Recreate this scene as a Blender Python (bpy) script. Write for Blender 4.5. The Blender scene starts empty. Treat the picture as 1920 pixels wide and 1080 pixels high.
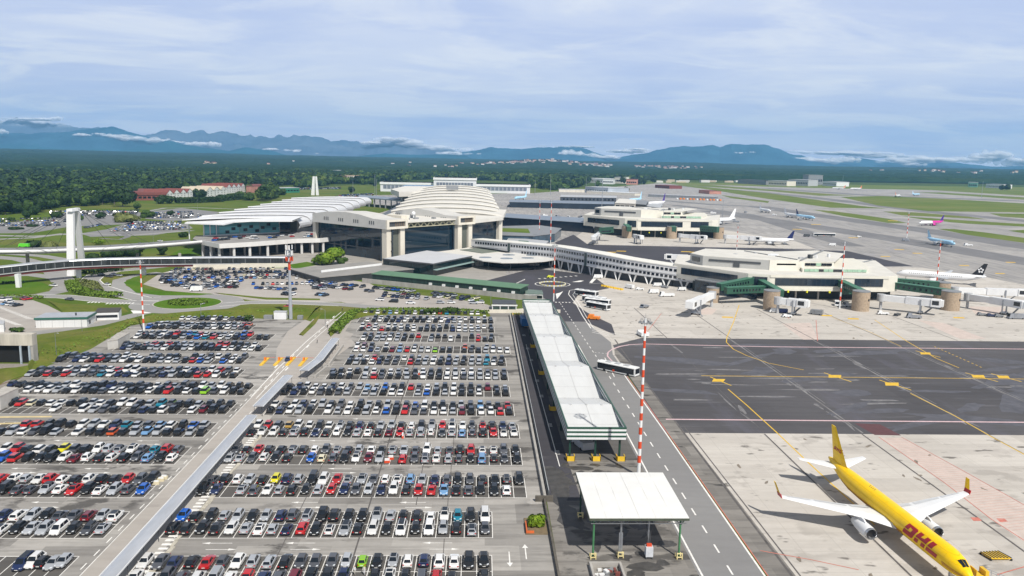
# Airport seen from its control tower: car parks, bus canopy, apron with a yellow
# freighter, terminal, piers, woods and mountains.  Units are metres, +Y runs
# along the service road, z = 0 is the paving.
import bpy, math, random
import numpy as np
from math import sin, cos, atan, atan2, radians, pi, sqrt, hypot
from mathutils import Vector, Matrix
random.seed(7)
rng = np.random.default_rng(11)
C = bpy.context.scene.collection
scene = bpy.context.scene
# ---------------------------------------------------------------- camera maths
# The tower cab is 70 m up; these give the ground point seen at a spot of the
# photograph (1920 x 1080), used only to survey where things stand.
H, F = 70.0, 1500.0
YAW, PITCH, ROLL = radians(2.4), atan(240 / 1500.), radians(1.05)
FW = Vector((sin(YAW) * cos(PITCH), cos(YAW) * cos(PITCH), -sin(PITCH)))
_r0 = FW.cross(Vector((0, 0, 1))).normalized()
_u0 = _r0.cross(FW)
RT = cos(ROLL) * _r0 + sin(ROLL) * _u0
UP = -sin(ROLL) * _r0 + cos(ROLL) * _u0
def ray(x, y):
 return FW + RT * ((x - 960) / F) + UP * ((540 - y) / F)
def spot(x, y, h=0.0):
 d = ray(x, y)
 t = (h - H) / d.z
 return Vector((d.x * t, d.y * t, h))
def at(x, y, Y):
 d = ray(x, y)
 t = Y / d.y
 return Vector((d.x * t, Y, H + d.z * t))
def S(pts, h=0.0):
 return [spot(x, y, h) for x, y in pts]
# ---------------------------------------------------------------- mesh builder
class MB:
 def __init__(s):
  s.v, s.f, s.m = [], [], []
 def poly(s, pts, m=0):
  n = len(s.v)
  s.v += [tuple(p) if len(p) == 3 else (p[0], p[1], 0.0) for p in pts]
  s.f.append(tuple(range(n, n + len(pts))))
  s.m.append(m)
 def hexa(s, p, m=0):                      # 4 bottom points, 4 top points
  n = len(s.v)
  s.v += [tuple(q) for q in p]
  for f in ((3, 2, 1, 0), (4, 5, 6, 7), (0, 1, 5, 4), (1, 2, 6, 5), (2, 3, 7, 6), (3, 0, 4, 7)):
   s.f.append(tuple(n + i for i in f))
   s.m.append(m)
 def box(s, x0, x1, y0, y1, z0, z1, m=0):
  s.hexa([(x0, y0, z0), (x1, y0, z0), (x1, y1, z0), (x0, y1, z0),
    (x0, y0, z1), (x1, y0, z1), (x1, y1, z1), (x0, y1, z1)], m)
 def obox(s, cx, cy, z0, lx, ly, h, a=0.0, m=0):   # turned box, centred on cx, cy
  ux, uy = Vector((cos(a), sin(a))), Vector((-sin(a), cos(a)))
  c = Vector((cx, cy))
  b = [c - ux * lx / 2 - uy * ly / 2, c + ux * lx / 2 - uy * ly / 2,
    c + ux * lx / 2 + uy * ly / 2, c - ux * lx / 2 + uy * ly / 2]
  s.hexa([(p.x, p.y, z0) for p in b] + [(p.x, p.y, z0 + h) for p in b], m)
 def prism(s, pts, z0, z1, m=0, mtop=None):
  n = len(s.v)
  k = len(pts)
  zz0 = z0 if hasattr(z0, '__len__') else [z0] * k
  zz1 = z1 if hasattr(z1, '__len__') else [z1] * k
  area = sum(pts[i][0] * pts[(i + 1) % k][1] - pts[(i + 1) % k][0] * pts[i][1] for i in range(k))
  idx = list(range(k)) if area > 0 else list(range(k - 1, -1, -1))
  s.v += [(pts[i][0], pts[i][1], zz0[i]) for i in idx]
  s.v += [(pts[i][0], pts[i][1], zz1[i]) for i in idx]
  s.f.append(tuple(range(n + k - 1, n - 1, -1)))
  s.m.append(m)
  s.f.append(tuple(range(n + k, n + 2 * k)))
  s.m.append(m if mtop is None else mtop)
  for i in range(k):
   j = (i + 1) % k
   s.f.append((n + i, n + j, n + k + j, n + k + i))
   s.m.append(m)
 def beam(s, p, q, w, h, m=0):             # bar p..q, w across, h tall (centred)
  p, q = Vector(p), Vector(q)
  d = (q - p).normalized()
  u = d.cross(Vector((0, 0, 1)))
  if u.length < 1e-4:
   u = Vector((1, 0, 0))
  u = u.normalized() * w / 2
  t = u.cross(d).normalized() * h / 2
  s.hexa([p - u - t, q - u - t, q + u - t, p + u - t, p - u + t, q - u + t, q + u + t, p + u + t], m)
 def tube(s, p, q, r, r2=None, n=8, m=0, caps=True):
  p, q = Vector(p), Vector(q)
  r2 = r if r2 is None else r2
  d = (q - p).normalized()
  u = d.cross(Vector((0, 0, 1)))
  if u.length < 1e-4:
   u = Vector((1, 0, 0))
  u.normalize()
  t = d.cross(u)
  k = len(s.v)
  for c, rr in ((p, r), (q, r2)):
   for i in range(n):
    a = 2 * pi * i / n
    s.v.append(tuple(c + (u * cos(a) + t * sin(a)) * rr))
  for i in range(n):
   j = (i + 1) % n
   s.f.append((k + i, k + j, k + n + j, k + n + i))
   s.m.append(m)
  if caps:
   s.f.append(tuple(range(k + n - 1, k - 1, -1)))
   s.m.append(m)
   s.f.append(tuple(range(k + n, k + 2 * n)))
   s.m.append(m)
 def loft(s, rings, m=0, closed=True, cap0=True, cap1=True):
  n = len(rings[0])
  k = len(s.v)
  for r in rings:
   s.v += [tuple(p) for p in r]
  for a in range(len(rings) - 1):
   for i in range(n if closed else n - 1):
    j = (i + 1) % n
    s.f.append((k + a * n + i, k + a * n + j, k + (a + 1) * n + j, k + (a + 1) * n + i))
    s.m.append(m)
  if cap0:
   s.f.append(tuple(range(k + n - 1, k - 1, -1)))
   s.m.append(m)
  if cap1:
   e = k + (len(rings) - 1) * n
   s.f.append(tuple(range(e, e + n)))
   s.m.append(m)
 def ribbon(s, pts, w, z, m=0):
  p = [Vector((q[0], q[1])) for q in pts]
  L, R = [], []
  for i in range(len(p)):
   d = (p[min(i + 1, len(p) - 1)] - p[max(i - 1, 0)]).normalized()
   nrm = Vector((-d.y, d.x)) * w / 2
   L.append(p[i] + nrm)
   R.append(p[i] - nrm)
  for i in range(len(p) - 1):
   s.poly([(R[i].x, R[i].y, z), (R[i + 1].x, R[i + 1].y, z), (L[i + 1].x, L[i + 1].y, z), (L[i].x, L[i].y, z)], m)
 def dashes(s, a, b, w, z, on, off, m=0):
  a, b = Vector((a[0], a[1])), Vector((b[0], b[1]))
  L = (b - a).length
  d = (b - a) / L
  t = 0
  while t < L:
   s.ribbon([a + d * t, a + d * min(t + on, L)], w, z, m)
   t += on + off
 def mesh(s, name, mats, org=(0, 0, 0), smooth=False):
  me = bpy.data.meshes.new(name)
  ox, oy, oz = org
  me.from_pydata([(x - ox, y - oy, z - oz) for x, y, z in s.v], [], s.f)
  mats = mats if isinstance(mats, (list, tuple)) else [mats]
  for mt in mats:
   me.materials.append(mt)
  if len(mats) > 1:
   me.polygons.foreach_set('material_index', s.m)
  if smooth:
   me.polygons.foreach_set('use_smooth', [True] * len(s.f))
  me.update()
  return me
 def build(s, name, mats, parent=None, smooth=False, org=None):
  """one mesh object; below a parent the shape is given in world space"""
  o0 = ORG.get(parent.name, Vector((0, 0, 0))) if parent else (Vector(org) if org else Vector((0, 0, 0)))
  me = s.mesh(name, mats, o0, smooth)
  o = bpy.data.objects.new(name, me)
  C.objects.link(o)
  if parent:
   o.parent = parent
  else:
   o.location = o0
  ORG[o.name] = o0
  return o
ORG = {}
def thing(name, label, cat, loc=(0, 0, 0), rz=0.0, group=None, local=False):
 o = bpy.data.objects.new(name, None)
 o.empty_display_size = 0.5
 C.objects.link(o)
 o.location = loc
 o.rotation_euler = (0, 0, rz)
 ORG[o.name] = Vector((0, 0, 0)) if local else Vector(loc)
 tag(o, label, cat, group)
 return o
def tag(o, label, cat, group=None):
 o['label'] = label
 o['category'] = cat
 if group:
  o['group'] = group
 return o
def struct(o):
 o['kind'] = 'structure'
 return o
def stuff(o, label, cat):
 o['kind'] = 'stuff'
 return tag(o, label, cat)
KIDS = {}
def copy_tree(o, parent=None):
 c = o.copy()
 C.objects.link(c)
 if parent:
  c.parent = parent
 for ch in list(o.children):
  copy_tree(ch, c)
 return c
def place(proto, loc, rz, label, group=None, first=False):
 r = proto if first else copy_tree(proto)
 r.location = loc
 r.rotation_euler = (0, 0, rz)
 r['label'] = label
 if group:
  r['group'] = group
 return r
# ---------------------------------------------------------------- materials
def srgb(r, g, b):
 return tuple(((c / 255 + .055) / 1.055) ** 2.4 if c > 10 else c / 255 / 12.92 for c in (r, g, b))
def newmat(name):
 m = bpy.data.materials.new(name)
 m.use_nodes = True
 nt = m.node_tree
 return m, nt, nt.nodes['Principled BSDF']
def lk(nt, a, b):
 nt.links.new(a, b)
MATS = {}
def M(name, col, rough=.6, metal=0., var=.15, scale=.3, spec=.5, stretch=None, coat=0., world=False, bump=0.):
 """plain paint, stone, metal ... with an uneven tone"""
 if name in MATS:
  return MATS[name]
 m, nt, b = newmat(name)
 MATS[name] = m
 b.inputs['Roughness'].default_value = rough
 b.inputs['Metallic'].default_value = metal
 b.inputs['Specular IOR Level'].default_value = spec
 b.inputs['Coat Weight'].default_value = coat
 if var <= 0:
  b.inputs['Base Color'].default_value = (*col, 1)
  return m
 if world:
  vec = nt.nodes.new('ShaderNodeNewGeometry').outputs['Position']
 else:
  vec = nt.nodes.new('ShaderNodeTexCoord').outputs['Object']
 if stretch:
  mp = nt.nodes.new('ShaderNodeMapping')
  mp.inputs['Scale'].default_value = stretch
  lk(nt, vec, mp.inputs['Vector'])
  vec = mp.outputs['Vector']
 n = nt.nodes.new('ShaderNodeTexNoise')
 n.inputs['Scale'].default_value = scale
 n.inputs['Detail'].default_value = 6
 n.inputs['Roughness'].default_value = .65
 lk(nt, vec, n.inputs['Vector'])
 mr = nt.nodes.new('ShaderNodeMapRange')
 mr.inputs['From Min'].default_value = .3
 mr.inputs['From Max'].default_value = .7
 mr.inputs['To Min'].default_value = 1 - var
 mr.inputs['To Max'].default_value = 1 + var
 lk(nt, n.outputs['Fac'], mr.inputs['Value'])
 mx = nt.nodes.new('ShaderNodeVectorMath')
 mx.operation = 'SCALE'
 mx.inputs[0].default_value = col
 lk(nt, mr.outputs['Result'], mx.inputs['Scale'])
 lk(nt, mx.outputs['Vector'], b.inputs['Base Color'])
 if bump:
  bp = nt.nodes.new('ShaderNodeBump')
  bp.inputs['Strength'].default_value = bump
  lk(nt, n.outputs['Fac'], bp.inputs['Height'])
  lk(nt, bp.outputs['Normal'], b.inputs['Normal'])
 return m
class Graph:
 """small helper for the layered ground materials (world coordinates)"""
 def __init__(s, name, rough=.85):
  s.m, s.nt, s.b = newmat(name)
  s.b.inputs['Roughness'].default_value = rough
  s.b.inputs['Specular IOR Level'].default_value = .25
  s.pos = s.nt.nodes.new('ShaderNodeNewGeometry').outputs['Position']
 def mapped(s, sx, sy, rot=0., off=(0, 0)):
  n = s.nt.nodes.new('ShaderNodeMapping')
  n.inputs['Scale'].default_value = (sx, sy, sx)
  n.inputs['Rotation'].default_value = (0, 0, rot)
  n.inputs['Location'].default_value = (off[0], off[1], 0)
  lk(s.nt, s.pos, n.inputs['Vector'])
  return n.outputs['Vector']
 def noise(s, vec, scale=1., detail=5, rough=.6, lo=.35, hi=.65):
  n = s.nt.nodes.new('ShaderNodeTexNoise')
  n.inputs['Scale'].default_value = scale
  n.inputs['Detail'].default_value = detail
  n.inputs['Roughness'].default_value = rough
  lk(s.nt, vec, n.inputs['Vector'])
  mr = s.nt.nodes.new('ShaderNodeMapRange')
  mr.inputs['From Min'].default_value = lo
  mr.inputs['From Max'].default_value = hi
  lk(s.nt, n.outputs['Fac'], mr.inputs['Value'])
  return mr.outputs['Result']
 def brick(s, vec, bw, bh, mortar, offset=.5):
  n = s.nt.nodes.new('ShaderNodeTexBrick')
  n.offset = offset
  n.inputs['Scale'].default_value = 1.
  n.inputs['Brick Width'].default_value = bw
  n.inputs['Row Height'].default_value = bh
  n.inputs['Mortar Size'].default_value = mortar
  n.inputs['Mortar Smooth'].default_value = .2
  n.inputs['Color1'].default_value = (0, 0, 0, 1)
  n.inputs['Color2'].default_value = (1, 1, 1, 1)
  lk(s.nt, vec, n.inputs['Vector'])
  return n.outputs['Color'], n.outputs['Fac']
 def mix(s, a, b, fac, k=1.0):
  n = s.nt.nodes.new('ShaderNodeMix')
  n.data_type = 'RGBA'
  for sock, v in ((n.inputs[6], a), (n.inputs[7], b)):
   if isinstance(v, tuple):
    sock.default_value = (*v, 1)
   else:
    lk(s.nt, v, sock)
  if isinstance(fac, float):
   n.inputs[0].default_value = fac
  else:
   mu = s.nt.nodes.new('ShaderNodeMath')
   mu.operation = 'MULTIPLY'
   mu.inputs[1].default_value = k
   lk(s.nt, fac, mu.inputs[0])
   lk(s.nt, mu.outputs[0], n.inputs[0])
  return n.outputs[2]
 def out(s, col, rough=None):
  lk(s.nt, col, s.b.inputs['Base Color'])
  return s.m
def mat_paving(name, base, dark, light, patch=(14., 7.), joint=None, seed=0., stain=.5, jointcol=None, spots=0., patchk=.25, scuff=None, ydir=False, blot=0.):
 g = Graph(name)
 big = g.noise(g.mapped(.02, .02, off=(seed, seed)), 1., 4, .55)
 fine = g.noise(g.mapped(.5, .5), 1., 5, .7, .3, .7)
 streak = g.noise(g.mapped(*((.4, .03) if ydir else (.035, .4)), off=(seed * 3, 0)), 1., 5, .65, .45, .72)
 c = g.mix(base, light, big, .6)
 pc, _ = g.brick(g.mapped(1, 1, off=(seed * 7, seed * 5)), patch[0], patch[1], 0., .37)
 c = g.mix(c, dark, pc, patchk)
 c = g.mix(c, dark, streak, stain)
 c = g.mix(c, dark, fine, .16)
 if spots:
  sp = g.noise(g.mapped(.16, .34, .5), 1., 3, .5, .64, .70)
  c = g.mix(c, tuple(v * .35 for v in dark), sp, spots)
 if blot:
  bl = g.noise(g.mapped(.11, .17, off=(seed, 0)), 1., 5, .6, .53, .60)
  bm = g.noise(g.mapped(.03, .03, off=(0, seed)), 1., 2, .5, .48, .56)
  mu = g.nt.nodes.new('ShaderNodeMath')
  mu.operation = 'MULTIPLY'
  lk(g.nt, bl, mu.inputs[0])
  lk(g.nt, bm, mu.inputs[1])
  c = g.mix(c, tuple(v * .8 for v in dark), mu.outputs[0], blot)
 if scuff:
  s1 = g.noise(g.mapped(.022, .26, .1, off=(seed, 3)), 1., 6, .7, .60, .72)
  s2 = g.noise(g.mapped(.05, .011, .5, off=(seed, 9)), 1., 5, .65, .56, .74)
  c = g.mix(c, scuff, s1, .75)
  c = g.mix(c, tuple(v * .72 for v in scuff[:2]) + (scuff[2] * .86,), s2, .6)
 if joint:
  _, fc = g.brick(g.mapped(1, 1), joint[0], joint[1], joint[2], 0.)
  c = g.mix(c, jointcol or tuple(v * .6 for v in dark), fc, .7)
 return g.out(c)
def mat_grass(name, a, b, c2, sc=.05):
 g = Graph(name, .95)
 g.b.inputs['Specular IOR Level'].default_value = .05
 n1 = g.noise(g.mapped(sc, sc), 1., 5, .6)
 n2 = g.noise(g.mapped(.6, .6), 1., 4, .7, .3, .7)
 n3 = g.noise(g.mapped(sc * .25, sc * .6), 1., 4, .6, .45, .7)
 c = g.mix(a, b, n1, 1.)
 c = g.mix(c, c2, n3, .75)
 c = g.mix(c, tuple(v * .55 for v in a), n2, .35)
 return g.out(c)
WHITE = M('white_paint', (.72, .73, .73), .5, var=.07, scale=.4)
ROOFW = M('white_roof_sheet', (.72, .725, .73), .5, var=.05, scale=.15)
CREAM = M('cream_concrete', (.66, .62, .53), .7, var=.1, scale=.25, stretch=(1, 1, .3))
CREAMROOF = M('cream_roof', (.64, .62, .57), .7, var=.07, scale=.1)
LGREY = M('light_grey_panel', (.42, .43, .44), .5, var=.08, scale=.3)
MGREY = M('mid_grey', (.22, .23, .24), .6, var=.15, scale=.3)
DGREY = M('dark_grey', (.06, .065, .07), .6, var=.2, scale=.4)
BLACK = M('black_rubber', (.012, .012, .013), .7, var=.2, scale=1.5)
CONC = M('weathered_concrete', (.36, .345, .32), .85, var=.2, scale=.35, stretch=(1, 1, .35))
STEEL = M('galvanised_steel', (.38, .40, .43), .4, .7, var=.15, scale=.6)
GREEN = M('green_paint', (.026, .085, .055), .45, var=.15, scale=.4)
DGREEN = M('dark_green_cladding', (.012, .052, .036), .5, var=.2, scale=.4)
LGREEN = M('pale_green_paint', (.18, .34, .20), .5, var=.15, scale=.5)
YELLOWP = M('yellow_paint', (.72, .46, .03), .5, var=.12, scale=.7)
REDP = M('red_orange_paint', (.62, .07, .02), .5, var=.12, scale=.5)
ORANGE = M('orange_paint', (.75, .22, .02), .5, var=.12, scale=.6)
STONE = M('brown_stone_cladding', (.36, .28, .20), .85, var=.25, scale=1.2)
BRICKRED = M('red_roof_tile', (.18, .05, .04), .8, var=.25, scale=.5)
BLUEP = M('blue_paint', (.02, .12, .32), .5, var=.15, scale=.5)
def mat_glass(name, col, rough=.06, gx=3., gz=3., mull=(.02, .03, .035), mw=.06):
 """dark reflecting curtain wall with a mullion grid in its own coordinates"""
 m, nt, b = newmat(name)
 tc = nt.nodes.new('ShaderNodeTexCoord')
 sep = nt.nodes.new('ShaderNodeSeparateXYZ')
 lk(nt, tc.outputs['Object'], sep.inputs[0])
 ad = nt.nodes.new('ShaderNodeMath')
 ad.operation = 'SUBTRACT'
 lk(nt, sep.outputs['X'], ad.inputs[0])
 lk(nt, sep.outputs['Y'], ad.inputs[1])
 cb = nt.nodes.new('ShaderNodeCombineXYZ')
 lk(nt, ad.outputs[0], cb.inputs[0])
 lk(nt, sep.outputs['Z'], cb.inputs[1])
 br = nt.nodes.new('ShaderNodeTexBrick')
 br.offset = 0.
 br.inputs['Scale'].default_value = 1
 br.inputs['Brick Width'].default_value = gx
 br.inputs['Row Height'].default_value = gz
 br.inputs['Mortar Size'].default_value = mw
 br.inputs['Color1'].default_value = (*col, 1)
 br.inputs['Color2'].default_value = (*[c * 1.9 for c in col], 1)
 br.inputs['Mortar'].default_value = (*mull, 1)
 lk(nt, cb.outputs[0], br.inputs['Vector'])
 lk(nt, br.outputs['Color'], b.inputs['Base Color'])
 b.inputs['Roughness'].default_value = rough
 b.inputs['Specular IOR Level'].default_value = .6
 b.inputs['Coat Weight'].default_value = .15
 b.inputs['Coat Roughness'].default_value = .04
 return m
GLASS = mat_glass('dark_curtain_wall', (.006, .016, .027))
GLASSB = mat_glass('teal_curtain_wall', (.09, .27, .30), .1, 3.2, 2.4, (.25, .3, .3), .05)
GLASSD = M('dark_window_glass', (.008, .012, .018), .08, var=.3, scale=.8, spec=.8)
HAZE_D = 5.2e-5
# ---------------------------------------------------------------- sky and light
SUN_AZ, SUN_EL = radians(153.), radians(50.)     # compass-like: 0 = +Y, 90 = +X
def make_world():
 w = bpy.data.worlds.new('World')
 scene.world = w
 w.use_nodes = True
 nt = w.node_tree
 bg = nt.nodes['Background']
 sky = nt.nodes.new('ShaderNodeTexSky')
 sky.sky_type = 'NISHITA'
 sky.sun_disc = False
 sky.sun_elevation = SUN_EL
 sky.sun_rotation = SUN_AZ
 sky.air_density = 1.3
 sky.dust_density = 1.2
 tc = nt.nodes.new('ShaderNodeTexCoord')
 sp = nt.nodes.new('ShaderNodeSeparateXYZ')
 lk(nt, tc.outputs['Generated'], sp.inputs[0])
 def math_(op, a, b=None):
  n = nt.nodes.new('ShaderNodeMath')
  n.operation = op
  for i, v in enumerate((a, b)):
   if v is None:
    continue
   if isinstance(v, (int, float)):
    n.inputs[i].default_value = v
   else:
    lk(nt, v, n.inputs[i])
  return n.outputs[0]
 z = math_('MAXIMUM', sp.outputs['Z'], 0.0)
 den = math_('ADD', z, .10)
 u = math_('DIVIDE', sp.outputs['X'], den)
 v = math_('DIVIDE', sp.outputs['Y'], den)
 cb = nt.nodes.new('ShaderNodeCombineXYZ')
 lk(nt, u, cb.inputs[0])
 lk(nt, v, cb.inputs[1])
 def noise(vec, scale, detail, rough, lo, hi, sx=1., sy=1., rot=0., dist=0.):
  mp = nt.nodes.new('ShaderNodeMapping')
  mp.inputs['Scale'].default_value = (sx, sy, 1)
  mp.inputs['Rotation'].default_value = (0, 0, rot)
  lk(nt, vec, mp.inputs['Vector'])
  n = nt.nodes.new('ShaderNodeTexNoise')
  n.inputs['Scale'].default_value = scale
  n.inputs['Detail'].default_value = detail
  n.inputs['Roughness'].default_value = rough
  n.inputs['Distortion'].default_value = dist
  lk(nt, mp.outputs['Vector'], n.inputs['Vector'])
  mr = nt.nodes.new('ShaderNodeMapRange')
  mr.interpolation_type = 'SMOOTHSTEP'
  mr.inputs['From Min'].default_value = lo
  mr.inputs['From Max'].default_value = hi
  lk(nt, n.outputs['Fac'], mr.inputs['Value'])
  return mr.outputs['Result']
 def mix(a, b, f):
  n = nt.nodes.new('ShaderNodeMix')
  n.data_type = 'RGBA'
  for sock, val in ((n.inputs[6], a), (n.inputs[7], b)):
   if isinstance(val, tuple):
    sock.default_value = (*val, 1)
   else:
    lk(nt, val, sock)
  if isinstance(f, float):
   n.inputs[0].default_value = f
  else:
   lk(nt, f, n.inputs[0])
  return n.outputs[2]
 K = SKYK
 blue = tuple(K * c for c in (.46, .55, .82))
 grey = tuple(K * c for c in (.56, .625, .855))
 pale = tuple(K * c for c in (.69, .735, .89))
 white = tuple(K * c for c in (.85, .865, .92))
 big = noise(cb.outputs[0], .50, 8, .58, .40, .60, 1.0, 1.2, .3, .4)
 mid = noise(cb.outputs[0], 1.0, 8, .60, .45, .64, .9, 1.3, -.12, .7)
 wisp = noise(cb.outputs[0], 2.6, 8, .65, .47, .75, .35, 1.2, .2, .6)
 cov = mix(grey, pale, big)
 cov = mix(cov, white, math_('MULTIPLY', mid, .75))
 cov = mix(cov, white, math_('MULTIPLY', wisp, .4))
 gap = noise(cb.outputs[0], .35, 5, .55, .52, .72, .7, 1.6, .1, .4)
 cov = mix(cov, blue, math_('MULTIPLY', gap, .38))
 # low bands over the mountains: pale with ragged cloud tops
 el = nt.nodes.new('ShaderNodeCombineXYZ')
 az = math_('ARCTAN2', sp.outputs['X'], sp.outputs['Y'])
 lk(nt, math_('MULTIPLY', az, 6.), el.inputs[0])
 lk(nt, math_('MULTIPLY', sp.outputs['Z'], 60.), el.inputs[1])
 low = noise(el.outputs[0], 1.0, 7, .6, .44, .66, 1., 1., 0., .4)
 lowmask = nt.nodes.new('ShaderNodeMapRange')
 lowmask.interpolation_type = 'SMOOTHSTEP'
 lowmask.inputs['From Min'].default_value = .05
 lowmask.inputs['From Max'].default_value = .004
 lk(nt, sp.outputs['Z'], lowmask.inputs['Value'])
 cov = mix(cov, tuple(K * c for c in (.80, .84, .94)), math_('MULTIPLY', math_('MULTIPLY', low, lowmask.outputs['Result']), .85))
 # overhead sky darkened out of view, added to weaken fill light and deepen shadows
 top = nt.nodes.new('ShaderNodeMapRange')
 top.interpolation_type = 'SMOOTHSTEP'
 top.inputs['From Min'].default_value = .24
 top.inputs['From Max'].default_value = .55
 lk(nt, sp.outputs['Z'], top.inputs['Value'])
 cov = mix(cov, tuple(K * c for c in (.21, .215, .235)), top.outputs['Result'])
 out = mix(sky.outputs['Color'], cov, .92)
 lk(nt, out, bg.inputs['Color'])
 bg.inputs['Strength'].default_value = .1
SKYK = 9.5
make_world()
sun = bpy.data.lights.new('sun', 'SUN')
sun.energy = 4.7
sun.angle = radians(.9)
sun.color = (1., .95, .87)
so = bpy.data.objects.new('sun', sun)
C.objects.link(so)
sdir = Vector((sin(SUN_AZ) * cos(SUN_EL), cos(SUN_AZ) * cos(SUN_EL), sin(SUN_EL)))
so.rotation_euler = (-sdir).to_track_quat('-Z', 'Y').to_euler()
so.location = (0, 0, 300)
cam = bpy.data.cameras.new('camera')
co = bpy.data.objects.new('camera', cam)
C.objects.link(co)
co.location = (0, 0, H)
co.matrix_world = Matrix(((RT.x, UP.x, -FW.x, 0), (RT.y, UP.y, -FW.y, 0), (RT.z, UP.z, -FW.z, H), (0, 0, 0, 1)))
cam.sensor_width = 36.
cam.lens = 36. * F / 1920.
cam.clip_start = 1.
cam.clip_end = 80000.
scene.camera = co
scene.view_settings.view_transform = 'Standard'
scene.view_settings.look = 'None'
scene.view_settings.exposure = EXPOSURE = 0.18
scene.view_settings.gamma = 1.
scene.view_settings.use_curve_mapping = False
scene.cycles.use_denoising = True
scene.cycles.denoiser = 'OPENIMAGEDENOISE'
scene.cycles.max_bounces = 5
scene.cycles.diffuse_bounces = 2
scene.cycles.glossy_bounces = 2
scene.cycles.transparent_max_bounces = 24
scene.cycles.volume_bounces = 1
scene.cycles.use_adaptive_sampling = False
def make_haze(x0, x1, y0, y1, z0, z1, dens):
 b = MB()
 b.box(x0, x1, y0, y1, z0, z1)
 m = bpy.data.materials.new('haze_air')
 m.use_nodes = True
 nt = m.node_tree
 nt.nodes.clear()
 o = nt.nodes.new('ShaderNodeOutputMaterial')
 v = nt.nodes.new('ShaderNodeVolumePrincipled')
 v.inputs['Color'].default_value = (.27, .60, 1., 1)
 v.inputs['Density'].default_value = dens
 v.inputs['Anisotropy'].default_value = 0.
 lk(nt, v.outputs[0], o.inputs['Volume'])
 h = b.build('haze', m)
 h['kind'] = 'stuff'
 tag(h, 'thin blue haze over the plain towards the mountains', 'haze')
 h.visible_shadow = True
 return h
# ---------------------------------------------------------------- ground
GRASS = mat_grass('meadow_grass', (.075, .125, .016), (.12, .165, .028), (.20, .18, .06), .03)
GRASSB = mat_grass('bright_lawn', (.06, .14, .010), (.095, .18, .016), (.14, .18, .035), .06)
SCRUB = mat_grass('rough_bank_grass', (.09, .13, .02), (.15, .17, .03), (.20, .17, .06), .12)
RUNGRASS = mat_grass('airfield_grass', (.105, .155, .028), (.155, .195, .048), (.22, .215, .085), .012)
WOODFLOOR = mat_grass('woodland_floor', (.045, .08, .015), (.07, .11, .02), (.10, .12, .03), .006)
LOTM = mat_paving('car_park_asphalt', (.385, .367, .342), (.085, .08, .076), (.49, .47, .44), (17., 9.), seed=1.3, stain=.6, patchk=.55, blot=.85)
BAYM = mat_paving('parking_bay_asphalt', (.115, .108, .10), (.045, .043, .042), (.17, .16, .15), (13., 11.), seed=2.1, stain=.4, patchk=.45, blot=.4)
LANEM = mat_paving('lane_asphalt', (.40, .37, .34), (.24, .22, .20), (.46, .43, .395), (40., 30.), seed=4.2, stain=.3, blot=.3)
ROADM = mat_paving('road_asphalt', (.225, .222, .222), (.14, .138, .138), (.27, .268, .265), (60., 40.), seed=5.2, stain=.2)
STREETM = mat_paving('street_asphalt', (.30, .295, .285), (.19, .185, .18), (.35, .345, .335), (60., 40.), seed=5.9, stain=.3, blot=.2)
DARKM = mat_paving('new_dark_asphalt', (.060, .058, .068), (.034, .033, .038), (.085, .082, .092), (50., 30.), seed=6.7, stain=.3, scuff=(.12, .115, .125))
TAXIM = mat_paving('taxiway_asphalt', (.082, .079, .084), (.038, .036, .039), (.125, .12, .126), (70., 22.), seed=7.7, stain=.35, scuff=(.185, .18, .195))
APRONM = mat_paving('apron_concrete', (.53, .50, .455), (.27, .245, .22), (.60, .565, .52), (22., 7.5), joint=(7.5, 7.5, .05), seed=8.1, stain=.28, jointcol=(.34, .32, .29), spots=.8, blot=.35)
FARCONC = mat_paving('airfield_concrete', (.36, .345, .33), (.11, .108, .11), (.50, .475, .445), (90., 40.), seed=9.3, stain=.75, ydir=True, scuff=(.42, .40, .385))
RUNM = mat_paving('runway_asphalt', (.19, .187, .19), (.11, .108, .112), (.26, .255, .255), (120., 60.), seed=10.3, stain=.6, ydir=True)
YARDM = mat_paving('yard_concrete', (.25, .235, .215), (.075, .07, .066), (.34, .32, .295), (9., 6.), seed=11.4, stain=.7, spots=.8, patchk=.4, blot=.7)
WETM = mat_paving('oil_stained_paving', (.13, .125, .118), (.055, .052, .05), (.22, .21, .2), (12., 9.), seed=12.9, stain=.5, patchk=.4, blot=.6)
FORECM = mat_paving('forecourt_paving', (.36, .34, .31), (.2, .19, .175), (.42, .40, .365), (11., 8.), seed=13.5, stain=.3, blot=.35)
KERBM = mat_paving('kerb_concrete', (.42, .40, .37), (.24, .23, .21), (.48, .46, .43), (6., 6.), seed=3.5, stain=.3)
LINEW = M('worn_white_marking', (.74, .73, .70), .8, var=.18, scale=1.2, world=True)
LINEY = M('yellow_marking', (.66, .42, .035), .8, var=.2, scale=1., world=True)
LINEP = M('pink_marking', (.62, .44, .46), .8, var=.15, scale=1., world=True)
LINER = M('red_marking', (.50, .17, .13), .8, var=.25, scale=1., world=True)
LINEK = M('dark_joint_sealant', (.10, .092, .088), .8, var=.35, scale=.4, world=True)
REDPATCH = M('faded_red_ground_paint', (.52, .44, .395), .85, var=.12, scale=.3, world=True)
REDDARK = M('red_paint_on_asphalt', (.10, .042, .046), .85, var=.15, scale=.5, world=True)
def sheet(name, pts, z, mat):
 b = MB()
 q = [(p[0], p[1], z) for p in pts]
 a = sum(q[i][0] * q[(i + 1) % len(q)][1] - q[(i + 1) % len(q)][0] * q[i][1] for i in range(len(q)))
 b.poly(q if a > 0 else q[::-1])
 return struct(b.build(name, mat))
def rect(x0, x1, y0, y1):
 return [(x0, y0), (x1, y0), (x1, y1), (x0, y1)]
GX0, GX1, GY0, GY1 = -15000, 17000, -400, 17500
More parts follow.
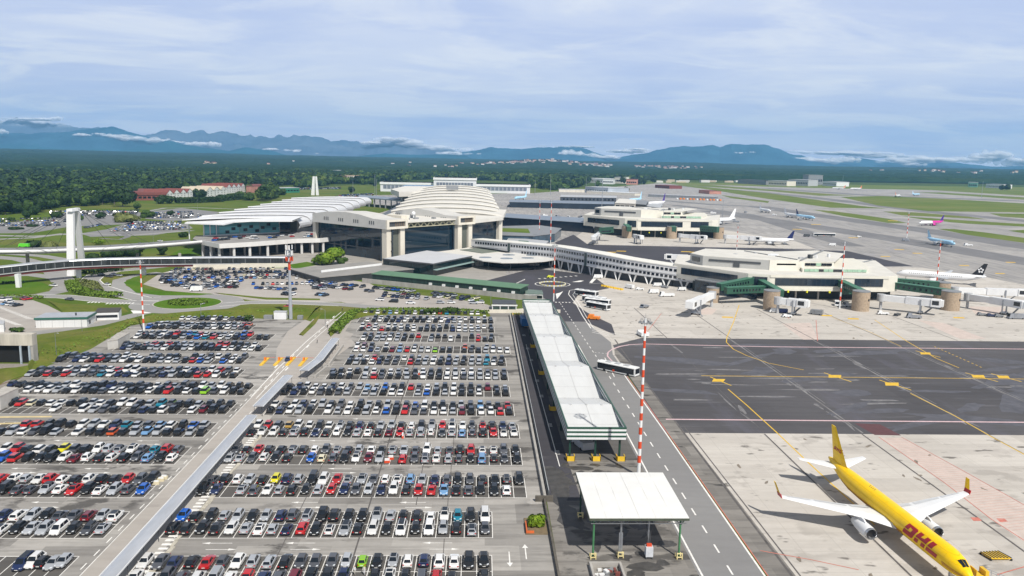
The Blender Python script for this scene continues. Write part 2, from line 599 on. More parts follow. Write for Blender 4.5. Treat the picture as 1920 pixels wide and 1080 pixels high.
sheet('ground', rect(GX0, GX1, GY0, GY1), 0., WOODFLOOR)
# open grass round the airport (landside left, airfield right)
sheet('meadow', S([(-700, 1300), (-500, 420), (-60, 395), (120, 383), (245, 372), (480, 362), (560, 352), (700, 346), (1000, 352), (1130, 352), (1220, 341), (1500, 345), (1920, 351), (2400, 360), (2900, 700), (2400, 1500)]), .02, GRASS)
sheet('airfield_grass', S([(1215, 341.5), (1500, 345.5), (1920, 351.5), (2400, 360), (2900, 700), (1500, 500), (1280, 360)]), .03, RUNGRASS)
# airside concrete, seen from the tower to the far runways
sheet('airfield_paving', S([(930, 470), (935, 405), (700, 383), (700, 366), (1000, 362), (1110, 354), (1235, 343.5), (1500, 352), (1920, 359.5), (2500, 372)]) + [(1500, 420), (420, 300), (20, 400)], .04, FARCONC)
# lawns between the taxiways
def lawn(pts):
 sheet('airfield_lawn', S(pts), .055, RUNGRASS)
Z4 = lambda q: [(1440 + x / 4, 180 + y / 4) for x, y in q]
Z8 = lambda q: [(1440 + x / 4, 400 + y / 4) for x, y in q]
Z3 = lambda q: [(960 + x / 4, 180 + y / 4) for x, y in q]
lawn(Z3([(1010, 642), (1190, 645), (1920, 700), (2420, 738), (2600, 745), (2300, 748), (1920, 712), (1400, 676), (1100, 652)]))
lawn(Z3([(1190, 662), (1300, 668), (1920, 728), (2220, 770), (2620, 825), (2820, 845), (2390, 838), (1920, 772), (1500, 705)]))
lawn(Z4([(540, 757), (830, 822), (1200, 864), (1920, 874), (2500, 880), (2500, 830), (1920, 806), (1300, 770), (850, 750)]))
lawn(Z4([(700, 680), (1000, 692), (1920, 748), (2400, 780), (2400, 745), (1920, 712), (1300, 688), (900, 676)]))
lawn(Z4([(1100, 722), (1920, 778), (2300, 800), (2300, 785), (1920, 760), (1300, 724)]))
lawn(Z4([(330, 852), (560, 900), (900, 952), (1045, 953), (900, 920), (500, 864)]))
lawn(Z4([(860, 865), (1000, 895), (1300, 908), (1650, 926), (1500, 905), (1100, 873)]))
lawn(Z4([(1000, 902), (1200, 932), (1500, 958), (1920, 980), (2300, 995), (2300, 975), (1920, 960), (1500, 935)]))
lawn(Z8([(1270, 116), (1500, 162), (1920, 222), (2400, 280), (2400, 240), (1920, 184), (1600, 140), (1400, 118)]))
lawn(Z4([(1660, 880), (1750, 905), (1920, 916), (2400, 940), (2400, 900), (1920, 884)]))
lawn(Z4([(1800, 1010), (1920, 1030), (2300, 1060), (2300, 1030), (1920, 1004)]))
lawn(Z3([(1560, 742), (1640, 765), (1920, 802), (1930, 790), (1700, 760)]))
# darker taxiways and runway
TAXIZ = .0525
def taxi(pts, w):
 global TAXIZ
 TAXIZ -= .0012
 b = MB()
 b.ribbon(S(pts), w, TAXIZ)
 struct(b.build('taxiway', RUNM))
taxi([(1262, 347.5), (1340, 353.5), (1440, 362), (1520, 370), (1610, 380.5), (1740, 397), (1920, 414), (2300, 445)], 46)
taxi([(1290, 349), (1440, 353.3), (1640, 367), (1800, 372.5), (1920, 377.5), (2300, 392)], 60)
taxi([(1420, 387), (1520, 402), (1620, 416), (1740, 433), (1920, 462), (2200, 502)], 42)
taxi([(1330, 395), (1440, 412), (1560, 430), (1700, 452), (1920, 490), (2200, 535)], 40)
taxi([(1260, 384), (1400, 402), (1520, 438), (1600, 462)], 22)
taxi([(1240, 376), (1340, 384), (1430, 388)], 30)
sheet('pier_taxilane', S([(1040, 455), (1075, 440), (1110, 459), (1335, 464), (1440, 465.5), (1590, 471), (1712, 499), (1560, 501), (1300, 501), (1130, 488), (1060, 472)]), .052, DARKM)
sheet('apron', S([(1080, 443), (1102, 458.3), (1335, 463.3), (1440, 464.8), (1530, 467), (1490, 452), (1410, 440), (1340, 428), (1100, 430)]), .0528, APRONM)
sheet('apron', S([(1590, 499), (1730, 502), (1850, 520), (1990, 548), (1990, 640), (1600, 560)]), .0529, APRONM)
# near apron: concrete stands with the broad dark taxilane between them
sheet('apron', [(50.2, 60), (330, 60), (330, 197.5), (50.2, 199.5)], .060, APRONM)
sheet('apron', [(51., 313.4), (330, 312.4), (330, 440), (240, 470), (140, 470), (118, 440), (70, 492), (52, 470), (56, 400), (44, 330)], .060, APRONM)
sheet('apron', [(36, 262), (66, 262), (66, 330), (118, 330), (118, 445), (100, 460), (70, 492), (40, 470), (36, 400)], .058, APRONM)
sheet('taxilane', [(49.5, 199.5), (330, 197.5), (330, 312.5), (66, 313.5), (52, 300), (50, 270)], .064, TAXIM)
# service road and roundabout in front of the link building
sheet('service_road', [(38.4, 60), (50.3, 60), (49.6, 200), (49.5, 285), (52, 305), (47, 345), (38.2, 345)], .070, ROADM)
sheet('service_road', [(38.2, 345.004), (47, 345.004), (52, 330), (56, 318), (58, 340), (51, 366), (47, 392), (53, 418), (73, 440), (70, 492), (36, 520), (-2, 452), (18, 428), (30, 420), (36, 396)], .070, DARKM)
sheet('shoulder', [(50.4, 60), (55.8, 60), (54.5, 200), (54.3, 260), (52, 297), (50.2, 285), (50.0, 200)], .066, YARDM)
# dark ramp and yard left of the service road
sheet('delivery_lane', [(14.7, 157), (22, 157), (21.4, 180), (20.6, 360), (14.3, 360)], .070, DARKM)
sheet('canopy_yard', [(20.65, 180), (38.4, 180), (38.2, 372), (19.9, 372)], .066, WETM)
sheet('yard', [(14.0, 60), (38.4, 60), (38.4, 180), (14.8, 180)], .062, YARDM)
# car parks
lot_px = [(-700, 1300), (-420, 900), (-50, 760), (55, 700), (170, 655), (205, 634), (245, 611), (300, 602), (480, 597.5), (530, 599), (560, 600)]
sheet('parking_lot', S(lot_px) + [(-75, 343), (-58, 300), (-63, 275), (-66.2, 240), (-66.2, 60)], .050, LOTM)
sheet('parking_lot', [(-56.6, 60), (14.0, 60), (14.6, 200), (14.3, 365), (-14, 366), (-52, 367), (-55, 350), (-54, 318), (-47, 300), (-49, 286), (-53, 262), (-56.6, 244)], .050, LOTM)
sheet('parking_lot', [(-68, 200), (-44, 200), (-44, 345), (-72, 345)], .0485, LANEM)
sheet('access_lane', [(-66.2, 60), (-60.4, 60), (-60.4, 240), (-57.5, 262), (-50.5, 296), (-50, 316), (-63, 330), (-75, 343), (-77, 320), (-74, 290), (-67.5, 262), (-66.2, 240)], .052, LANEM)
b = MB()
b.ribbon([(-58, 60), (-58, 212)], 4.6, .054)
struct(b.build('walkway_paving', KERBM))
# landside roads
def road(pts, w, z=.045, mat=None):
 b = MB()
 b.ribbon(S(pts), w, z)
 return struct(b.build('road', mat or STREETM))
sheet('forecourt', [(-200, 545), (-135, 520), (-84, 470), (-66, 462), (-56, 448), (20, 400), (40, 420), (36, 520), (40, 740), (24, 1250), (-110, 1250), (-150, 760), (-215, 640)], .035, FORECM)
sheet('parking_lot', S([(268, 533), (300, 513), (350, 500), (400, 497), (560, 499), (600, 518), (690, 530), (720, 545), (900, 567), (950, 583), (900, 588), (760, 584), (690, 580), (640, 566), (560, 567), (470, 563), (400, 552), (310, 545)]), .040, LANEM)
sheet('yard', S([(-80, 563), (62, 563), (90, 573), (120, 588), (170, 592), (232, 596), (150, 614), (45, 627), (-80, 645)]), .040, LANEM)
sheet('parking_lot', S([(-80, 425), (90, 411), (130, 395), (250, 395), (275, 402), (250, 420), (130, 425), (60, 437), (-80, 438)]), .030, ROADM)
sheet('parking_lot', S([(200, 430), (255, 414), (300, 416), (352, 420), (362, 428), (290, 441), (170, 444), (150, 438)]), .030, ROADM)
sheet('parking_lot', S([(272, 410), (282, 396), (340, 390), (415, 398), (372, 412), (320, 414)]), .030, ROADM)
road([(30, 629), (110, 619), (185, 608), (240, 594), (283, 583)], 7)
road([(408, 572), (470, 567), (540, 567), (640, 571), (760, 581), (910, 588)], 8, .047)
road([(290, 568), (230, 566), (180, 562), (120, 556), (60, 555), (-60, 556)], 9, .046)
road([(300, 560), (268, 561), (215, 548), (178, 536), (168, 526), (180, 516), (215, 508), (262, 504), (330, 497)], 10, .043)
road([(350, 556), (300, 556), (245, 548), (222, 536), (224, 525), (260, 516), (300, 511)], 7, .044)
road([(-90, 519), (60, 515), (108, 521), (125, 532), (112, 546), (70, 555)], 10, .048)
road([(120, 528), (105, 512), (95, 500), (40, 486), (-60, 478)], 12, .041)
road([(-90, 468), (80, 480), (140, 490), (200, 494)], 9, .031)
road([(-90, 440), (60, 443), (150, 438), (250, 441), (360, 432)], 9, .033)
road([(-90, 452), (60, 446), (120, 438)], 8, .034)
road([(270, 408), (276, 396), (310, 390), (360, 389), (440, 392)], 7, .036)
road([(190, 447), (225, 449), (240, 444), (228, 437), (205, 437)], 5, .037, RUNM)
road([(1180, 1500), (1180, 1400)], 4)
RC = Vector((-138, 379.6))
def ring(name, c, r0, r1, z0, z1, mat, n=48, sx=1., sy=1.):
 b = MB()
 P = [[(c[0] + sx * r * cos(2 * pi * i / n), c[1] + sy * r * sin(2 * pi * i / n)) for i in range(n)] for r in (r0, r1)]
 for i in range(n):
  j = (i + 1) % n
  if r0 > 0:
   b.poly([(*P[0][i], z1), (*P[1][i], z1), (*P[1][j], z1), (*P[0][j], z1)])
  if z1 > z0:
   b.poly([(*P[1][i], z0), (*P[1][j], z0), (*P[1][j], z1), (*P[1][i], z1)])
 if r0 <= 0:
  b.poly([(*q, z1) for q in P[1]])
 return struct(b.build(name, mat))
ring('road', RC, 15.6, 25.5, 0, .05, STREETM)
ring('kerb', RC, 14.9, 15.6, .05, .20, KERBM)
ring('roundabout_lawn', RC, 0, 14.9, .05, .24, GRASSB)
sheet('lawn', S([(-120, 526), (40, 524.5), (80, 530), (97, 538), (84, 546), (50, 550.5), (-10, 552), (-120, 553)]), .06, GRASSB)
sheet('lawn', S([(232, 530), (250, 520), (282, 512), (260, 528), (275, 543), (310, 547), (400, 551), (372, 554), (300, 554), (255, 549)]), .06, GRASSB)
sheet('lawn', S([(500, 503), (575, 491), (600, 496), (560, 503)]), .06, GRASSB)
sheet('lawn', S([(318, 478), (345, 465), (380, 462), (385, 480), (350, 481)]), .045, GRASSB)
sheet('lawn', S([(1000, 443), (990, 452), (960, 452), (945, 444)]), .06, GRASSB)
# white kerb lines along the landside roads
mk = MB()
for pts, off in (([(300, 560), (268, 561), (215, 548), (178, 536), (168, 526), (180, 516), (215, 508), (262, 504)], 5.0),
     ([(408, 572), (470, 567), (540, 567), (640, 571)], 4.0), ([(290, 568), (230, 566), (180, 562), (120, 556), (60, 555)], 4.4)):
 P = S(pts)
 for s_ in (-1, 1):
  Q = []
  for i in range(len(P)):
   d = (P[min(i + 1, len(P) - 1)] - P[max(i - 1, 0)]).normalized()
   Q.append(P[i] + Vector((-d.y, d.x, 0)) * off * s_)
  mk.ribbon(Q, .5, .056)
for px, w in (((165, 567, 190, 567), 3), ((200, 569, 250, 569), 4)):
 a, c = spot(px[0], px[1]), spot(px[2], px[3])
 mk.dashes(a, c, w, .056, .8, .8)
for i in range(16):                               # striped bays left of the hut
 a = spot(0 + i * 4.2, 574 + i * 1.6)
 mk.ribbon([a, a + Vector((-4.0, 1.0, 0))], .5, .056)
 a = spot(-8 + i * 3.4, 592 + i * 1.2)
 mk.ribbon([a, a + Vector((-4.0, 1.0, 0))], .5, .056)
mk.poly([(*spot(250, 588)[:2], .056), (*spot(285, 587)[:2], .056), (*spot(262, 583)[:2], .056), (*spot(245, 582)[:2], .056)][::-1])
# access lane between the car parks
mk.ribbon([(-66.1, 60), (-66.1, 150), (-66.1, 240)], .15, .058)
mk.dashes((-67.0, 110), (-67.0, 236), .22, .062, 2.2, 2.6)
mk.dashes((-62.4, 100), (-62.4, 232), .22, .062, 2.2, 3.2)
mk.ribbon(S([(470, 745), (520, 692), (575, 640), (640, 585)]), .3, .058)
mk.ribbon(S([(480, 748), (528, 697), (585, 640), (648, 585)]), .25, .058)
mk.dashes(spot(590, 632), spot(625, 594), .3, .058, 3, 5)
mk.dashes(spot(560, 655), spot(490, 735), .3, .058, 3, 5)
for x, y in ((505, 708), (515, 690), (535, 695), (575, 652), (612, 606), (624, 596)):
 p = spot(x, y)
 mk.ribbon([p, p + Vector((0, 4, 0))], .5, .0585)
for i in range(int((205 - 95) / 1.6)):            # zebra strip beside the covered walk
 y = 95 + i * 1.6
 mk.ribbon([(-56.9, y), (-55.2, y)], .75, .058)
struct(mk.build('road_marking', LINEW))
# ---- airside markings
mw, my, mp, mr_, mkk = MB(), MB(), MB(), MB(), MB()
mw.ribbon([(38.9, 60), (39.0, 200), (38.5, 300)], .35, .078)
mw.ribbon([(50.15, 60), (49.35, 200), (48.6, 262)], .35, .078)
mw.dashes((44.7, 80), (43.3, 262), .32, .078, 3.2, 4.6)
mw.dashes((43.2, 268), (40.5, 392), .28, .078, 3.0, 3.6)
mw.ribbon(S([(1152, 707), (1134, 671)]), .3, .078)
mw.dashes(spot(1115, 661), spot(1140, 664), .3, .078, .7, .7)
mw.ribbon(S([(1108, 616), (1092, 592), (1080, 570), (1066, 552), (1068, 545), (1085, 541)]), .4, .078)
mw.ribbon(S([(1113, 616), (1098, 592), (1086, 570), (1074, 553), (1078, 547)]), .25, .078)
for k in range(3):
 mw.ribbon(S([(1110, 617 + k * 3), (1140, 624 + k * 3), (1190, 631.5 + k * 1.2)]), .35, .078)
mw.dashes(spot(1041, 567), spot(1073, 567.5), 1.6, .078, .8, .9)
mw.dashes(spot(1010, 523), spot(1087, 517), 2.2, .078, 1.3, 2.6)
for k in range(6):
 p = spot(968 + k * 2.6, 532.0 - k * 1.2)
 mw.ribbon([p, p + Vector((1.2, 5, 0))], .8, .078)
RND = spot(1036, 533)
for r_, m_, w_ in ((9.5, mw, .5),):
 pts = [(RND.x + r_ * 1.05 * cos(a * pi / 24), RND.y + r_ * sin(a * pi / 24)) for a in range(49)]
 m_.ribbon(pts, w_, .078)
for q in ([(1105, 530), (1111, 523), (1118, 517), (1122, 519), (1110, 531)], [(1042, 551), (1050, 549), (1056, 546), (1050, 554), (1044, 561)], [(1072, 529), (1088, 526), (1095, 526.5), (1088, 529)]):
 mw.poly([(p.x, p.y, .078) for p in S(q)][::-1])
mw.ribbon(S([(1104, 532), (1130, 531), (1165, 534)]), .4, .078)
# letters painted on the dark lane are worn: three short bars each
for i, (x, y) in enumerate(((983, 630), (990, 655), (997, 677), (1008, 716), (1016, 745), (1032, 800), (1046, 852))):
 p = spot(x, y)
 for k in range(4):
  mw.ribbon([p + Vector((-.55, k * .75, 0)), p + Vector((.55, k * .75, 0))], .22, .078)
 mw.ribbon([p + Vector((-.5, 0, 0)), p + Vector((-.5, 2.2, 0))], .18, .0785)
mw.ribbon([(19.2, 176), (18.4, 300)], .2, .078)
# taxilane
mp.ribbon(S([(1148, 655), (1162, 650), (1180, 646.5), (1210, 645.2)]) + [(112, 299.6), (330, 299.2)], .8, .074)
mp.ribbon([(52, 210.6), (330, 207.5)], .8, .074)
mp.ribbon(S([(1148, 655), (1140, 661), (1139, 668), (1150, 680)]) + [(48.9, 262)], .5, .0762)
my.ribbon([(74.5, 256.3), (330, 253.4)], .42, .075)
def lead(pts, w=.36):
 my.ribbon([(p.x, p.y) for p in S(pts)], w, .0765)
lead([(1386, 572), (1375, 605), (1363, 632), (1362, 642), (1375, 655), (1400, 667), (1440, 681), (1507, 694)])
lead([(1365, 730), (1400, 760), (1457, 812), (1520, 872), (1600, 945), (1640, 985)])
lead([(1707, 738), (1790, 780), (1860, 820), (1990, 890)])
lead([(1640, 600), (1700, 640), (1755, 672), (1798, 690)])
lead([(1560, 595), (1625, 620), (1690, 650)], .25)
my.dashes(spot(1752, 650), spot(1842, 690), .4, .0765, 1.2, 1.4)
def diamond(x, y, s=1.):
 p = spot(x, y)
 my.poly([(p.x - 2.6 * s, p.y - 1.6 * s, .0768), (p.x + 1.2 * s, p.y - 1.6 * s, .0768), (p.x + 2.8 * s, p.y + 1.6 * s, .0768), (p.x - 1.2 * s, p.y + 1.6 * s, .0768)])
 my.ribbon([(p.x - 1.5 * s, p.y + 4.2 * s), (p.x, p.y)], .5, .0764)
 my.ribbon([(p.x + .6 * s, p.y - 1.6), (p.x + 2.4 * s, p.y - 6 * s)], .5, .0764)
for x, y, s in ((1347, 713.5, 1), (1672, 720.5, 1.15), (1565, 706, 1.1), (1834, 706, 1.1), (1881, 707, 1.0), (1735, 663, 1.0)):
 diamond(x, y, s)
for x, y in ((1600, 598), (1798, 596), (1550, 592), (1364, 595), (1660, 481), (1720, 475), (1895, 492), (1808, 498), (1686, 468), (1875, 513), (1146, 473), (1165, 471), (1286, 472), (1302, 473), (1495, 430), (1530, 421), (1600, 446), (1674, 414)):
 p = spot(x, y)
 s = max(1., p.y / 420)
 my.poly([(p.x - 3 * s, p.y - 1.2 * s, .0768), (p.x + 2 * s, p.y - 1.7 * s, .0768), (p.x + 3 * s, p.y + 1.2 * s, .0768), (p.x - 2 * s, p.y + 1.7 * s, .0768)])
# joints and painted zones on the stands
for x0 in (75.5, 101.7, 136.0, 166., 196.):
 mkk.ribbon([(x0, 60), (x0 + random.uniform(-.2, .2), 130), (x0, 199)], .45, .073)
 mkk.ribbon([(x0 + .7, 313.6), (x0, 380)], .4, .073)
 mkk.ribbon([(x0 + .3, 200), (x0, 312)], .0 + .16, .073)
mkk.ribbon([(54.8, 60), (54.2, 200), (54.0, 262), (54.4, 310)], .5, .0735)
mkk.ribbon([(56.3, 60), (55.6, 205)], .3, .0735)
sm = MB()
for x0 in (101.9, 135.8, 166.2):                   # pale sealed seams across the dark lane
 mw2 = [(x0 + .5, 200), (x0 - .1, 312)]
 sm.ribbon(mw2, .42, .0738)
 sm.ribbon([(x0 + 1.6, 226), (x0 + 1.2, 300)], .2, .0738)
mr_.ribbon([(50.7, 60), (49.9, 200), (49.3, 255)], .22, .079)
mr_.ribbon(S([(1425, 1033), (1520, 1050), (1610, 1069)]), .25, .079)
mr_.ribbon(S([(1648, 820), (1770, 905), (1860, 975), (1930, 1020)]), .22, .079)
mr_.ribbon(S([(1690, 820), (1800, 880), (1925, 950)]), .22, .079)
mr_.ribbon(S([(1870, 1078), (1925, 1062)]), .25, .079)
for x, y in ((1830, 974), (1879, 976)):
 p = spot(x, y)
 mr_.poly([(p.x - 1, p.y - .8, .079), (p.x + .7, p.y - .8, .079), (p.x + 1, p.y + .8, .079), (p.x - .7, p.y + .8, .079)])
for q in ([(1206, 632), (1240, 588)], [(1480, 598), (1460, 580)], [(1533, 640), (1530, 600)]):
 mr_.ribbon(S(q), .25, .079)
# worn patches, oil stains and wet ground
wr = random.Random(31)
def blob(mb, x, y, lx, ly, a, z):
 n = 11
 ph = [wr.uniform(.55, 1.1) for _ in range(n)]
 mb.poly([(x + cos(a) * lx * ph[i] * cos(2 * pi * i / n) - sin(a) * ly * ph[i] * sin(2 * pi * i / n), y + sin(a) * lx * ph[i] * cos(2 * pi * i / n) + cos(a) * ly * ph[i] * sin(2 * pi * i / n), z) for i in range(n)])
wp, ws_, wo_, wk = MB(), MB(), MB(), MB()
z = .0655
for k in range(46):
 z += .00006
 x = wr.uniform(60, 190)
 blob(wp, x, wr.choice((256, 249, 262, 230, 285, 300, 244)) + wr.uniform(-5, 5), wr.uniform(1.5, 13), wr.uniform(.3, 1.3), wr.uniform(-.08, .08), z)
for k in range(26):
 z += .00006
 x0 = wr.choice((75.5, 101.7, 135.8, 166.2))
 blob(wp, x0 + wr.uniform(-1.5, 1.5), wr.uniform(205, 310), wr.uniform(.3, .9), wr.uniform(3, 12), wr.uniform(-.1, .1), z)
for k in range(30):
 z += .00006
 blob(ws_, wr.uniform(58, 200), wr.uniform(203, 310), wr.uniform(5, 22), wr.uniform(1.5, 5), wr.uniform(-.5, .9), z)
for k in range(95):
 z += .00006
 far = k % 2
 blob(wo_, wr.uniform(57, 190 if far else 150), wr.uniform(316, 395) if far else wr.uniform(100, 196), wr.uniform(.6, 1.9), wr.uniform(.25, .6), wr.uniform(.7, 1.9), z)
for k in range(60):
 z += .00006
 blob(wk, wr.uniform(16, 37), wr.uniform(118, 178), wr.uniform(.5, 3.2), wr.uniform(.4, 1.8), wr.uniform(0, 3), z)
for x, y, lx, ly, a in ((17.5, 166, 2.6, 12, 0), (18.5, 150, 3, 7, .1), (29.5, 129.5, 3.6, 2.0, .2), (33, 131, 1.6, 1.2, 0), (24, 155.5, 7, 1.6, 0), (35, 138, 2.4, 1.6, .4)):
 z += .00006
 blob(wk, x, y, lx, ly, a, z)
struct(wp.build('worn_patch', M('pale_worn_asphalt', (.17, .166, .17), .9, var=.35, scale=.5, world=True)))
struct(ws_.build('smeared_patch', M('bluish_smeared_asphalt', (.088, .088, .102), .8, var=.3, scale=.25, world=True)))
struct(wo_.build('oil_stain', M('brown_oil_stain', (.20, .17, .135), .8, var=.4, scale=.8, world=True)))
struct(wk.build('wet_patch', M('wet_black_stain', (.062, .058, .054), .55, var=.4, scale=.6, world=True)))
struct(mw.build('apron_marking', LINEW))
struct(my.build('taxi_marking', LINEY))
struct(mp.build('stand_marking', LINEP))
struct(mr_.build('safety_marking', LINER))
struct(mkk.build('slab_joint', LINEK))
struct(sm.build('sealed_seam', M('pale_sealed_seam', (.20, .195, .195), .85, var=.5, scale=.15, world=True)))
sheet('red_zone', S([(1648, 821), (1690, 821), (1925, 950), (1985, 990), (1985, 1060), (1925, 1020), (1860, 975), (1770, 905)]), .068, REDPATCH)
hz = MB()
P0, P1, Q0, Q1 = spot(1660, 822), spot(1690, 822), spot(1905, 1000), spot(1990, 990)
for k in range(46):
 t = k / 46
 a, c = P0.lerp(Q0, t), P1.lerp(Q1, t)
 hz.ribbon([a, c], .14, .0795)
struct(hz.build('hatched_marking', M('faded_red_hatching', (.52, .33, .28), .8, var=.3, scale=.4, world=True)))
sheet('red_zone', S([(1602, 794), (1650, 796), (1690, 817), (1640, 816)]), .0705, REDDARK)
sheet('red_zone', S([(1466, 607), (1520, 605), (1534, 637), (1506, 637)]), .068, REDPATCH)
sheet('red_zone', S([(1290, 590), (1325, 577), (1345, 580), (1335, 590)]), .068, REDPATCH)
sheet('red_zone', S([(1720, 600), (1770, 606), (1850, 636), (1800, 636)]), .068, REDPATCH)
sheet('red_zone', S([(1815, 575), (1880, 575), (1890, 590), (1830, 590)]), .068, REDPATCH)
# ---------------------------------------------------------------- cars
def mat_paint(name='car_paint'):
 m, nt, b = newmat(name)
 oi = nt.nodes.new('ShaderNodeObjectInfo')
 lk(nt, oi.outputs['Color'], b.inputs['Base Color'])
 b.inputs['Roughness'].default_value = .32
 b.inputs['Metallic'].default_value = .15
 b.inputs['Coat Weight'].default_value = .8
 b.inputs['Coat Roughness'].default_value = .06
 return m
def solid_paint(name, c):
 m, nt, b = newmat(name)
 b.inputs['Base Color'].default_value = (*c, 1)
 b.inputs['Roughness'].default_value = .32
 b.inputs['Metallic'].default_value = .15
 b.inputs['Coat Weight'].default_value = .8
 b.inputs['Coat Roughness'].default_value = .06
 return m
PAINT = mat_paint()
TYRE = BLACK
RIM = M('wheel_rim', (.30, .31, .33), .35, .8, var=.1, scale=3)
LAMP = M('headlamp_glass', (.62, .66, .70), .12, var=.1, scale=5, spec=.8)
TAIL = M('tail_lamp_red', (.42, .012, .012), .2, var=.15, scale=5)
PLATE = M('number_plate', (.75, .75, .72), .5, var=.08, scale=8)
TRIM = M('black_trim', (.02, .02, .022), .55, var=.2, scale=2)
PAL = dict(W=((.80, .80, .79), 'white'), S=((.40, .42, .45), 'silver'), G=((.085, .09, .105), 'dark grey'), K=((.011, .012, .014), 'black'),
   B=((.012, .024, .085), 'dark blue'), U=((.008, .11, .50), 'bright blue'), L=((.17, .34, .58), 'light blue'), R=((.52, .016, .018), 'red'),
   M=((.16, .010, .022), 'maroon'), Y=((.74, .68, .015), 'yellow'), N=((.27, .58, .02), 'lime green'), T=((.006, .20, .30), 'teal'),
   C=((.68, .63, .44), 'cream'), O=((.58, .09, .015), 'orange'), A=((.45, .29, .07), 'gold'))
#            L     W     H    belt  ws    rf    rr     rb     deck  word
KINDS = dict(hatchback=(4.10, 1.78, 1.48, .93, 1.02, .28, -1.42, -1.93, .90),
    saloon=(4.65, 1.82, 1.44, .92, 1.02, .30, -.92, -1.62, .96),
    estate=(4.65, 1.82, 1.49, .93, 1.08, .38, -1.86, -2.22, .92),
    suv=(4.42, 1.86, 1.67, 1.05, 1.04, .42, -1.66, -2.10, 1.0),
    minicar=(3.62, 1.65, 1.52, .95, 1.10, .52, -1.34, -1.72, .92),
    minivan=(4.75, 1.88, 1.82, 1.08, 1.62, .85, -1.98, -2.30, 1.0))
def car_shapes(k):
 L, W, Hh, belt, ws, rf, rr, rb, deck = KINDS[k]
 hw = W / 2
 hl = L / 2
 bo, wi, re, sd, whl = MB(), MB(), MB(), [MB(), MB()], []
 hood = belt - .10
 st = [(hl, .34, .60, .74), (hl - .10, .24, .70, .90), (hl - .45, .20, hood - .06, .985), (ws + .05, .20, belt - .01, 1.), (rb - .02, .20, belt, 1.),
   (-hl + .28, .21, deck, .985), (-hl + .07, .26, deck - .07, .92), (-hl, .36, deck - .26, .84)]
 rings = []
 for y, zb, zt, f in st:
  w = hw * f
  rings.append([(-.84 * w, y, zb), (.84 * w, y, zb), (w, y, zb + .16), (w * .995, y, (zb + zt) / 2 + .05), (w * .965, y, zt - .10), (w * .86, y, zt), (.0, y, zt + .03),
      (-w * .86, y, zt), (-w * .965, y, zt - .10), (-w * .995, y, (zb + zt) / 2 + .05), (-w, y, zb + .16)])
 bo.loft(rings[::-1], 0)
 bw, rw = hw * .875, hw * .66
 R0 = [(-bw, rb, belt - .02), (bw, rb, belt - .02), (bw, ws, belt - .02), (-bw, ws, belt - .02)]
 R1 = [(-rw, rr, Hh - .06), (rw, rr, Hh - .06), (rw, rf, Hh - .06), (-rw, rf, Hh - .06)]
 R2 = [(-rw + .12, rr + .14, Hh), (rw - .12, rr + .14, Hh), (rw - .12, rf - .16, Hh), (-rw + .12, rf - .16, Hh)]
 bo.loft([R0, R1, R2], 0, cap0=False)
 for s in (-1, 1):                                   # mirrors, sills
  bo.box(s * hw * .93 - .02 if s > 0 else s * hw * .93 - .17, s * hw * .93 + .17 if s > 0 else s * hw * .93 + .02, ws - .42, ws - .28, belt - .02, belt + .11, 0)
  bo.box(*sorted((s * (hw - .05), s * (hw + .008))), -hl * .5, hl * .5, .17, .30, 1)
 bo.box(-hw * .70, hw * .70, hl - .06, hl + .012, .36, .50, 1)
 bo.box(-hw * .74, hw * .74, -hl - .012, -hl + .06, .30, .42, 1)
 if k in ('suv', 'estate'):
  for s in (-1, 1):
   bo.box(s * rw - .025, s * rw + .025, rr + .25, rf - .2, Hh - .03, Hh + .045, 1)
 def patch(mb, a, b, c, d, u0, u1, v0, v1, off):     # a b bottom, c d top
  a, b, c, d = map(Vector, (a, b, c, d))
  nrm = (b - a).cross(d - a).normalized() * off
  P = lambda u, v: a.lerp(b, u).lerp(d.lerp(c, u), v) + nrm
  mb.poly([P(u0, v0), P(u1, v0), P(u1, v1), P(u0, v1)])
 patch(wi, R0[2], R0[3], R1[3], R1[2], .05, .95, .06, .97, .012)
 patch(re, R0[0], R0[1], R1[1], R1[0], .08, .92, .16, .95, .012)
 split = .46 if k != 'estate' else .42
 for i, (a, b, c, d) in enumerate(((R0[3], R0[0], R1[0], R1[3]), (R0[1], R0[2], R1[2], R1[1]))):
  if i == 0:
   patch(sd[0], a, b, c, d, .10, split, .10, .93, .012)
   patch(sd[0], a, b, c, d, split + .035, .90, .10, .93, .012)
  else:
   patch(sd[1], a, b, c, d, .10, 1 - split - .035, .10, .93, .012)
   patch(sd[1], a, b, c, d, 1 - split, .90, .10, .93, .012)
 yw = hl * .62
 for y in (yw, -yw):
  for s in (-1, 1):
   w = MB()
   w.tube((s * (hw - .19), y, .32), (s * (hw + .015), y, .32), .32, n=12, m=0)
   w.tube((s * (hw + .01), y, .32), (s * (hw + .022), y, .32), .20, n=10, m=1)
   whl.append(w)
 hd, tl, pl = [], [], []
 for s in (-1, 1):
  h = MB()
  h.hexa([(s * hw * .50, hl - .03, .60), (s * hw * .86, hl - .16, .60), (s * hw * .88, hl - .40, .62), (s * hw * .52, hl - .25, .62),
    (s * hw * .50, hl - .05, .715), (s * hw * .86, hl - .18, .735), (s * hw * .88, hl - .40, .80), (s * hw * .52, hl - .25, .775)])
  hd.append(h)
  t = MB()
  x0, x1 = sorted((s * hw * .60, s * hw * .90))
  t.box(x0, x1, -hl - .005, -hl + .22, deck - .30, deck - .12)
  tl.append(t)
 p1, p2 = MB(), MB()
 p1.box(-.26, .26, -hl - .02, -hl, .56, .67)
 p2.box(-.26, .26, hl, hl + .02, .40, .50)
 return dict(body=bo, windscreen=wi, rear_window=re, side_window=sd, wheel=whl, headlamp=hd, tail_lamp=tl, number_plate=[p1, p2])
CARMESH = {}
